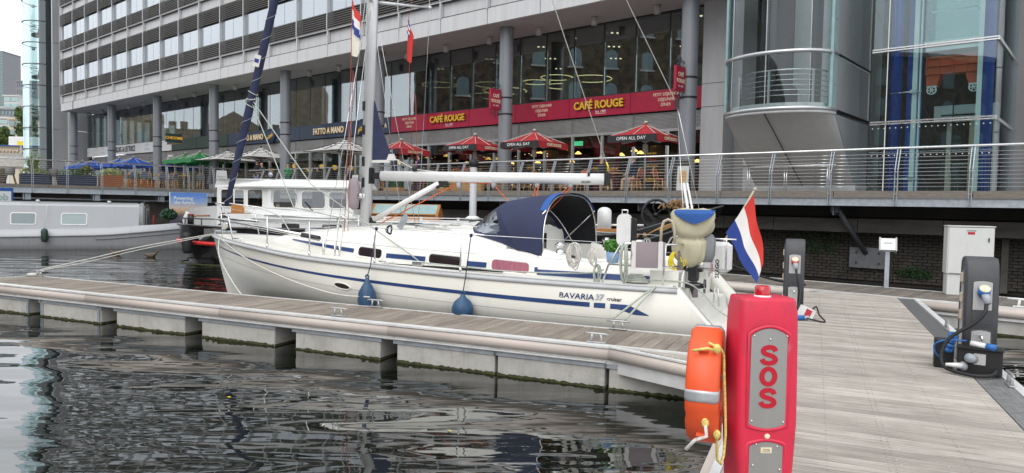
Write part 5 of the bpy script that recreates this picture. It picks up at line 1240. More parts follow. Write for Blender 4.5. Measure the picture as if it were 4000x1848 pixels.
# ---------------------------------------------------------------- power pedestals
def pedestal(x, y, rz_, ring_mat, label):
    e = EF(WF, 'power_pedestal', x, y, 0, rz=R(rz_), label=label, cat='pedestal', group='power pedestals')
    w_, d_, h_ = .29, .27, 1.17
    # arch shaped shell seen from the side: outer frame minus opening, extruded in x
    out_ = [(-d_ / 2, 0), (-d_ / 2 - .01, .55), (-d_ / 2 + .0, .95), (-d_ / 2 + .03, 1.1), (-d_ / 2 + .08, 1.165), (d_ / 2 - .06, 1.17), (d_ / 2 - .01, 1.13), (d_ / 2, 1.05), (d_ / 2, 0)]
    def shell(sx): 
        m = MB().sh(False); m.prism(out_, sx * .5 * w_, sx * (.5 * w_ - .05), 'yz'); return m
    inn = [(-.09, .05), (-.1, .5), (-.085, .85), (-.05, 1.02), (0, 1.08), (.05, 1.02), (.085, .85), (.09, .05)]
    body = MB(); rr_ = []
    for k, (q, ins) in enumerate(((-w_ / 2, .02), (-w_ / 2 + .02, 0), (w_ / 2 - .02, 0), (w_ / 2, .02))):
        cxm, czm = 0, .58
        rr_.append([(q, p[0] * (1 - ins * 2.2), p[1] if p[1] < .01 else p[1] - ins * .6) for p in out_])
    body.sh().loft(rr_); O('shell', body, 'pedestal', e)
    sp = MB().prism(inn, -w_ / 2 - .004, -w_ / 2 + .002, 'yz'); O('side_panel', sp, 'pedestal_plate', e)
    rim = MB().tube([(-w_ / 2 - .004, p[0], p[1]) for p in inn], .012, 6, closed=True); O('side_rim', rim, 'pedestal', e)
    for z in (.95, .74, .56): O('side_socket', MB().bbox(-w_ / 2 - .03, -w_ / 2 - .003, -.05, .02, z - .05, z + .05, .006), 'far_beige', e)
    FY = -d_ / 2 - .008
    def pl(z0, z1): return inset(e, -.085, .085, z0, z1, .015, FY + .004, .008, 'pedestal_plate', 'pedestal', .014)
    pu = pl(.5, .93); pd = pl(.12, .42)
    s_ = E('plug', (0, FY - .01, .8), parent=e)
    O('socket_cap', MB().cyl((0, -.02, .0), (0, -.06, .05), .055, n=20).cyl((0, 0, 0), (0, -.05, .0), .045, n=16), ring_mat, s_); O('cap_top', MB().cyl((0, -.057, .052), (0, -.066, .062), .05, n=20), 'letter_cream', s_)
    O('plug_body', MB().cyl((0, -.045, .02), (.02, -.12, -.09), .04, .028, 14), 'socket_grey', s_)
    O('tap', MB().cyl((.0, FY, .37), (0, FY - .05, .35), .012, n=8).cyl((0, FY - .05, .355), (0, FY - .05, .32), .01, n=8).box(-.07, .01, FY - .035, FY - .025, .375, .385), 'steel', e)
    return e
p1_ = pedestal(2.1, 4.12, 3, 'socket_blue', 'dark grey power pedestal with blue plug and black cable at right')
p2_ = pedestal(.22, 7.62, 3, 'socket_red', 'dark grey power pedestal with red plug behind the SOS pillar')
def cable(pts, r_, mat, label, n=8, cat='cable'):
    pts = [Vector(p) for p in pts]; out_ = []
    for i in range(len(pts) - 1):
        a, b, c, d = pts[max(0, i - 1)], pts[i], pts[i + 1], pts[min(len(pts) - 1, i + 2)]
        for k in range(6):
            t = k / 6; out_.append(.5 * ((2 * b) + (c - a) * t + (2 * a - 5 * b + 4 * c - d) * t * t + (3 * b - a - 3 * c + d) * t ** 3))
    out_.append(pts[-1])
    return O('cable' if cat == 'cable' else cat.replace(' ', '_'), MB().tube(out_, r_, n), mat, label=label, cat=cat)
w_ = WF.w
cable([w_(2.12, 3.86, .71), w_(2.1, 3.82, .62), w_(2.0, 3.8, .5), w_(1.82, 3.8, .36), w_(1.74, 3.78, .2), w_(1.76, 3.7, .06), w_(1.95, 3.55, .03), w_(2.12, 3.55, .04), w_(2.18, 3.62, .08)], .019, 'rubber', 'thick black cable looping from pedestal plug to adaptor box')
cable([w_(1.78, 3.9, .1), w_(1.7, 3.86, .16), w_(1.68, 3.84, .26), w_(1.78, 3.8, .32), w_(1.95, 3.78, .33)], .009, 'socket_blue', 'thin blue cable curled over the adaptor box')
e = EF(WF, 'adaptor_box', 2.03, 3.72, 0, rz=R(-12), label='black angled adaptor box with white and blue connectors by the right pedestal', cat='adaptor')
O('casing', MB().bbox(-.16, .22, -.06, .09, .02, .27, .01), 'sign_black', e); O('hood', MB().box(-.17, .23, -.09, .1, .27, .285), 'sign_black', e)
O('connector', MB().cyl((-.02, -.06, .17), (-.06, -.13, .19), .045, n=14), 'socket_grey', e); O('connector_flange', MB().box(-.02, .08, -.068, -.062, .12, .23), 'pedestal_plate', e)
O('connector', MB().cyl((-.1, -.06, .09), (-.25, -.14, .1), .035, .015, 12), 'socket_white', e); O('connector_collar', MB().cyl((-.09, -.055, .088), (-.12, -.075, .09), .045, n=14), 'socket_grey', e)
O('connector', MB().cyl((-.05, -.02, .32), (.08, -.06, .31), .03, .026, 12), 'socket_white', e); O('connector_tip', MB().cyl((.08, -.06, .31), (.16, -.08, .305), .034, n=12), 'socket_blue', e)
e = EF(WF, 'socket_block', 1.78, 4.02, 0, rz=R(-4), label='black socket block with four blue flaps beside the right pedestal', cat='adaptor')
O('casing', MB().bbox(-.08, .1, -.07, .08, 0, .3, .012), 'sign_black', e)
for k in range(4): O('flap', MB().cyl((.04 + .014 * k, -.075 + .02 * k, .2 + .045 * k), (.045 + .014 * k, -.09 + .02 * k, .215 + .045 * k), .045, n=12), 'socket_blue', e)
e = EF(WF, 'connector_box', .42, 6.85, 0, rz=R(25), label='white and red connector box lying by the far pedestal', cat='adaptor')
O('box', MB().cbox((0, 0, .1), (.2, .12, .17), 0, R(25)), 'socket_white', e); O('red_panel', MB().cbox((0, -.062, .1), (.09, .01, .12), 0, R(25)), 'socket_red', e); O('blue_plug', MB().cyl((-.3, -.1, .04), (-.08, -.1, .04), .04, n=12), 'socket_blue', e); O('grey_plug', MB().cyl((-.08, -.1, .04), (.0, -.1, .045), .03, n=12), 'socket_grey', e)
cable([w_(.4, 6.75, .04), w_(.6, 6.62, .02), w_(.68, 6.65, .02), w_(.6, 6.75, .1), w_(.56, 6.85, .2), w_(.5, 6.85, .15)], .012, 'rubber', 'short black cable loop on the connector box')
cable([w_(.25, 7.33, .7), w_(.27, 7.26, .6), w_(.3, 7.24, .4), w_(.3, 7.26, .15), w_(.33, 7.1, .05)], .018, 'rubber', 'black cable hanging from the far pedestal plug')
# ---------------------------------------------------------------- white sailing yacht (x aft, y away from camera, origin on deck level of the pontoon)
CL = 3.3
SBF = FR(FF.w(0, CL)[:2], -24.7, 0)
Y = E('sailing_yacht', SBF.w(0, 0, 0), SBF.a, label='white sailing yacht with navy stripes moored along the finger pontoon', cat='sailboat')
def interp(t, x):
    if x <= t[0][0]: return t[0][1]
    for (a, b), (c, d) in zip(t[:-1], t[1:]):
        if x <= c:
            k = (x - a) / (c - a); return lerp(b, d, k)
    return t[-1][1]
def smooth_tab(t, n=80):
    """resample a table with Catmull-Rom so hull lines stay fair"""
    out_ = []
    for i in range(len(t) - 1):
        p = [t[max(0, i - 1)], t[i], t[i + 1], t[min(len(t) - 1, i + 2)]]
        for k in range(10):
            u = k / 10; x = lerp(p[1][0], p[2][0], u); m1 = (p[2][1] - p[0][1]) / (p[2][0] - p[0][0]) * (p[2][0] - p[1][0]); m2 = (p[3][1] - p[1][1]) / (p[3][0] - p[1][0]) * (p[2][0] - p[1][0])
            y = (2 * u ** 3 - 3 * u * u + 1) * p[1][1] + (u ** 3 - 2 * u * u + u) * m1 + (-2 * u ** 3 + 3 * u * u) * p[2][1] + (u ** 3 - u * u) * m2
            out_.append((x, y))
    return out_ + [t[-1]]
BEAM = smooth_tab([(-9.54, .03), (-9.2, .28), (-8.6, .66), (-7.8, 1.05), (-7, 1.34), (-6, 1.6), (-5, 1.75), (-3.5, 1.84), (-2, 1.85), (-.5, 1.79), (.75, 1.66)])
SHEER = smooth_tab([(-9.54, .9), (-8.6, .85), (-7.25, .78), (-5.9, .69), (-4.5, .635), (-2.5, .575), (-1, .55), (.75, .53)])
XE, XS = .75, -9.54
def hb(x): return interp(BEAM, x)
def zs(x): return interp(SHEER, x)
def hullp(u, v, side=-1):
    """u bow to stern, v 0 at sheer to 1 at keel line"""
    xd = lerp(XS, XE, u); b = hb(xd); top = zs(xd); keel = lerp(-.75, -.62, u)
    z = lerp(top, keel, v)
    ent = max(0, 1 - u / .42); fl = 1 - v * .22 * ent          # flare forward
    sec = max(0.0, 1 - max(0, (v - .35) / .65) ** (2.2 - .9 * ent)) ** (.55 + .4 * ent) if v < 1 else 0
    y = b * fl * (1 + .02 * math.sin(math.pi * min(1, v / .5)) * (1 - ent)) * sec if v > 0 else b
    xs_, xe_ = XS + (.9 - z) * .33, XE + (.53 - z) * .92
    return (lerp(xs_, xe_, u), side * y, z)
NU, NV = 64, 18
for s, nm in ((-1, 'near'), (1, 'far')):
    O('hull_side', MB().sh().grid(lambda u, v: hullp(u, v, s), NU, NV), 'hull_white', Y)
def hull_y(x, z):
    """near side surface y at height z for plan position x (x measured on the surface)"""
    lo, hi = 0, 1
    for _ in range(26):
        u = (lo + hi) / 2; xd = lerp(XS, XE, u); v = (zs(xd) - z) / (zs(xd) - lerp(-.75, -.62, u)); px = hullp(u, min(max(v, 0), .999))[0]
        if px < x: lo = u
        else: hi = u
    return hullp(u, min(max(v, 0), .999))[1]
def hull_strip(name, top, bot, xs, mat, off=.004):
    m = MB().sh(); vs = []
    for x in xs:
        for z in (top(x), bot(x)): vs.append((x, hull_y(x, z) - off, z))
    m.add(vs, [(2 * i, 2 * i + 2, 2 * i + 3, 2 * i + 1) for i in range(len(xs) - 1)]); return O(name, m, mat, Y)
STR = smooth_tab([(-9.2, .68), (-8, .58), (-7, .5), (-5.75, .425), (-4.15, .355), (-2.5, .3), (-1.4, .27), (-.4, .255), (.3, .25)])
def lin(a, b, n): return [lerp(a, b, i / n) for i in range(n + 1)]
hull_strip('hull_stripe', lambda x: interp(STR, x) + .012 + .022 * max(0, (x + 9.2) / 9.5), lambda x: interp(STR, x) - .010 - .025 * max(0, (x + 9.2) / 9.5), lin(-9.2, -.42, 60), 'stripe_blue')
hull_strip('hull_stripe', lambda x: interp(STR, x) + .035 if x > -.36 else interp(STR, x) + .03, lambda x: interp(STR, x) - .035, lin(-.36, -.2, 3), 'stripe_blue')
hull_strip('hull_stripe', lambda x: interp(STR, x) + .035 - .11 * max(0, x - .12) / .25, lambda x: interp(STR, x) - .035 - .06 * min(1, max(0, x) / .2), lin(-.13, .4, 10), 'stripe_blue')
hull_strip('knuckle_line', lambda x: interp(STR, x) - .17, lambda x: interp(STR, x) - .178, lin(-9.0, .1, 60), 'rubrail', .003)
hull_strip('boot_top', lambda x: -.36, lambda x: -.42, lin(-8.9, 1.2, 50), 'stripe_blue')
# name on the quarter
for (s, x, sz, bo, mt, sh_) in (('BAVARIA', -.62, .112, .0012, 'stripe_blue', .08), ('37', -.295, .12, .0028, 'stripe_blue', .25), ('cruiser', -.085, .078, .0012, 'sign_black', .2)):
    TXT(s, mt, Y, (x, hull_y(x, .34) - .006, .325), sz, .001, rz=R(1.5), bold=bo, shear=sh_, widthscale=1.15 if s == 'BAVARIA' else .95)
TXT('37', 'letter_white', Y, (-.295, hull_y(-.295, .34) - .0085, .325), .12, .0008, rz=R(1.5), bold=-.0015, shear=.25, widthscale=.95)
# rubbing rail and toe rail
for s in (-1, 1):
    O('rub_rail', MB().tube([(lerp(XS, XE, i / 50), s * (hb(lerp(XS, XE, i / 50)) + .012), zs(lerp(XS, XE, i / 50)) - .035) for i in range(51)], .034, 8), 'rubrail', Y)
    O('toe_rail', MB().tube([(lerp(XS + .05, XE, i / 50), s * (hb(lerp(XS + .05, XE, i / 50)) - .02), zs(lerp(XS, XE, i / 50)) + .01) for i in range(51)], .016, 6), 'rubrail', Y)
# deck
def deckp(u, v):
    x = lerp(XS, XE - .1, u); b = hb(x) - .005; t = 2 * v - 1; return (x, b * t, zs(x) - .004 + .07 * (1 - t * t) * min(1, b))
O('deck', MB().sh().grid(deckp, 60, 12), 'nonskid', Y)
# coachroof
CT = smooth_tab([(-7.75, .84), (-7.3, .93), (-6.4, 1.04), (-5.4, 1.13), (-4.2, 1.2), (-3.2, 1.24), (-2.4, 1.25), (-1.5, 1.25)])
CW = smooth_tab([(-7.75, .25), (-7.3, .62), (-6.6, .92), (-5.6, 1.14), (-4.4, 1.29), (-3.2, 1.37), (-2.2, 1.39), (-1.3, 1.38)])
def cab_side(x, z, off=0):
    """point on the near cabin side at height z"""
    zb0 = zs(x) - .01; zt = interp(CT, x); b = interp(CW, x); t = (z - zb0) / max(.05, zt - zb0)
    return (x, -(b - .42 * min(b, 1) * max(0, t) ** 1.7 * .62 + off), z)
def cab_sec(x):
    zb0 = zs(x) - .03; zt = interp(CT, x); b = interp(CW, x); pts = []
    for t in (0, .15, .3, .45, .6, .74, .85): pts.append(cab_side(x, lerp(zs(x) - .01, zt, t)))
    y1 = -pts[-1][1]; z1 = pts[-1][2]
    for k in range(1, 8): a = k / 8; yy_ = y1 * (1 - a); pts.append((x, -yy_, z1 + (zt + .05 * min(1, b) - z1) * (1 - (1 - a) ** 2.4)))
    left = pts; right = [(p[0], -p[1], p[2]) for p in reversed(pts)]
    return left + [(x, 0, zt + .05 * min(1, b))] + right
m = MB().sh(); xs_ = lin(-7.75, -1.98, 44); secs = [cab_sec(x) for x in xs_]; m.loft(secs, False, False); m.add(secs[0], [tuple(range(len(secs[0])))]); m.add(secs[-1], [tuple(range(len(secs[-1])))])
O('coachroof', m, 'deck_white', Y)
for s in (-1, 1):
    m = MB().sh(); rr_ = []
    for x in lin(-1.985, -1.36, 6):
        p_ = [cab_side(x, lerp(zs(x) - .01, interp(CT, x), t)) for t in (0, .15, .3, .45, .55)]; rr_.append([(p[0], -s * p[1], p[2]) for p in p_] + [(x, -s * (p_[-1][1] + .05), p_[-1][2] + .01), (x, -s * (p_[-1][1] + .16), p_[-1][2] - .01), (x, -s * (p_[-1][1] + .17), .5)])
    m.loft(rr_, False, False); m.add(rr_[-1], [tuple(range(8))]); O('cabin_side', m, 'deck_white', Y)
# cockpit coamings, seats, well
for s in (-1, 1):
    m = MB().sh(); rr_ = []
    for x in lin(-1.4, .72, 14):
        b = hb(x) - .42 - .12 * max(0, (x - .2)); zt = interp([(-1.4, .98), (-1.0, .88), (-.5, .82), (.2, .78), (.72, .74)], x); zb0 = zs(x) - .02
        rr_.append([(x, s * b, zb0), (x, s * (b - .05), lerp(zb0, zt, .6)), (x, s * (b - .12), zt - .02), (x, s * (b - .2), zt), (x, s * (b - .3), zt - .01), (x, s * (b - .34), zt - .06), (x, s * (b - .36), .45)])
    m.loft(rr_, False, False); m.add(rr_[-1], [tuple(range(7))]); O('coaming', m, 'deck_white', Y)
    O('cockpit_seat', MB().box(-1.35, .5, s * .55 if s > 0 else -1.1, s * 1.1 if s > 0 else -.55, .4, .62), 'wood_grey', Y)
O('bulkhead', MB().box(-2.02, -1.96, -1.1, 1.1, .4, 1.2), 'deck_white', Y); O('companionway', MB().box(-1.955, -1.945, -.3, .3, .6, 1.15), 'smoke_glass', Y); O('cockpit_floor', MB().box(-1.96, -1.35, -1.0, 1.0, .1, .45), 'deck_white', Y)
O('cockpit_floor', MB().box(-1.35, .6, -1.1, 1.1, .1, .3), 'deck_white', Y)
O('cockpit_table', MB().bbox(-.9, -.1, -.25, .25, .62, .78, .03), 'deck_white', Y)
# transom with boarding steps
tp = [(.5, .53), (.62, .5), (.66, .2), (.95, .17), (.99, -.05), (1.3, -.08), (1.52, -.38), (1.52, -.5), (.5, -.5)]
O('transom_steps', MB().prism(tp, -1.34, 1.34), 'deck_white', Y)
for s in (-1, 1):
    O('quarter_moulding', MB().sh().loft([[(XE + (.53 - z) * .92 - .06, s * (hullp(1, (.53 - z) / 1.15, 1)[1] + .0), z), (XE + (.53 - z) * .92 + .015, s * (hullp(1, (.53 - z) / 1.15, 1)[1] - .03), z), (XE + (.53 - z) * .92 + .02, s * (hullp(1, (.53 - z) / 1.15, 1)[1] - .17), z + .01), (XE + (.53 - z) * .92 - .3, s * (1.32), z + .0)] for z in lin(.53, -.47, 10)], True, True), 'hull_white', Y)
O('stern_panel', MB().box(.66, .7, -1.34, 1.34, .2, .72).box(.3, .7, -1.36, -.62, .5, .74).box(.3, .7, .62, 1.36, .5, .74), 'deck_white', Y)
O('ladder', MB().tube([(1.0, -.2, .2), (1.02, -.2, .45), (1.06, -.2, .45), (1.08, -.2, .15)], .012, 6), 'steel', Y)
# cabin stripe and windows
def side_strip(x0, x1, zc, hgt, n=14):
    m = MB().sh(); vs = []
    for i in range(n + 1):
        x = lerp(x0, x1, i / n); h_ = hgt(x)
        for z in (zc(x) + h_, zc(x) - h_): vs.append(cab_side(x, z, .006))
    m.add(vs, [(2 * i, 2 * i + 2, 2 * i + 3, 2 * i + 1) for i in range(n)]); return O('cabin_stripe', m, 'stripe_blue', Y)
ZC = lambda x: interp([(-6.65, .905), (-4.95, .785), (-4.3, .74), (-3.4, .72), (-2.7, .69), (-2.2, .68), (-1.45, .65)], x)
HG = lambda x: interp([(-6.65, .012), (-4.95, .036), (-1.4, .042)], x)
for a, b in ((-6.65, -4.93), (-4.2, -3.4), (-2.62, -2.27), (-1.46, -1.36)): side_strip(a, b, ZC, HG)
m = MB().sh(); vs = []
for i in range(13):
    x = lerp(-1.4, .68, i / 12); b = hb(x) - .42 - .12 * max(0, x - .2)
    for z, k in ((.665, .34), (.585, .0)): vs.append((x, -(b - .035 * k) - .006 + .02 * k, lerp(z, z - .02, i / 12)))
m.add(vs, [(2 * i, 2 * i + 2, 2 * i + 3, 2 * i + 1) for i in range(12)]); O('cabin_stripe', m, 'stripe_blue', Y)
def rrect(cx, cz, w_, h_, r_, n=5, sk=0):
    pts = []
    for (sx, sz, a0) in ((1, 1, 0), (-1, 1, 90), (-1, -1, 180), (1, -1, 270)):
        for q in range(n + 1):
            a = R(a0 + 90 * q / n); xx = sx * (w_ / 2 - r_) + r_ * math.cos(a); pts.append((cx + xx, cz + sz * (h_ / 2 - r_) + r_ * math.sin(a) + sk * xx))
    return pts
def side_window(x0, x1, z0, z1, mat, sk):
    cx, cz = (x0 + x1) / 2, (z0 + z1) / 2
    o_ = rrect(cx, cz, x1 - x0 + .1, z1 - z0 + .07, .08, sk=sk); i_ = rrect(cx, cz, x1 - x0, z1 - z0, .055, sk=sk); n = len(o_)
    e = E('cabin_window', (0, 0, 0), parent=Y)
    m = MB().sh(); m.add([cab_side(*p, .004) for p in o_] + [cab_side((p[0] + q[0]) / 2, (p[1] + q[1]) / 2, .022) for p, q in zip(o_, i_)] + [cab_side(*p, .008) for p in i_], [(j, (j + 1) % n, n + (j + 1) % n, n + j) for j in range(n)] + [(n + j, n + (j + 1) % n, 2 * n + (j + 1) % n, 2 * n + j) for j in range(n)]); O('frame', m, 'deck_white', e)
    m = MB(); m.add([cab_side(*p, .007) for p in i_], [tuple(range(n))]); O('pane', m, mat, e)
side_window(-4.82, -4.3, .695, .845, 'smoke_glass', -.06); side_window(-3.33, -2.72, .645, .795, 'smoke_glass', -.05); side_window(-2.18, -1.55, .6, .76, 'curtain_pink', -.05)
# oval portlight in the topsides
po = [(-4.72 + .2 * math.cos(R(a)), .235 + .062 * math.sin(R(a)) - .02 * math.cos(R(a))) for a in range(0, 360, 15)]; pi = [(-4.72 + .165 * math.cos(R(a)), .235 + .04 * math.sin(R(a)) - .018 * math.cos(R(a))) for a in range(0, 360, 15)]
m = MB().sh(); n = len(po); m.add([(p[0], hull_y(*p) - .004, p[1]) for p in po] + [((p[0] + q[0]) / 2, hull_y(*p) - .02, (p[1] + q[1]) / 2) for p, q in zip(po, pi)] + [(p[0], hull_y(*p) - .008, p[1]) for p in pi], [(j, (j + 1) % n, n + (j + 1) % n, n + j) for j in range(n)] + [(n + j, n + (j + 1) % n, 2 * n + (j + 1) % n, 2 * n + j) for j in range(n)])
po_ = O('portlight', m, 'deck_white', Y); m = MB(); m.add([(p[0], hull_y(*p) - .008, p[1]) for p in pi], [tuple(range(n))]); O('portlight_pane', m, 'smoke_glass', po_)
# hatches, grab rails, tracks, winches
for (x, w_) in ((-6.5, .5), (-4.6, .4)): zt = interp(CT, x) + .05; O('deck_hatch', MB().bbox(x - w_ / 2, x + w_ / 2, -.28, .28, zt - .05, zt + .03, .02), 'smoke_glass', Y); O('hatch_frame', MB().bbox(x - w_ / 2 - .04, x + w_ / 2 + .04, -.32, .32, zt - .06, zt + .012, .02), 'rubrail', Y)
for s in (-1, 1): O('grab_rail', MB().tube([(-3.9 + i * .15, s * (.86 + .008 * i), interp(CT, -3.9 + i * .15) + (.055 if i % 4 else .0)) for i in range(13)], .014, 6), 'steel', Y)
O('genoa_track', MB().box(-4.9, -1.9, -1.58, -1.545, .6, .635), 'iron', Y); O('track_car', MB().bbox(-3.5, -3.3, -1.6, -1.52, .62, .7, .01), 'steel', Y)
def winch(x, y, z):
    O('winch', MB().lathe([(.001, 0), (.09, 0), (.09, .03), (.07, .04), (.055, .09), (.07, .13), (.085, .14), (.085, .16), (.05, .17), (.05, .19), (.001, .19)], (x, y, z), 18), 'steel', Y)
winch(-1.13, -1.17, .88); winch(-1.13, 1.17, .88); winch(-2.0, -.9, 1.2)
# mast, boom, vang, spreaders, rigging
MX = -5.58
def ellip(c, a, b, n=14): return [(c[0] + a * math.cos(2 * math.pi * i / n), c[1] + b * math.sin(2 * math.pi * i / n), c[2]) for i in range(n)]
ms = O('mast', MB().sh().loft([ellip((MX, 0, 1.1), .12, .085), ellip((MX + .1, 0, 5), .12, .085), ellip((MX + .3, 0, 14.2), .1, .07)]), 'mast', Y)
O('mast_groove', MB().cbox((MX + .13, -.01, 4.0), (.02, .05, 5.0), 0, R(1.4)), 'iron', ms); O('mast_step', MB().bbox(MX - .16, MX + .16, -.12, .12, 1.08, 1.16, .02), 'iron', ms)
for z in (2.0, 3.0, 3.45, 2.4): O('mast_exit', MB().bbox(MX - .03, MX + .03, -.096, -.08, z - .09, z + .09, .004), 'iron', ms)
O('mast_winch', MB().lathe([(.001, 0), (.06, 0), (.06, -.02), (.04, -.03), (.04, -.08), (.06, -.1), (.001, -.11)], (MX - .0, -.08, 1.75), 12, axis='y'), 'steel', ms)
O('radar_bag', MB().sh().loft([[(MX - .2 + .13 * k * math.cos(R(a)), -.1 - .07 * k * math.sin(R(a)) if True else 0, 1.78 + z) for a in range(0, 360, 30)] for z, k in ((-.3, .25), (-.26, .8), (-.1, 1), (.15, 1), (.27, .8), (.3, .3))]), 'canvas_mauve', ms)
O('gooseneck', MB().cbox((MX + .22, 0, 2.13), (.26, .07, .12)).cbox((MX + .12, 0, 2.13), (.08, .12, .3)), 'iron', ms)
bm = O('boom', MB().sh().loft([[(x, .065 * math.cos(R(a)) * (1 if abs(math.cos(R(a))) > .2 else 1), 2.13 - (x + 5.2) * .013 + .095 * math.sin(R(a))) for a in range(0, 360, 24)] for x in (-5.22, -.82)]), 'boom_white', Y)
O('boom_end', MB().bbox(-.82, -.74, -.06, .06, 1.97, 2.18, .015), 'iron', bm); O('boom_mark', MB().bbox(-1.1, -1.06, -.068, -.05, 2.12, 2.18, .004), 'iron', bm)
TXT('SELDÉN', 'letter_dark', bm, (-1.12, -.07, 2.01), .045, .0008, bold=.001)
O('vang', MB().cyl((MX + .2, 0, 1.3), (-3.95, 0, 2.0), .05, n=14), 'boom_white', Y); O('vang_fitting', MB().cbox((-3.9, 0, 2.0), (.26, .07, .1), 0, R(-26)).cbox((MX + .17, 0, 1.28), (.1, .08, .1)), 'iron', Y)
for s, tip in ((1, (MX + .75, 1.02, 5.5)), (-1, (MX + .75, -1.02, 5.5))): O('spreader', MB().sh().tube([(MX + .1, s * .05, 5.42), tip], [.035, .02], 8).sph(tip, .04), 'mast', Y)
def wire(pts, r_=.006, mat='steel', name='shroud'): return O(name, MB().tube(pts, r_, 5), mat, Y)
chn = (-5.25, -1.32, .62); chf = (-5.25, 1.32, .62)
for s, c in ((-1, chn), (1, chf)):
    wire([c, (MX + .75, s * 1.02, 5.5), (MX + .3, s * .05, 14)]); wire([(c[0] + .1, c[1], c[2]), (MX + .12, s * .06, 5.3)]); wire([(c[0] - .25, c[1], c[2]), (MX + .05, s * .06, 5.35)])
    for dx in (0, .1, -.25): O('turnbuckle', MB().cyl((c[0] + dx, c[1], c[2]), (c[0] + dx, c[1] + (.0), c[2] + .3), .014, n=8), 'steel', Y)
    O('chainplate', MB().box(c[0] - .3, c[0] + .15, c[1] - .03, c[1] + .03, c[2] - .03, c[2] + .02), 'steel', Y)
# furled foresail
f0, f1 = Vector((-9.25, 0, 1.25)), Vector((MX + .28, 0, 13.9))
def fst(t): return f0.lerp(f1, t)
fr_ = MB().tube([fst(t) for t in lin(.02, 1, 20)], [.05 + .045 * min(1, t * 7) - .05 * t for t in lin(0, 1, 20)], 12); fu = O('furled_foresail', fr_, 'canvas_navy', Y)
sp_ = []
d_ = (f1 - f0).normalized(); u_ = d_.cross(Vector((0, 1, 0))).normalized(); v_ = d_.cross(u_)
for i in range(440):
    t = .02 + .5 * i / 440; a = i * .22; rr = .055 + .045 * min(1, t * 7) - .05 * t; sp_.append(fst(t) + u_ * rr * math.cos(a) + v_ * rr * math.sin(a))
O('sail_seam', MB().tube(sp_, .0045, 4), 'rubrail', fu)
for t, k in ((.205, 1), (.195, -1), (.185, 1)):
    c = fst(t); O('tie_line', MB().tube([c + u_ * .1 * math.cos(a * .7) + v_ * .1 * math.sin(a * .7) + d_ * .02 * k * math.sin(a) for a in range(10)], .009, 5, closed=True), 'rope_white', fu)
O('sail_patch', MB().cbox(fst(.255) + Vector((-.0, -.1, 0)), (.17, .012, .24), 0, R(17)), 'board_white', fu); O('patch_print', MB().cbox(fst(.255) + Vector((-.0, -.107, 0)), (.12, .006, .08), 0, R(17)), 'flag_blue', fu)
O('furling_drum', MB().sh().lathe([(.02, -.12), (.1, -.12), (.1, -.1), (.05, -.08), (.05, .02), (.1, .04), (.1, .06), (.03, .1)], tuple(f0 + Vector((-.03, 0, -.05))), 14), 'iron', Y); O('furling_rope', MB().tube([(f0.x + .08 * math.cos(a), .08 * math.sin(a), f0.z - .1 + .006 * a) for a in range(16)], .014, 5).sph((f0.x + .12, -.1, f0.z - .15), .07, 8, 6, (1, 1, 1.6)), 'rope_white', Y)
# sheets from the furled sail to the deck
c0 = fst(.195)
for pts in ([c0, (-6.4, -.6, 1.95), (-3.6, -1.45, .78), (-3.4, -1.55, .7)], [c0 + Vector((0, 0, -.06)), (-6.9, -.5, 1.5), (-4.9, -.8, 1.24), (-3.0, -.9, 1.27)]): O('sheet', MB().tube([pts[0], pts[2] if False else pts[1], pts[2], pts[3]], .011, 5), 'rope_green', Y)
# mainsail corner showing at the mast
tri = [(MX + .16, 3.62), (MX + .12, 2.42), (MX + .62, 2.42), (MX + .47, 2.75), (MX + .31, 3.15)]
ml = O('mainsail_clew', MB().prism(tri, -.012, .012), 'canvas_navy', Y); O('clew_patch', MB().prism([(MX + .48, 2.42), (MX + .68, 2.42), (MX + .63, 2.54), (MX + .53, 2.54)], -.02, .02), 'board_white', ml); O('foot_band', MB().prism([(MX + .12, 2.38), (MX + .55, 2.38), (MX + .55, 2.43), (MX + .12, 2.43)], -.015, .015), 'board_white', ml)
O('outhaul', MB().tube([(MX + .66, 0, 2.45), (MX + 1.1, 0, 2.25), (MX + 1.6, 0, 2.2)], .01, 5), 'rope_white', Y); O('outhaul_block', MB().sph((MX + 1.1, 0, 2.26), .06, 8, 6), 'iron', Y)
# backstay with bridle, topping lift
bsp = (.32, 0, 3.25)
wire([(MX + .42, 0, 14.1), bsp], .007, 'rope_white', 'backstay'); wire([bsp, (.74, -1.0, .75)], .005, 'steel', 'backstay'); wire([bsp, (.74, 1.0, .75)], .005, 'steel', 'backstay'); O('backstay_block', MB().cbox(bsp, (.06, .04, .16)), 'iron', Y)
wire([(.55, -.45, 2.0), (.74, -.62, 1.2), (.78, -.7, .8)], .022, 'boom_white', 'tackle'); wire([(.6, -.42, 2.0), (.8, -.56, 1.2), (.85, -.6, .8)], .016, 'boom_white', 'tackle')
wire([(MX + .42, .02, 14.0), (-.8, 0, 2.35)], .008, 'rope_white', 'topping_lift'); O('shackle', MB().tube([(-.8, 0, 2.35), (-.77, 0, 2.28), (-.78, 0, 2.2)], .014, 5), 'pump_yellow', Y)
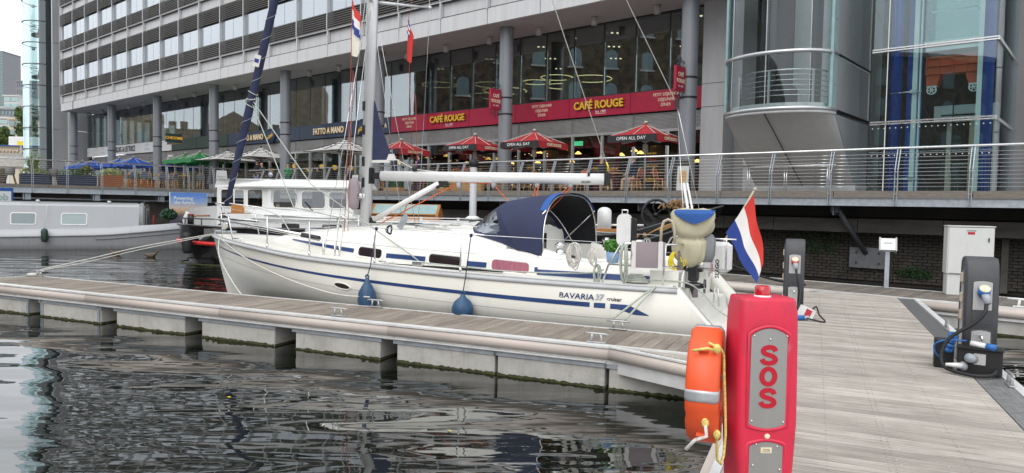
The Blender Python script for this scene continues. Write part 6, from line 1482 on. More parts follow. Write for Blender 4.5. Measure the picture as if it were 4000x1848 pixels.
# mainsheet
for a, b in (((-3.55, 0, 2.02), (-2.85, 0, 1.99)), ((-2.85, 0, 1.98), (-2.2, 0, 1.32)), ((-2.05, .02, 1.98), (-2.18, 0, 1.32)), ((-1.98, -.02, 1.98), (-2.12, 0, 1.32)), ((-1.45, .02, 1.96), (-2.1, 0, 1.32)), ((-1.38, -.02, 1.95), (-2.02, 0, 1.32)), ((-3.6, 0, 1.98), (-5.3, 0, 1.2))): O('mainsheet', MB().tube([a, b], .011, 5), 'rope_orange', Y)
for x in (-3.55, -2.85, -2.02, -1.42): O('boom_block', MB().sph((x, 0, 1.98), .05, 8, 6, (1, .6, 1.3)), 'rubrail', Y)
O('sheet_traveller', MB().bbox(-2.25, -2.0, -.5, .5, 1.25, 1.31, .015), 'iron', Y)
# flags
def cloth(name, P, mats, nu=12, nv=9, parent=None, amp=.03, wav=2.5, ax=(0, 1, 0), label=None, cat=None, th=None):
    """flag surface from corners (hoist foot, hoist head, fly head, fly foot) with folds and stripe materials along the hoist"""
    a, b, c, d = [Vector(p) for p in P]; ax = Vector(ax); m = MB().sh(); ns = len(mats); vs = []
    for i in range(nu + 1):
        u = i / nu
        for j in range(nv + 1):
            v = j / nv; p = a.lerp(b, v).lerp(d.lerp(c, v), u); p = p + ax * amp * math.sin(u * wav * 3.1 + v * 2.2) * min(1, u * 2.2); vs.append(p)
    m.v = [tuple(v) for v in vs]
    for i in range(nu):
        for j in range(nv):
            m.f.append([i * (nv + 1) + j, (i + 1) * (nv + 1) + j, (i + 1) * (nv + 1) + j + 1, i * (nv + 1) + j + 1]); m.mi.append(min(ns - 1, int(j / nv * ns))); m.sm.append(True)
    return O(name, m, mats, parent, label=label, cat=cat, fix=False)
FLG = E('ensign_flag', SBF.w(.93, .45, 1.15), SBF.a, label='large red, white and blue ensign on wooden staff at the yacht stern', cat='flag')
O('staff', MB().cyl((0, 0, -.25), (.54, 0, .78), .018, .015, 8).sph((.545, 0, .79), .028), 'far_beige', FLG)
cloth('flag', [(.13, -.02, .1), (.53, -.02, .7), (.72, .06, -.36), (.6, -.06, -.68)], ['flag_blue', 'flag_white', 'flag_red'], 22, 12, FLG, .05, 2.6, (.35, .93, 0))
e = E('courtesy_flag', SBF.w(MX + .22, -.75, 4.62), SBF.a, label='small red, white and blue flag with cream flag below beside the mast', cat='flag')
cloth('flag', [(.0, 0, .12), (.0, 0, .62), (.19, .05, .18), (.16, 0, -.12)], ['flag_blue', 'flag_white', 'flag_red'], 10, 9, e, .04, 3.0, (.5, .8, 0)); cloth('pennant', [(-.02, 0, -.36), (.0, 0, .1), (.17, .03, -.2), (.08, 0, -.4)], ['flag_cream', 'flag_cream', 'flag_cream', 'flag_cream'], 8, 8, e, .03, 2.5, (.5, .8, 0))
O('halyard', MB().tube([(.0, 0, 1.2), (-.02, 0, -.7), (-.06, -.1, -3.6)], .007, 5).tube([(.03, 0, -.65), (.02, -.1, -3.6)], .006, 5), 'rope_red', e)
e = E('red_ensign', SBF.w(MX + .35, .85, 5.0), SBF.a, label='narrow hanging red flag with union canton right of the mast', cat='flag')
cloth('flag', [(-.02, 0, -.5), (.02, 0, .3), (.12, .04, -.2), (.06, 0, -.6)], ['flag_red', 'flag_red', 'flag_red', 'flag_red'], 8, 8, e, .03, 2.6, (.5, .8, 0)); cloth('canton', [(.0, -.03, .0), (.02, -.03, .28), (.07, -.03, .12), (.05, -.03, -.1)], ['flag_blue', 'flag_white', 'flag_red', 'flag_white', 'flag_blue'], 4, 10, e, .01, 2, (.5, .8, 0))
O('halyard', MB().tube([(.1, .1, 1.0), (.02, 0, .3), (.06, 0, -1.0), (.12, .1, -3.2)], .006, 5).tube([(.14, .1, -1.2), (.22, .1, -3.2)], .006, 5), 'rope_red', e)
# rails
def rail(pts, r_=.013, name='lifeline', mat='steel'): return O(name, MB().tube(pts, r_, 7), mat, Y)
sx_ = [-8.3, -6.75, -5.55, -4.1, -2.5]
for s in (-1, 1):
    def g_(x, dz): return (x, s * (hb(x) - .06), zs(x) + dz)
    for x in sx_[1:]: O('stanchion', MB().cyl(g_(x, 0), g_(x, .6), .0125, n=8), 'steel', Y); O('stanchion_base', MB().cyl(g_(x, 0), g_(x, .09), .022, n=8), 'steel', Y)
    for dz in (.595, .31): rail([g_(-8.75, dz + .02)] + [g_(x, dz) for x in sx_[1:]] + [g_(-.3, dz * .98)], .0045)
    # pulpit
    rail([g_(-8.1, 0), g_(-8.35, .45), g_(-8.75, .62), (-9.25, s * .22, zs(-9.2) + .66), (-9.45, 0, zs(-9.4) + .66)], .015, 'pulpit'); rail([g_(-8.75, 0), g_(-8.85, .6)], .013, 'pulpit'); rail([g_(-8.4, .3), g_(-8.9, .33), (-9.3, s * .2, zs(-9.3) + .33)], .012, 'pulpit')
    # pushpit
    def q_(x, y, z): return (x, s * y, z)
    rail([q_(-.3, 1.66, .56), q_(-.22, 1.66, .8), q_(-.06, 1.64, 1.09), q_(.02, 1.63, 1.12), q_(.56, 1.57, 1.12), q_(.66, 1.48, 1.12), q_(.72, .95, 1.12)], .015, 'pushpit'); rail([q_(.53, 1.57, .56), q_(.56, 1.57, 1.12)], .014, 'pushpit'); rail([q_(-.2, 1.66, .82), q_(.55, 1.58, .8), q_(.68, 1.0, .8)], .011, 'pushpit'); rail([q_(.7, .97, .7), q_(.72, .95, 1.12)], .013, 'pushpit')
# bow fittings, stowed pole
O('anchor_roller', MB().box(-9.72, -9.2, -.1, .1, .87, .93).box(-9.7, -9.4, -.12, -.1, .87, 1.0).box(-9.7, -9.4, .1, .12, .87, 1.0), 'steel', Y); O('anchor', MB().tube([(-9.8, 0, .86), (-9.5, 0, .95), (-8.9, 0, .95)], .025, 6).cbox((-9.78, 0, .82), (.25, .16, .05), 0, R(-30)), 'galvanised', Y)
O('stowed_pole', MB().cyl((-8.75, -.55, 1.22), (-5.75, -1.2, .98), .032, n=12), 'steel', Y); O('pole_end', MB().cyl((-6.15, -1.11, 1.01), (-5.68, -1.22, .97), .045, n=10), 'iron', Y)
O('boat_hook', MB().cyl((-4.0, -.95, 1.26), (-2.35, -1.08, 1.14), .016, n=8).tube([(-2.35, -1.08, 1.14), (-2.28, -1.09, 1.13), (-2.22, -1.09, 1.08)], .014, 6), 'steel', Y); O('brush_head', MB().cbox((-4.1, -.95, 1.3), (.09, .06, .26), 0, R(35)), 'galvanised', Y); O('hook_grip', MB().cyl((-3.75, -.97, 1.245), (-3.45, -.99, 1.22), .022, n=8), 'rubrail', Y)
O('dorade_vent', MB().tube([(-5.95, -.35, 1.1), (-5.95, -.35, 1.3), (-5.85, -.35, 1.36), (-5.75, -.35, 1.3), (-5.75, -.35, 1.12)], .03, 8), 'steel', Y)
for x in (-7.9, -3.9): O('deck_cleat', MB().tube([(x - .14, -(hb(x) - .1), zs(x) + .06), (x + .14, -(hb(x) - .1), zs(x) + .06)], .014, 6).cyl((x - .04, -(hb(x) - .1), zs(x)), (x - .04, -(hb(x) - .1), zs(x) + .06), .012).cyl((x + .04, -(hb(x) - .1), zs(x)), (x + .04, -(hb(x) - .1), zs(x) + .06), .012), 'steel', Y)
# sprayhood
def arch(x, hw_, zf, zt, n=20, pw=2.6, rake=0):
    out_ = []
    for i in range(n + 1):
        a = math.pi * i / n; c, s_ = math.cos(a), math.sin(a)
        y = -hw_ * (abs(c) ** (2 / pw)) * (1 if c > 0 else -1); z = zf + (zt - zf) * abs(s_) ** (2 / pw); out_.append((x + rake * abs(s_) ** (2 / pw), y, z))
    return out_
base = [(-3.05 + .42 * abs(1 - i / 10) ** 2.2, -1.2 + .12 * i, 1.15 + .1 * math.sin(math.pi * i / 20)) for i in range(21)]
A1 = arch(-1.78, 1.31, .93, 1.71, pw=3.3, rake=-.5); A2 = arch(-1.36, 1.34, .86, 1.83, pw=2.9, rake=-.03)
def mid(a, b, t, bulge=.0): return [tuple(lerp(p[k], q[k], t) + (bulge * math.sin(math.pi * t) if k == 2 else 0) for k in range(3)) for p, q in zip(a, b)]
rows = [base, mid(base, A1, .33, .02), mid(base, A1, .66, .03), A1, mid(A1, A2, .5, .02), A2]
H = E('sprayhood', (0, 0, 0), parent=Y)
m = MB().sh(); m.loft(rows[3:], False, False); O('hood_top', m, 'canvas_navy', H)
m = MB().sh(); m.loft([[(p[0], p[1] * .985, p[2] - .018) for p in r_] for r_ in rows[3:]], False, False); O('hood_shade_skin', m, 'canvas_shade', H)  # added near-black inner skin, paints the shade inside the hood
win = {(r_, c) for r_ in (0, 1, 2) for c in (2, 3, 4, 5, 6, 13, 14, 15, 16, 17)} | {(r_, c) for r_ in (1,) for c in range(8, 12)}
mf, mw = MB().sh(), MB().sh(); fr3 = rows[:4]; N_ = 21; flat = [p for r_ in fr3 for p in r_]
# finer front: subdivide so that windows get rounded corners
def front(u, v):
    k = u * 3; i = min(2, int(k)); t = k - i; kk = v * 20; j = min(19, int(kk)); s_ = kk - j
    p = [lerp(lerp(fr3[i][j][q], fr3[i + 1][j][q], t), lerp(fr3[i][j + 1][q], fr3[i + 1][j + 1][q], t), s_) for q in range(3)]; return tuple(p)
def inwin(u, v):
    for (cv, hv, cu, hu) in ((.17, .13, .5, .36), (.83, .13, .5, .36), (.5, .14, .55, .28)):
        if (abs(v - cv) / hv) ** 3.2 + (abs(u - cu) / hu) ** 3.2 < 1: return True
    return False
NUf, NVf = 30, 100
for i in range(NUf):
    for j in range(NVf):
        q = [front((i + a) / NUf, (j + b) / NVf) for a, b in ((0, 0), (1, 0), (1, 1), (0, 1))]
        (mw if inwin((i + .5) / NUf, (j + .5) / NVf) else mf).add(q, [(0, 1, 2, 3)])
def merge(mb):
    key = {}; nv = []; mp_ = []
    for v in mb.v:
        k = (round(v[0], 5), round(v[1], 5), round(v[2], 5))
        if k not in key: key[k] = len(nv); nv.append(v)
        mp_.append(key[k])
    mb.f = [[mp_[i] for i in f] for f in mb.f]; mb.v = nv; return mb
O('hood_front', merge(mf), 'canvas_navy', H); O('vinyl_window', merge(mw), 'vinyl', H)
O('aft_trim', MB().sh().loft([[(p[0] - .1, p[1] * 1.0, p[2] + .012) for p in mid(A1, A2, 1)][4:17], [(p[0] + .02, p[1] * 1.005, p[2] + .016) for p in A2][4:17]], False, False), 'canvas_blue', H)
O('hoop', MB().tube([(p[0] + .0, p[1] * .97, p[2] - .02) for p in A2], .014, 6), 'steel', H); O('hoop', MB().tube([(p[0], p[1] * .97, p[2] - .02) for p in A1], .014, 6), 'steel', H)
for s in (-1, 1): O('hood_strut', MB().tube([(-1.37, s * 1.18, 1.55), (-1.9, s * 1.12, 1.02)], .012, 6), 'steel', H)
O('care_patch', MB().cbox((-1.62, -1.245, .97), (.22, .008, .1), 0, R(8)), 'board_white', H)
# pushpit gear: mauve cloth, ropes, horseshoe, boards
O('rail_cloth', MB().sh().grid(lambda u, v: (.1 + .46 * u, -1.66 - .015 * math.sin(v * 3.1) + .08 * u, 1.15 - .36 * v), 6, 6), 'canvas_mauve', Y)
for x in (.14, .5): O('cloth_strap', MB().box(x - .03, x + .03, -1.69 + .14 * x, -1.67 + .14 * x, .78, 1.16), 'board_white', Y)
def coil(c, h_, w_, n, mat, r_=.011, rs=1, name='rope_coil'):
    rr = random.Random(rs); m = MB()
    for i in range(n):
        o = rr.uniform(-.4, .4) * w_; l = h_ * rr.uniform(.75, 1.05); ww = w_ * rr.uniform(.6, 1)
        m.tube([(c[0] + o * .4 + ww * .5 * math.sin(a), c[1] + .02 * math.cos(a * 2) + rr.uniform(-.02, .02), c[2] - l * .5 + l * .5 * math.cos(a)) for a in [k * .524 for k in range(12)]], r_, 5, closed=True)
    return O(name, m, mat, Y)
coil((-.72, -1.68, 1.1), .38, .2, 8, 'rope_white', .01, 3); coil((-.45, -1.66, 1.05), .28, .12, 4, 'rope_white', .009, 5); coil((-.4, -1.6, .8), .3, .1, 4, 'rope_green', .01, 8); coil((.0, -1.66, 1.12), .55, .1, 7, 'rope_green', .013, 4)
coil((-3.98, -1.5, 1.25), .16, .12, 4, 'rope_navy', .01, 9)
m = MB()
for k in range(5): m.tube([(.12 + (.17 - .02 * k) * math.cos(a), -1.42 + (.1 - .012 * k) * math.sin(a), .58 + .022 * k) for a in [q * .45 for q in range(14)]], .014, 5, closed=True)
O('rope_coil', m, 'rope_green', Y)
hb_ = O('horseshoe_buoy', MB().prism(rrect(-.06, 1.3, .2, .46, .095, 8), -1.5, -1.4), 'plastic_white', Y); O('buoy_pocket', MB().prism(rrect(.05, 1.3, .1, .34, .045, 6), -1.47, -1.36), 'sign_black', hb_); O('buoy_handle', MB().tube([(-.1, -1.45, 1.52), (-.1, -1.45, 1.58), (-.02, -1.45, 1.58), (-.02, -1.45, 1.52)], .012, 6), 'steel', hb_)
coil((.62, -1.05, 1.0), .3, .2, 7, 'pump_yellow', .012, 12)
O('dinghy_hoop', MB().tube([(.4, -1.2, 1.12), (.41, -1.2, 1.34), (.44, -1.2, 1.43), (.5, -1.2, 1.46), (.56, -1.2, 1.43), (.59, -1.2, 1.34), (.6, -1.2, 1.12)], .02, 8), 'far_beige', Y)
O('steering_wheel', MB().tube([(-.1, .38 * math.cos(R(a)), .78 + .36 * math.sin(R(a))) for a in range(0, 360, 15)], .018, 6, closed=True).cyl((-.1, 0, .78), (-.2, 0, .78), .06, n=10).tube([(-.1, -.37, .78), (-.1, .37, .78)], .012, 5).tube([(-.1, 0, .43), (-.1, 0, 1.13)], .012, 5), 'steel', Y); O('pedestal_binnacle', MB().bbox(-.3, -.15, -.12, .12, .3, 1.1, .03), 'deck_white', Y)
e = E('plant_pot', SBF.w(-.32, -1.12, .8), SBF.a, label='basil plant in small blue tub on the cockpit coaming', cat='plant'); O('tub', MB().lathe([(.001, 0), (.085, 0), (.1, .16), (.09, .16), (.085, .13), (.001, .13)], n=14), 'tub_blue', e); O('leaves', leafcloud(MB(), 160, (0, 0, .25), (.14, .14, .1), rp, .035), 'basil', e)
e = E('water_bottle', SBF.w(.05, -.7, .85), SBF.a, label='clear water bottle with blue cap in the cockpit', cat='bottle'); O('bottle_body', MB().lathe([(.001, 0), (.035, 0), (.035, .15), (.012, .2), (.012, .22)], n=12), 'vinyl', e); O('cap', MB().cyl((0, 0, .22), (0, 0, .24), .015), 'socket_blue', e)
e = E('winch_handle', SBF.w(-.85, -1.24, .86), SBF.a, label='black winch handle lying on the cockpit coaming', cat='handle'); O('arm', MB().tube([(-.1, -.02, .02), (.08, -.06, .0)], .018, 6), 'iron', e); O('grip', MB().cyl((-.1, -.02, .02), (-.1, -.02, .1), .02), 'rubber', e)
# covered outboard and life raft
OB_ = E('outboard_motor', SBF.w(.82, -.95, .6), SBF.a, label='black outboard motor under beige cover on the stern rail', cat='outboard')
O('leg', MB().bbox(-.06, .08, -.06, .06, -.02, .4, .02).bbox(-.12, .14, -.05, .05, .12, .17, .01), 'outboard_black', OB_); O('gear_case', MB().sh().loft([[(x, r_ * math.cos(R(a)), -.08 + r_ * math.sin(R(a))) for a in range(0, 360, 45)] for x, r_ in ((-.16, .01), (-.1, .045), (.08, .05), (.16, .03))]).prism([(-.06, -.05), (.04, -.05), (.0, -.24)], -.008, .008), 'outboard_black', OB_)
for k in range(3): a = R(k * 120 + 20); O('propeller_blade', MB().cbox((.17, .07 * math.cos(a), -.08 + .07 * math.sin(a)), (.015, .06, .11), 0, 0, a), 'outboard_black', OB_)
O('cowl', MB().sh().loft([[(x * k * .85 + .1, y * k * .8 + .08, z - .04) for x, y in ((-.12, -.09), (0, -.13), (.16, -.1), (.22, 0), (.16, .1), (0, .13), (-.12, .09), (-.16, 0))] for z, k in ((.3, .8), (.4, 1), (.62, 1.05), (.7, .8))]), 'outboard_grey', OB_)
rc = random.Random(4)
def cov(z, rx_, ry_, cx, fold, n=28): return [(cx + (rx_ + fold * math.sin(j * 2.7 + z * 9)) * math.cos(2 * math.pi * j / n), (ry_ + fold * math.cos(j * 3.1 + z * 7)) * math.sin(2 * math.pi * j / n), z) for j in range(n)]
CV = smooth_tab([(.2, .09), (.26, .17), (.36, .215), (.48, .235), (.56, .225), (.605, .175), (.65, .245), (.74, .285), (.88, .3), (.95, .285), (.99, .24), (1.01, .12)])
def cvr(z, n=44):
    r_ = interp(CV, z); out_ = []
    for j in range(n):
        a = 2 * math.pi * j / n; f = 1 + .05 * math.sin(3 * a + 11 * z) + .035 * math.sin(7 * a - 9 * z) + (.06 * math.sin(13 * a + 2 * z) if z < .62 else .018 * math.sin(11 * a + 17 * z)); c_, s_ = math.cos(a), math.sin(a); q = (abs(c_) ** 2.8 + abs(s_) ** 2.8) ** (-1 / 2.8)
        out_.append((-.05 + .09 * max(0, z - .5) + r_ * f * q * c_, r_ * .7 * f * q * s_, z + .02 * math.sin(2 * a + 1)))
    return out_
O('beige_cover', MB().sh().loft([cvr(z) for z in lin(.2, 1.01, 30)]), 'canvas_beige', OB_)
def patchp(u, v):
    a = R(215 + 115 * u); t = v * (1 - abs(2 * u - 1.1) ** 1.4 * .9); z = .99 - .2 * max(0, t); k = 1.02 if z < .95 else lerp(1.02, .75, (z - .95) / .05)
    c_, s_ = math.cos(a), math.sin(a); q = (abs(c_) ** 2.8 + abs(s_) ** 2.8) ** (-1 / 2.8); return (-.01 + .325 * k * q * c_, .232 * k * q * s_, z + .012)
O('cover_patch', MB().sh().grid(patchp, 16, 6), 'canvas_blue', OB_); O('cover_patch', MB().prism([(.05 + .24 * math.cos(R(a)), .15 * math.sin(R(a))) for a in range(0, 360, 20)], .985, 1.005, 'xy'), 'canvas_blue', OB_)
O('mount_board', MB().bbox(-.2, -.12, -.14, .14, -.1, .42, .01), 'wood_grey', OB_)
e = E('life_raft', SBF.w(1.02, -.05, .66), SBF.a + R(-20), label='white life raft case with orange disc on steel stern frame', cat='life raft')
O('case', MB().bbox(-.2, .2, -.13, .13, .0, .46, .05), 'plastic_white', e); O('orange_disc', MB().cyl((-.1, -.132, .36), (-.1, -.138, .36), .06, n=16), 'buoy_orange', e); TXT('SEAGO', 'letter_dark', e, (.1, -.134, .06), .09, .001, rz=(0, R(-90), 0), bold=.002); TXT('LIFERAFT', 'letter_red', e, (.0, -.134, .06), .055, .001, rz=(0, R(-90), 0))
O('frame', MB().tube([(-.22, -.15, -.1), (-.22, -.15, .5), (.22, -.15, .5), (.22, -.15, .05), (-.22, -.15, .05)], .014, 6).tube([(-.22, .15, -.1), (-.22, .15, .5), (.22, .15, .5)], .014, 6), 'steel', e)
O('danbuoy', MB().cyl((.72, -.55, 1.15), (.78, -.5, .3), .045, n=10), 'canvas_mauve', Y)
# fenders
for i, (x, zt, sh_, lb) in enumerate(((-4.05, .42, 0, 'blue pear shaped fender hanging amidships by the cleat'), (-2.33, .27, 1, 'blue ball fender hanging by the pontoon edge nearer the stern'))):
    e = E('fender', SBF.w(x, -2.02, zt), SBF.a, label=lb, cat='fender', group='blue fenders on the yacht')
    pr = [(.001, -.62), (.1, -.6), (.17, -.5), (.185, -.38), (.17, -.24), (.1, -.12), (.045, -.05), (.04, 0), (.001, .01)] if not sh_ else [(.001, -.42), (.12, -.4), (.2, -.28), (.205, -.2), (.16, -.1), (.06, -.03), (.04, .02), (.001, .03)]
    pr = [(r_ * .8, z * .92) for r_, z in pr]; O('body', MB().lathe(pr, n=20), 'fender_blue', e); O('eye', MB().tube([(.03 * math.cos(R(a)), 0, .03 + .03 * math.sin(R(a))) for a in range(0, 360, 45)], .012, 6, closed=True), 'fender_blue', e)
    O('lanyard', MB().tube([(0, 0, .03), (0, .08, zs(x) - zt - .02), (0, .23, zs(x) + .6 - zt)], .008, 5).sph((0, .23, zs(x) + .58 - zt), .03, 6, 5), 'rope_navy', e)
# mooring lines
def line(pts, r_, mat, label): return cable(pts, r_, mat, label, 6, 'mooring line')
S_ = SBF.w
line([S_(-9.35, -.2, .9), S_(-10.4, -1.1, .62), S_(-11.2, -1.7, .36), FF.w(-11.95, 1.12, .14)], .0105, 'rope_white', 'pale bow line running left to the pontoon end cleat')
line([S_(-9.3, -.25, .88), S_(-10.4, -1.14, .56), S_(-11.2, -1.75, .3), FF.w(-11.9, 1.1, .13)], .008, 'rope_white', 'second thinner bow line just below the first')
line([S_(-8.6, -.72, .86), S_(-7.4, -1.25, .55), S_(-6.0, -1.75, .3), S_(-4.7, -2.05, .14), FF.w(-3.9, 1.14, .15)], .011, 'rope_white', 'pale spring line crossing the hull to the mid cleat')
line([S_(-8.65, -.68, .86), S_(-8.3, -1.0, .5), S_(-7.4, -1.45, .0), S_(-6.6, -1.8, -.3)], .012, 'rope_white', 'slack pale rope drooping from the bow')
line([S_(.45, -1.72, .55), FF.w(.02, 1.12, .14)], .013, 'rope_green', 'left one of the two stern lines to the cleat')
line([S_(.47, -1.72, .56), FF.w(.19, 1.12, .14)], .013, 'rope_green', 'right one of the two stern lines to the cleat')
line([S_(.1, -1.45, .6), S_(.75, -1.35, .6), S_(1.0, -1.2, .45), S_(1.3, -1.3, .2), w_(-.02, 5.6, .12) if False else WF.w(.05, 4.6, .05)], .011, 'rope_green', 'thin dark line from the quarter to the walkway')
line([S_(-3.35, -1.55, .68), S_(-2.6, -1.62, .66), S_(-1.7, -1.62, .63), S_(-.6, -1.5, .66), S_(-.35, -1.45, .72)], .011, 'rope_green', 'speckled sheet lying along the side deck')
# ---------------------------------------------------------------- white motor barge with wheelhouse behind the yacht
BGF = FR((-10.8, 23.2), -2, 0)
G = E('motor_barge', BGF.w(0, 0), BGF.a, label='motor barge with white wheelhouse and rounded black hull end', cat='boat')
def plan(off=0, n=14):
    """outline of the hull: rounded left end, parallel sides"""
    pts = []
    for i in range(n + 1):
        a = R(90 + 180 * i / n); pts.append((1.6 + (2.35 - off) * math.cos(a), 1.8 + (1.8 - off) * math.sin(a)))
    return pts
def gz(x): return .8 - .03 * min(4, max(0, x + .7)) + .0
rows_ = []
for z_, off in ((0, 0), (-.35, .02), (-.7, .08), (-1.05, .2), (-1.5, .5)):
    pl_ = plan(off); rows_.append([(11, 3.6 - off, .72 + z_)] + [(p[0], p[1], gz(p[0]) + z_) for p in pl_] + [(11, off, .72 + z_)])
O('hull', MB().sh().loft(rows_, False, False), 'black_hull', G)
for dz, r_, mt in ((0, .045, 'black_hull'), (-.55, .05, 'red_band')):
    O('rubbing_strake', MB().tube([(p[0], p[1], gz(p[0]) + dz) for p in plan(-.02)] + [(11, -.02, .72 + dz)], r_ * (1.3 if mt == 'red_band' else 1), 8), mt, G)
O('waterline_weed', MB().tube([(p[0], p[1], WATER) for p in plan(.08)] + [(11, .1, WATER)], .03, 6), 'weed', G)
O('deck', MB().prism([(p[0], p[1]) for p in plan(.05)] + [(11, .05), (11, 3.55)], .45, .6, 'xy'), 'narrow_grey', G)
# raised white stern bulwark with wooden cap
bw = plan(.18)[2:11]
O('stern_bulwark', MB().sh().loft([[(p[0], p[1], .55) for p in bw], [(p[0] - .08, p[1], .95) for p in bw], [(p[0] + .05, p[1] , 1.2 + .22 * max(0, (p[1] - .8) / 2)) for p in bw]], False, False), 'white_paint', G); O('wood_cap', MB().tube([(p[0] + .12, p[1] + .02, 1.06) for p in plan(.3)[5:11]], .035, 6), 'varnish', G)
for x, y in ((.0, .75), (.12, .62)): O('mooring_bitt', MB().cyl((x, y, .8), (x, y, 1.12), .075, n=12), 'iron', G); O('bitt_cap', MB().cyl((x, y, 1.12), (x, y, 1.15), .08, n=12), 'red_band', G)
rl_ = plan(.1)[7:]
O('deck_rail', MB().tube([(p[0], p[1], 1.0) for p in rl_] + [(2.6, .1, .95)], .02, 6), 'iron', G)
for p in rl_[1::2]: O('rail_stanchion', MB().cyl((p[0], p[1], .7), (p[0], p[1], 1.0), .018, n=6), 'iron', G)
for x, y in ((.3, .05), (1.95, -.12)): O('tyre_fender', MB().sh().lathe([(.001, -.38), (.12, -.36), (.16, -.25), (.16, .2), (.12, .3), (.001, .32)], (x, y - .08, .25), 12), 'rubber', G)
# cabin below the wheelhouse
WHC = [(2.72, .55), (5.6, .55), (5.6, 3.1), (.35, 3.1), (.35, 2.0)]
O('lower_cabin', MB().box(1.35, 5.9, .3, 3.3, .5, 1.18).box(5.9, 10.6, .3, 3.3, .5, 1.05), 'white_paint', G)
O('grab_strip', MB().tube([(2.7, .27, 1.16), (5.8, .27, 1.1)], .02, 6), 'steel', G); O('white_rail', MB().tube([(2.3, .22, 1.06), (10.5, .22, .98)], .03, 8), 'white_paint', G)
for z in (1.1, 1.18): O('deck_edge_rail', MB().box(5.9, 10.5, .3, .36, z - .02, z + .01), 'white_paint', G)
for x in (6.6, 7.8, 9.0, 10.2): O('rail_foot', MB().box(x, x + .08, .31, .35, 1.0, 1.2), 'white_paint', G)
def plane_window(parent, o, ex, w_, h_, glass='glass_wheelhouse', frame='white_paint', r_=.09, nm='window', fw=.045, ezt=(0, 0, 1)):
    """rounded window on a vertical plane: o centre, ex direction; frame proud of the wall"""
    o = Vector(o); ex = Vector(ex).normalized(); ez = Vector(ezt); nr = ex.cross(ez)
    po_, pi_ = rrect(0, 0, w_ + fw * 2, h_ + fw * 2, r_ + fw * .6), rrect(0, 0, w_, h_, r_); n = len(po_)
    P_ = lambda p, d: tuple(o + ex * p[0] + ez * p[1] + nr * d)
    e = E(nm, (0, 0, 0), parent=parent)
    m = MB().sh(); m.add([P_(p, .005) for p in po_] + [P_(((p[0] + q[0]) / 2, (p[1] + q[1]) / 2), .025) for p, q in zip(po_, pi_)] + [P_(p, .008) for p in pi_], [(j, (j + 1) % n, n + (j + 1) % n, n + j) for j in range(n)] + [(n + j, n + (j + 1) % n, 2 * n + (j + 1) % n, 2 * n + j) for j in range(n)]); O('frame', m, frame, e)
    m = MB(); m.add([P_(p, .007) for p in pi_], [tuple(range(n))]); O('pane', m, glass, e)
    return e
for x0, x1, z0, z1 in ((3.27, 3.86, .61, .9), (4.6, 5.25, .62, .89)): plane_window(G, ((x0 + x1) / 2, .298, (z0 + z1) / 2), (1, 0, 0), x1 - x0, z1 - z0, 'smoke_glass', 'deck_white', .05, 'cabin_window')
WH = E('wheelhouse', (0, 0, 0), parent=G)
def wall_with_holes(name, a, b, z0, z1, holes):
    """vertical wall from a to b (plan points) with rectangular openings given along its length"""
    a, b = Vector((*a, 0)), Vector((*b, 0)); L_ = (b - a).length; d = (b - a) / L_; nr = Vector((d.y, -d.x, 0)); m = MB()
    xs = sorted({0, L_} | {h[0] for h in holes} | {h[1] for h in holes}); zz = sorted({z0, z1} | {h[2] for h in holes} | {h[3] for h in holes})
    for i in range(len(xs) - 1):
        for j in range(len(zz) - 1):
            cx, cz = (xs[i] + xs[i + 1]) / 2, (zz[j] + zz[j + 1]) / 2
            if any(h[0] < cx < h[1] and h[2] < cz < h[3] for h in holes): continue
            q = [a + d * x + Vector((0, 0, z)) for x, z in ((xs[i], zz[j]), (xs[i + 1], zz[j]), (xs[i + 1], zz[j + 1]), (xs[i], zz[j + 1]))]
            m.add(q + [p - nr * .05 for p in q], [(0, 1, 2, 3), (7, 6, 5, 4), (0, 4, 5, 1), (1, 5, 6, 2), (2, 6, 7, 3), (3, 7, 4, 0)])
    O(name, m, 'white_paint', WH); return a, d, L_
a, d, L_ = wall_with_holes('side_wall', (2.72, .55), (5.6, .55), 1.16, 2.1, [(.17, .93, 1.41, 1.99), (1.12, 1.9, 1.41, 1.97), (2.03, 2.6, 1.42, 1.96)])
for x0, x1, z0, z1 in ((.17, .93, 1.41, 1.99), (1.12, 1.9, 1.41, 1.97), (2.03, 2.6, 1.42, 1.96)): c = a + d * ((x0 + x1) / 2); plane_window(WH, (c.x, c.y, (z0 + z1) / 2), d, x1 - x0 - .02, z1 - z0 - .02, frame='deck_white', r_=.1)
a, d, L_ = wall_with_holes('front_wall', (.35, 2.0), (2.72, .55), .6, 2.1, [(.25, .95, 1.4, 2.0), (1.0, 1.52, 1.4, 2.0), (1.72, 2.5, 1.4, 2.0)])
for x0, x1, z0, z1 in ((.25, .95, 1.4, 2.0), (1.0, 1.52, 1.4, 2.0), (1.72, 2.5, 1.4, 2.0)): c = a + d * ((x0 + x1) / 2); plane_window(WH, (c.x, c.y, (z0 + z1) / 2), d, x1 - x0 - .02, z1 - z0 - .02, 'glass_wheelhouse', 'deck_white', .08)
wall_with_holes('side_wall', (5.6, .55), (5.6, 3.1), 1.1, 2.1, [(.3, 1.0, 1.4, 2.0), (1.4, 2.2, 1.4, 2.0)]); wall_with_holes('back_wall', (5.6, 3.1), (.35, 3.1), .6, 2.1, [(.4, 1.8, 1.35, 2.0), (2.2, 3.4, 1.35, 2.0), (3.8, 4.8, 1.35, 2.0)]); wall_with_holes('side_wall', (.35, 3.1), (.35, 2.0), .6, 2.1, [])
def off_poly(o_, cx=3.0, cy=1.9): return [(x + (o_ if x > cx else -o_), y + (o_ if y > cy else -o_)) for x, y in WHC]
O('roof', MB().loft([[(*p, 2.07) for p in off_poly(.14)], [(*p, 2.12) for p in off_poly(.15)], [(*p, 2.32) for p in off_poly(.02)], [(*p, 2.37) for p in off_poly(-.35)]]), 'white_paint', WH)
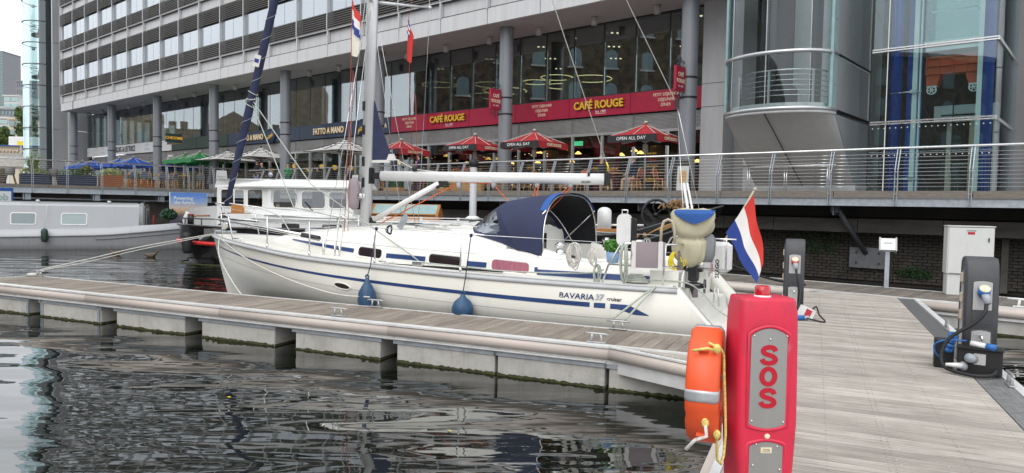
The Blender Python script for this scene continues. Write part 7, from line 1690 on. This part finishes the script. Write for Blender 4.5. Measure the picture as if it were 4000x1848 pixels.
O('wheelhouse_floor', MB().box(.9, 5.5, 1.0, 3.0, 1.15, 1.2), 'interior_wood', WH); O('console', MB().box(1.2, 5.3, 1.2, 1.5, 1.2, 1.48), 'varnish', WH); O('window_shelf', MB().box(2.9, 5.4, .62, .8, 1.36, 1.42), 'varnish', WH)
O('helm_wheel', MB().tube([(2.2 + .28 * math.cos(R(a_)), 1.7, 1.55 + .28 * math.sin(R(a_))) for a_ in range(0, 360, 20)], .02, 6, closed=True), 'varnish', WH)
O('wiper', MB().tube([(3.95, .5, 1.62), (4.25, .5, 1.3)], .012, 5), 'iron', WH); O('window_bracket', MB().tube([(2.86, .49, 1.6), (2.88, .48, 2.0), (2.95, .48, 2.03), (3.6, .48, 2.03), (3.67, .48, 2.0), (3.69, .49, 1.6)], .014, 6), 'steel', WH)
O('note_paper', MB().box(2.98, 3.08, .58, .585, 1.42, 1.52), 'letter_cream', WH)
O('searchlight', MB().bbox(2.68, 2.92, .55, .75, 2.36, 2.6, .04), 'iron', WH); O('searchlight_lens', MB().cyl((2.8, .55, 2.49), (2.8, .53, 2.49), .08, n=14), 'galvanised', WH)
O('horn', MB().cyl((5.5, .5, 2.2), (5.62, .42, 2.2), .05, .09, 10), 'far_beige', WH)
e = E('deck_skylight', BGF.w(7.0, 1.4, 1.05), BGF.a, label='varnished wooden gabled skylight on the white deck behind the vang', cat='skylight')
O('base', MB().box(-1.05, 1.3, -.3, .9, 0, .16), 'varnish', e); O('gable', MB().prism([(-.38, .16), (.98, .16), (.98, .2), (.3, .55), (-.38, .2)], 1.2, 1.28, 'yz'), 'varnish', e); O('gable', MB().prism([(-.38, .16), (.98, .16), (.98, .2), (.3, .55), (-.38, .2)], -1.05, -.98, 'yz'), 'varnish', e)
for s, mt in ((0, 'varnish'), (1, 'glass_clear')):
    for k in (0, 1):
        x0, x1 = (-1.05, 1.28) if s == 0 else (-.95 + k * 1.1, .1 + k * 1.1)
        if s == 0 and k: continue
        y0, z0, y1, z1 = (-.36, .2, .3, .56); ins = .0 if s == 0 else .08
        O('roof_leaf' if s == 0 else 'skylight_pane', MB().add([(x0, lerp(y0, y1, ins), lerp(z0, z1, ins) + .01 * s + .005), (x1, lerp(y0, y1, ins), lerp(z0, z1, ins) + .01 * s + .005), (x1, lerp(y0, y1, 1 - ins), lerp(z0, z1, 1 - ins) + .01 * s + .005), (x0, lerp(y0, y1, 1 - ins), lerp(z0, z1, 1 - ins) + .01 * s + .005)], [(0, 1, 2, 3)]), mt if s == 0 else 'far_teal', e)
O('roof_leaf', MB().add([(-1.05, .96, .2), (1.28, .96, .2), (1.28, .3, .56), (-1.05, .3, .56)], [(0, 1, 2, 3)]), 'varnish', e)
e = E('mooring_pile', (-1.16, 21.0, -1), 0, label='grey steel mooring pile with black rounded top behind the boom', cat='pile')
O('shaft', MB().cyl((0, 0, 0), (0, 0, 3.72), .105, n=18), 'narrow_grey', e); O('collar', MB().cyl((0, 0, 2.2), (0, 0, 2.3), .28, .13, 18), 'white_paint', e); O('black_cap', MB().sph((0, 0, 3.84), .15, 16, 10, (1, 1, .95)), 'rubber', e)
# ---------------------------------------------------------------- grey narrowboat
NBF = FR((-20.3, 28.5), 19.5, 0)
N = E('grey_narrowboat', NBF.w(0, 0), NBF.a, label='grey narrowboat with two white framed windows moored at left', cat='boat')
def nb_w(x): return 1.05 if x < 4.5 else 1.05 * max(.03, 1 - ((x - 4.5) / 2.9) ** 2.2)
def nb_z(x): return interp([(-16, -.02), (0, -.01), (3.6, .08), (5.5, .26), (7.4, .46)], x)
xs2 = lin(-16, 7.35, 40)
rr_ = []
for x in xs2:
    b = nb_w(x); z = nb_z(x); y_ = lambda k: 1.05 - b * k
    rr_.append([(x, 1.05 - b, z), (x, 1.05 - b * .99, z - .2), (x, 1.05 - b * .98, -.3), (x, 1.05 - b * .9, -.7), (x, 1.05 + b * .9, -.7), (x, 1.05 + b * .98, -.3), (x, 1.05 + b, z)])
O('hull', MB().sh().loft(rr_, False, False), 'narrow_hull', N)
O('gunwale_strip', MB().tube([(x, 1.05 - nb_w(x) - .012, nb_z(x)) for x in xs2], .03, 6), 'narrow_dark', N); O('gunwale_strip', MB().tube([(x, 1.05 - nb_w(x) - .012, nb_z(x) - .16) for x in xs2 if x > 3.2], .022, 6), 'narrow_dark', N)
O('bulwark', MB().sh().loft([[(x, 1.05 - nb_w(x), nb_z(x)), (x, 1.05 - nb_w(x) * .93, nb_z(x) + interp([(-16, .3), (4.8, .3), (5.6, .27), (6.6, .26), (7.3, .32)], x)), (x, 1.05 - nb_w(x) * .88, nb_z(x) + interp([(-16, .3), (4.8, .3), (5.6, .27), (6.6, .26), (7.3, .32)], x))] for x in lin(-16, 7.3, 40)], False, False), 'narrow_grey', N)
O('deck', MB().prism([(x, 1.05 - nb_w(x) * .95) for x in lin(-16, 7.3, 20)] + [(x, 1.05 + nb_w(x) * .95) for x in lin(7.3, -16, 20)], .0, .12, 'xy'), 'narrow_dark', N)
cs_ = lambda x: [(x, .14, .25), (x, .3, 1.27), (x, .36, 1.34), (x, 1.05, 1.4), (x, 1.74, 1.34), (x, 1.8, 1.27), (x, 1.96, .25)]
O('cabin', MB().loft([cs_(-15), cs_(5.0)]), 'narrow_grey', N)
O('cabin_end', MB().loft([[(5.0, y + (.03 if y < 1 else -.03), z - .02) for _, y, z in cs_(5)], [(5.06, y + (.03 if y < 1 else -.03), z - .02) for _, y, z in cs_(5)]]), 'narrow_dark', N)
O('end_hood', MB().loft([[(4.85, y, z + .06 if z > 1.3 else z) for _, y, z in cs_(5)], [(5.02, y, z + .06 if z > 1.3 else z) for _, y, z in cs_(5)]], True, False), 'narrow_dark', N)
O('end_door', MB().box(5.06, 5.09, .75, 1.35, .2, 1.2), 'narrow_grey', N); O('door_glass', MB().box(5.09, 5.1, .85, .98, .5, 1.1).box(5.09, 5.1, 1.12, 1.25, .5, 1.1), 'smoke_glass', N)
O('handrail', MB().tube([(-15, .42, 1.42), (4.8, .42, 1.42)], .02, 6), 'narrow_grey', N)
tilt = Vector((0, .16, 1.02)).normalized()
for x0, x1 in ((.26, 1.08), (2.03, 2.9), (-2.2, -1.3)): plane_window(N, ((x0 + x1) / 2, .214, .73), (1, 0, 0), x1 - x0, .42, 'glass_clear', 'white_paint', .06, ezt=tuple(tilt)); O('window_blind', MB().box(x0 - .02, x1 + .02, .3, .32, .48, .96), 'narrow_grey', N)
for x in (1.05, 3.65): O('roof_vent', MB().lathe([(.04, 1.38), (.04, 1.44), (.08, 1.46), (.07, 1.5), (.001, 1.51)], (x, 1.05 - .3, 0), 12), 'plastic_white', N)
for k in range(4): O('roof_lamp', MB().cyl((4.95, .7 + k * .18, 1.42), (5.05, .68 + k * .18, 1.5), .05, n=8), 'iron', N)
e = E('fender', NBF.w(1.49, -.14, .36), NBF.a, label='dark green fender hanging on the grey narrowboat', cat='fender'); O('body', MB().lathe([(.001, -.56), (.1, -.54), (.13, -.45), (.13, -.12), (.09, -.03), (.001, 0)], n=14), 'sign_green', e); O('lanyard', MB().tube([(0, 0, 0), (.02, .35, .95)], .01, 5), 'rope_white', e)
e = E('bay_tree', NBF.w(5.95, .85, .14), NBF.a, label='small round topiary tree on the narrowboat bow', cat='plant'); O('stem', MB().cyl((0, 0, .1), (0, 0, .75), .025), 'bark', e); O('foliage', leafcloud(leafcloud(MB(), 400, (0, 0, .82), (.36, .36, .24), rp, .07), 120, (0, 0, .95), (.2, .2, .15), rp, .06), 'plant_dark', e); O('pot', MB().lathe([(.001, 0), (.12, 0), (.16, .25), (.14, .25), (.001, .2)], n=12), 'rattan_red', e)
e = E('deck_chair', NBF.w(5.5, .9, .14), NBF.a, label='red framed chair on the narrowboat bow beside the topiary', cat='chair'); O('seat', MB().box(-.18, .18, -.2, .2, .3, .34), 'narrow_grey', e); O('backrest', MB().cbox((-.15, 0, .55), (.03, .36, .4)), 'interior_orange', e); O('frame', MB().tube([(-.16, -.2, 0), (-.16, -.2, .78), (-.16, .2, .78), (-.16, .2, 0)], .015, 5), 'red_band', e)
# ---------------------------------------------------------------- black boat with gold scrolls
K = E('black_boat', (5.3, 18.0, 0), R(-3), label='black boat with gold scrollwork on its raised bow behind the yacht stern', cat='boat')
SHB = smooth_tab([(-9, .86), (-5, .84), (-3, .92), (-2.28, 1.02), (-1.3, 1.32), (-.6, 1.52), (.2, 1.72)])
def kb(x): return .95 * max(.02, 1 - max(0, (x + 2.2) / 2.45) ** 1.8) if x > -2.2 else .95
rr_ = []
for x in lin(-9, .2, 34):
    z = interp(SHB, x); b = kb(x); cr_ = max(0, (x + 1.5) / 1.7)
    rr_.append([(x, .95 - b, z), (x - .1 * cr_, .95 - b * .98, lerp(z, z - .28, 1)), (x - .35 * cr_, .95 - b * .9, lerp(z - .5, -.2 + .6 * cr_, .3)), (x - 1.0 * cr_, .95 - b * .5, -.6 + .5 * cr_), (x - 1.0 * cr_, .95 + b * .5, -.6 + .5 * cr_), (x - .35 * cr_, .95 + b * .9, lerp(z - .5, -.2 + .6 * cr_, .3)), (x - .1 * cr_, .95 + b * .98, z - .28), (x, .95 + b, z)])
O('hull', MB().sh().loft(rr_, False, False), 'black_hull', K)
O('gunwale', MB().tube([(x, .95 - kb(x) - .01, interp(SHB, x)) for x in lin(-9, .2, 40)], .025, 6), 'pedestal', K); O('strake', MB().tube([(x - .1 * max(0, (x + 1.5) / 1.7), .95 - kb(x) * .99 - .02, interp(SHB, x) - .3) for x in lin(-9, .1, 40)], .03, 6), 'pedestal', K)
sw = MB()
def scroll(x, zoff, r_, dr, turns=1.4, sgn=1, w_=.014):
    pts = []
    for i in range(22):
        t = i / 21; a = t * turns * 2 * math.pi; rr = r_ * (1 - .75 * t); px = x + dr * rr * math.cos(a); pz = interp(SHB, x) - .15 + zoff + sgn * rr * math.sin(a); pts.append((px, .95 - kb(px) - .03, pz))
    sw.tube(pts, w_, 5)
for x, r_, dr, sg in ((-2.15, .05, 1, 1), (-1.95, .05, 1, -1), (-1.1, .09, 1, 1), (-1.02, .06, -1, -1), (-.15, .11, 1, 1), (-.3, .07, -1, -1), (-1.55, .06, 1, 1)): scroll(x, 0, r_, dr, 1.4, sg)
for k in range(5): sw.tube([(-2.0 + .07 * k + .5 * t, .95 - kb(-2.0 + .07 * k + .5 * t) - .03, interp(SHB, -2.0 + .07 * k + .5 * t) - .2 + .12 * t + .02 * k * (1 - t)) for t in lin(0, 1, 5)], .013, 5)
for k in range(3): sw.tube([(-1.5 + .4 * t, .95 - kb(-1.5 + .4 * t) - .03, interp(SHB, -1.5 + .4 * t) - .2 + .07 * t + .035 * k) for t in lin(0, 1, 5)], .012, 5)
sw.tube([(-.8 + .6 * t, .95 - kb(-.8 + .6 * t) - .03, interp(SHB, -.8 + .6 * t) - .2 + .1 * t) for t in lin(0, 1, 6)], .014, 5)
O('gold_scrollwork', sw, 'gold_paint', K, kind='stuff')
O('deckhouse', MB().bbox(-8.5, -2.9, .25, 1.65, .8, 1.06, .02), 'white_paint', K); O('wood_coaming', MB().box(-8.5, -1.9, .18, .25, 1.0, 1.08), 'varnish', K)
O('white_cabinet', MB().sh().prism([(-3.12 + .0, .95)] + [(-3.12 + .17 + .17 * math.cos(R(a)) * -1, 1.5 + .13 * math.sin(R(a))) for a in range(0, 181, 20)] + [(-2.78, .95)], .2, .5), 'white_paint', K)
O('white_pole', MB().cyl((-3.4, .3, 1.16), (-1.95, .3, 1.18), .03, n=8), 'white_paint', K)
wc = (-1.54, 1.0, 1.45)
fw_ = MB().tube([(wc[0] + .36 * math.cos(R(a)), wc[1], wc[2] + .4 * math.sin(R(a))) for a in range(0, 360, 12)], .035, 8, closed=True).cyl((wc[0], wc[1] - .08, wc[2]), (wc[0], wc[1] + .08, wc[2]), .06, n=12)
for k in range(5):
    a = R(k * 72 + 15); fw_.tube([(wc[0] + rr * math.cos(a + .5 * math.sin(rr * 9)), wc[1], wc[2] + rr * 1.1 * math.sin(a + .5 * math.sin(rr * 9))) for rr in (.04, .12, .2, .28, .35)], .016, 6)
O('flywheel', fw_, 'iron', K); O('winch_frame', MB().box(-1.5, -.9, 1.05, 1.3, .9, 1.4).cyl((-1.2, .9, 1.42), (-.8, .9, 1.42), .14, n=12), 'iron', K); O('red_lever', MB().tube([(-1.05, .8, 1.7), (-1.05, .8, 1.5), (-.95, .8, 1.35)], .03, 6), 'red_band', K)
bn = MB(); rk = random.Random(5)
for k in range(140): 
    c = (-1.05 + rk.gauss(0, .16), .7 + rk.gauss(0, .1), 1.72 + rk.gauss(0, .06)); bn.cbox(c, (.12, .025, .02), rk.uniform(0, 6), rk.uniform(-1, 1))
O('brushwood_bundle', bn, 'kraft', K, kind='stuff')
O('plank', MB().cbox((-.75, .8, 1.62), (.9, .06, .04), 0, R(12)), 'rattan', K)
line([(4.6, 16.6, .55), (5.2, 16.4, .3), (5.7, 15.75, .12), BF.w(-2.1, .25, .06)], .03, 'rope_black', 'thick black mooring line to the far pontoon')
ri = random.Random(21)
for (x, z, w_, h_, lb) in ((-.9, -1.5, .9, .35, 'ivy patch on the dock wall left of the first pedestal'), (3.45, -2.0, .35, .5, 'ivy growing between the stone pilasters'), (5.0, -1.7, .3, .4, 'small ivy patch on the wall left of the white cabinet'), (1.9, -2.3, .5, .15, 'low weeds at the foot of the dock wall')):
    e = EF(PF, 'wall_ivy', x, 1.62, z, label=lb, cat='plant', group='ivy on the dock wall'); O('leaves', leafcloud(leafcloud(MB(), 260, (0, 0, 0), (w_, .06, h_), ri, .05), 120, (ri.uniform(-.3, .3), 0, -h_ * .6), (w_ * .6, .05, h_ * .7), ri, .05), 'hedge', e)
# ---------------------------------------------------------------- banners on the dock wall
e = E('skyline_banner', LF.w(1.0, -1.7, -.25), LF.a - R(6), label='banner with blue sky and city skyline print at dock wall', cat='banner')
def print_mat():
    m = bpy.data.materials.new('banner_print'); m.use_nodes = True; n = m.node_tree; b = n.nodes['Principled BSDF']; L = n.links; b.inputs['Roughness'].default_value = .6
    co = n.nodes.new('ShaderNodeTexCoord'); sp = n.nodes.new('ShaderNodeSeparateXYZ'); L.new(co.outputs['Object'], sp.inputs[0]); mr = n.nodes.new('ShaderNodeMapRange'); mr.inputs['From Min'].default_value = -1.6; mr.inputs['From Max'].default_value = 0; L.new(sp.outputs['Z'], mr.inputs[0])
    r = n.nodes.new('ShaderNodeValToRGB'); cr_ = r.color_ramp; cr_.elements[0].position = 0; cr_.elements[0].color = (.03, .03, .08, 1); cr_.elements[1].position = 1; cr_.elements[1].color = (.1, .25, .65, 1)
    for p, c in ((.35, (.12, .09, .11, 1)), (.5, (.6, .38, .2, 1)), (.6, (.62, .5, .4, 1)), (.75, (.3, .42, .65, 1))): el = cr_.elements.new(p); el.color = c
    t = n.nodes.new('ShaderNodeTexVoronoi'); t.inputs['Scale'].default_value = 14; L.new(co.outputs['Object'], t.inputs[0]); ad = n.nodes.new('ShaderNodeMath'); ad.operation = 'MULTIPLY_ADD'; ad.inputs[1].default_value = .14; L.new(t.outputs['Distance'], ad.inputs[0]); L.new(mr.outputs[0], ad.inputs[2]); L.new(ad.outputs[0], r.inputs[0]); L.new(r.outputs[0], b.inputs['Base Color']); MATS['banner_print'] = m
print_mat()
O('banner_sheet', MB().box(-.1, 1.62, 0, .03, -1.62, 0), 'banner_print', e); TXT('Powering', 'letter_white', e, (.5, -.01, -.36), .24, .002, bold=.004); TXT('the future', 'letter_white', e, (.55, -.01, -.58), .24, .002, bold=.004); O('banner_post', MB().cyl((-.12, .04, -1.9), (-.12, .04, .02), .03).cyl((1.64, .04, -1.9), (1.64, .04, .02), .03), 'galvanised', e)
e = E('logo_banner', LF.w(-6.25, -.6, -.22), LF.a, label='blue banner with white panel and green letters at the left edge', cat='banner')
O('banner_sheet', MB().box(-.6, .7, 0, .03, -1.2, 0), 'canvas_blue', e); O('white_panel', MB().box(-.05, .62, -.006, 0, -.75, -.16), 'sign_white', e); TXT('bb', 'far_teal', e, (.3, -.01, -.56), .42, .003, bold=.012); TXT('continental', 'far_grey', e, (.3, -.01, -.68), .08, .002)
for i, (x, y, lb) in enumerate(((-3.0, 7.6, 'yellow leaf floating near the middle float'), (-1.75, 6.7, 'pale leaf floating at the bottom centre'), (-.55, 6.6, 'orange leaf floating below the yacht reflection'), (-4.6, 9.6, 'small leaf floating near the third float'))):
    a = i * 1.3; O('floating_leaf', MB().add([(.03 * math.cos(a), .03 * math.sin(a), .004), (.013 * math.cos(a + 1.6), .013 * math.sin(a + 1.6), .012), (-.03 * math.cos(a), -.03 * math.sin(a), .005), (-.013 * math.cos(a + 1.6), -.013 * math.sin(a + 1.6), .01)], [(0, 1, 2, 3)]), 'pump_yellow' if i % 2 == 0 else 'far_beige', label=lb, cat='leaf', group='floating leaves', loc=(x, y, WATER))
# ---------------------------------------------------------------- ducks
for i, (x, y, rz_, lb) in enumerate(((-14.9, 26.9, 170, 'brown duck swimming left of the other by the narrowboat'), (-13.2, 26.2, 10, 'brown duck swimming nearer the mooring line'))):
    e = E('duck', (x, y, WATER), R(rz_), label=lb, cat='duck', group='ducks')
    b = MB().sh(); b.loft([[(px, w_ * math.cos(R(a)), zc_ + h_ * math.sin(R(a))) for a in range(0, 360, 30)] for px, w_, h_, zc_ in ((-.27, .015, .012, .12), (-.2, .06, .05, .09), (-.05, .11, .09, .05), (.08, .1, .09, .06), (.15, .06, .07, .1), (.18, .04, .045, .17), (.2, .042, .045, .21), (.24, .03, .03, .22), (.27, .014, .01, .21), (.32, .014, .006, .2))]); O('body', b, 'duck', e); O('eye', MB().sph((.225, -.033, .225), .006, 6, 4), 'iron', e)
# ---------------------------------------------------------------- far city at the left end, bridge, trees
def tower(name, label, px0, px1, ytop, ybot, dist, wall, glass, nx, nz, depth=15, band=True, frac=.62):
    """far building: sits at a real distance; width from its left and right bearings"""
    xa, xb = (px0 - 2000) / 2800 * dist, (px1 - 2000) / 2800 * dist; zt = 1.6 + (765 - ytop) / 2800 * dist; zb0 = 0 if ybot is None else 1.6 + (765 - ybot) / 2800 * dist
    e = E(name, (xa, dist, 0), 0, label=label, cat='building', group='far city buildings')
    w_ = xb - xa; O('wall', MB().box(0, w_, 0, depth, min(zb0, 0), zt), wall, e)
    fh = (zt - zb0) / nz; bw_ = w_ / nx; wm_ = MB().box(bw_ * (1 - frac) / 2, bw_ * (1 + frac) / 2, -.25, -.05, fh * .2, fh * .8).mesh('window', glass)
    for i in range(nx):
        for j in range(nz): O('window', wm_, None, e, loc=(i * bw_, 0, zb0 + j * fh))
    O('parapet', MB().box(-.3, w_ + .3, -.4, depth, zt, zt + .5), wall, e)
tower('office_tower', 'tall dark glass tower at the left picture edge', -90, 17, 205, 420, 420, 'far_grey', 'far_glass', 6, 22, frac=.9)
tower('office_block', 'cream block below the dark glass tower', -60, 20, 420, 660, 380, 'far_pale', 'far_glass', 4, 8)
tower('office_block', 'pale block with teal window bands in the far left city', 18, 76, 375, 660, 300, 'far_pale', 'far_teal', 2, 12, frac=.9)
tower('office_tower', 'brown grey slab tower with vertical ribs in the far city', 65, 150, 318, 660, 340, 'far_grey', 'far_grey', 10, 14, frac=.5)
tower('office_block', 'dark low block between the far towers', -30, 130, 428, 660, 250, 'far_grey', 'far_glass', 12, 10, frac=.4)
tower('office_block', 'beige block with tall dark windows behind the bridge', 38, 140, 465, 660, 170, 'far_beige', 'far_glass', 4, 6, frac=.8)
tower('office_block', 'pale teal block at the left edge behind the bridge', -60, 36, 462, 660, 200, 'far_pale', 'far_teal', 2, 8, frac=.9)
def far_tree(name, label, px, ytop, ybot, dist, wpx, seed, trunk=True):
    x = (px - 2000) / 2800 * dist; zt = 1.6 + (765 - ytop) / 2800 * dist; zb0 = 1.6 + (765 - ybot) / 2800 * dist; rx_ = wpx / 2 / 2800 * dist; rd_ = random.Random(seed)
    e = E(name, (x, dist, 0), 0, label=label, cat='tree', group='trees by the bridge')
    O('trunk', MB().tube([(0, 0, 0), (.2, 0, zb0), (.1, .1, zt - (zt - zb0) * .3)], [.5, .4, .12], 7).tube([(.15, 0, zb0), (rx_ * .5, 0, lerp(zb0, zt, .5))], [.2, .08], 5).tube([(.15, 0, zb0), (-rx_ * .5, .3, lerp(zb0, zt, .55))], [.2, .08], 5), 'bark', e)
    m = MB()
    for k in range(16):
        c = (rd_.uniform(-.7, .7) * rx_, rd_.uniform(-.7, .7) * rx_, lerp(zb0, zt, rd_.uniform(.12, .85))); leafcloud(m, 110, c, (rx_ * .42, rx_ * .42, (zt - zb0) * .16), rd_, .28)
    O('crown', m, 'leaf_tree', e)
far_tree('plane_tree', 'green tree seen through and beside the glass stair tower', 118, 395, 560, 120, 85, 1); far_tree('plane_tree', 'round green tree at the left edge behind the bridge', 8, 490, 580, 110, 75, 2)
BRX = -62
br = E('road_bridge', ((-130 - 2000) / 2800 * 92, 92, 0), R(6), label='grey bridge parapet with leaf patterned panels at far left', cat='bridge')
zp = 1.6 + (768 - 600) / 2800 * 92
O('deck', MB().box(-40, 9.5, 0, 8, zp - 1.6, zp - .1), 'concrete', br); O('parapet_base', MB().box(-40, 9.5, -.05, .3, zp - .1, zp + .05), 'concrete', br); O('parapet_cap', MB().box(-40, 9.5, -.08, .35, zp + 1.0, zp + 1.12), 'canvas_blue', br)
pw_ = MB().box(0, .2, -.1, .32, zp, zp + 1.05).mesh('parapet_post', 'concrete')
leafp = MB()
for k in range(6):
    for s in (-1, 1): leafp.prism([(.35 + k * .42 + s * .0, zp + .12), (.35 + k * .42 + s * .2, zp + .45), (.35 + k * .42 + s * .12, zp + .85), (.35 + k * .42 + s * .03, zp + .6)], .0, .12)
leafp.box(.2, 2.9, .14, .2, zp + .05, zp + 1.0)
lpm_ = leafp.mesh('leaf_panel', 'far_beige')
for k in range(4): O('parapet_post', pw_, None, br, loc=(k * 2.9 - 2.2, 0, 0)); O('leaf_panel', lpm_, None, br, loc=(k * 2.9 - 2.2, 0, 0))
e = E('street_lamp', ((107 - 2000) / 2800 * 96, 96, zp), 0, label='old street lamp beside the glass stair tower', cat='lamp'); O('pole', MB().cyl((0, 0, 0), (0, 0, 3.2), .08, n=8), 'iron', e); O('lantern', MB().loft([[(s_ * .2 * math.cos(R(a)), s_ * .2 * math.sin(R(a)), z) for a in range(0, 360, 60)] for z, s_ in ((3.2, .7), (3.9, 1.3), (4.1, .5))]), 'far_glass', e)
e = E('delivery_van', ((86 - 2000) / 2800 * 97, 97, zp), 0, label='white box van passing on the bridge', cat='van'); O('box_body', MB().bbox(-1.8, 1.8, 0, 2, .5, 2.6, .05), 'white_paint', e); O('side_graphic', MB().box(-.6, .5, -.02, 0, 1.2, 2.0), 'pump_yellow', e)
for x in (-1.2, 1.2): O('wheel', MB().cyl((x, .0, .4), (x, .25, .4), .4, n=14), 'rubber', e)
# land under the far city, hidden behind the promenade
O('far_ground', MB().box(-700, -40, 75, 900, -1, .2), 'concrete', kind='structure')
# ---------------------------------------------------------------- buildings across the dock (behind the viewer's left shoulder; seen in the glass)
Wh = E('brick_warehouse', (-52, -12, 0), R(90), label='brown brick warehouse with arched windows seen mirrored in the glazing', cat='building')
O('wall', MB().box(0, 49, 0, 14, -2, 25), 'warehouse_brick', Wh); O('wall', MB().box(-63, -.02, 0, 14, -2, 21), 'warehouse_brick', Wh); O('cornice', MB().box(-63, -.4, -.4, 14, 21, 21.6), 'stone_castle', Wh)
for i in range(13):
    for j in range(5): O('arched_window', MB().prism([(-.75, 0), (.75, 0), (.75, 1.7), (.5, 2.05), (0, 2.2), (-.5, 2.05), (-.75, 1.7)], -.05, -.02), 'far_glass', Wh, loc=(-3 - i * 4.6, 0, 2.6 + j * 3.7))
O('cornice', MB().box(-.3, 49.3, -.4, 14, 25, 25.6), 'stone_castle', Wh); O('quay', MB().box(-60, 49, -8, 0, -2, 1.6), 'concrete', Wh)
wm2 = MB().prism([(-.75, 0), (.75, 0), (.75, 1.7), (.5, 2.05), (0, 2.2), (-.5, 2.05), (-.75, 1.7)], -.05, -.02).mesh('arched_window', 'far_glass'); sm2 = MB().box(-.95, .95, -.15, 0, -.2, 0).mesh('window_sill', 'far_pale')
for i in range(10):
    for j in range(6): c = O('arched_window', wm2, None, Wh, loc=(3 + i * 4.5, 0, 2.6 + j * 4)); O('window_sill', sm2, None, c)
Cs = E('stone_castle', (-105, 47, 0), R(90), label='stone battlemented building seen mirrored in the left windows', cat='building')
O('wall', MB().box(0, 60, 0, 10, -2, 14.5).prism([(16, 14.5), (28, 14.5), (22, 18)], 0, 9).box(6, 13, -3, 8, -2, 23).box(37, 60, -2, 10, -2, 18), 'stone_castle', Cs)
mer = MB().box(0, 1.1, -.2, .5, 0, 1.3).mesh('merlon', 'stone_castle')
for i in range(30): 
    if not (7 < i < 15 or i > 18 or 2 < i < 7): O('merlon', mer, None, Cs, loc=(i * 2, 0, 14.5))
for i in range(4): O('merlon', mer, None, Cs, loc=(6 + i * 1.9, -3, 23))
wm3 = MB().box(-.6, .6, -.04, .02, 0, 2.0).mesh('window', 'far_glass')
for i in range(12): O('window', wm3, None, Cs, loc=(3 + i * 4.2, 0 if not (36 < 3 + i * 4.2 or 5 < 3 + i * 4.2 < 14) else -3, 11.5))
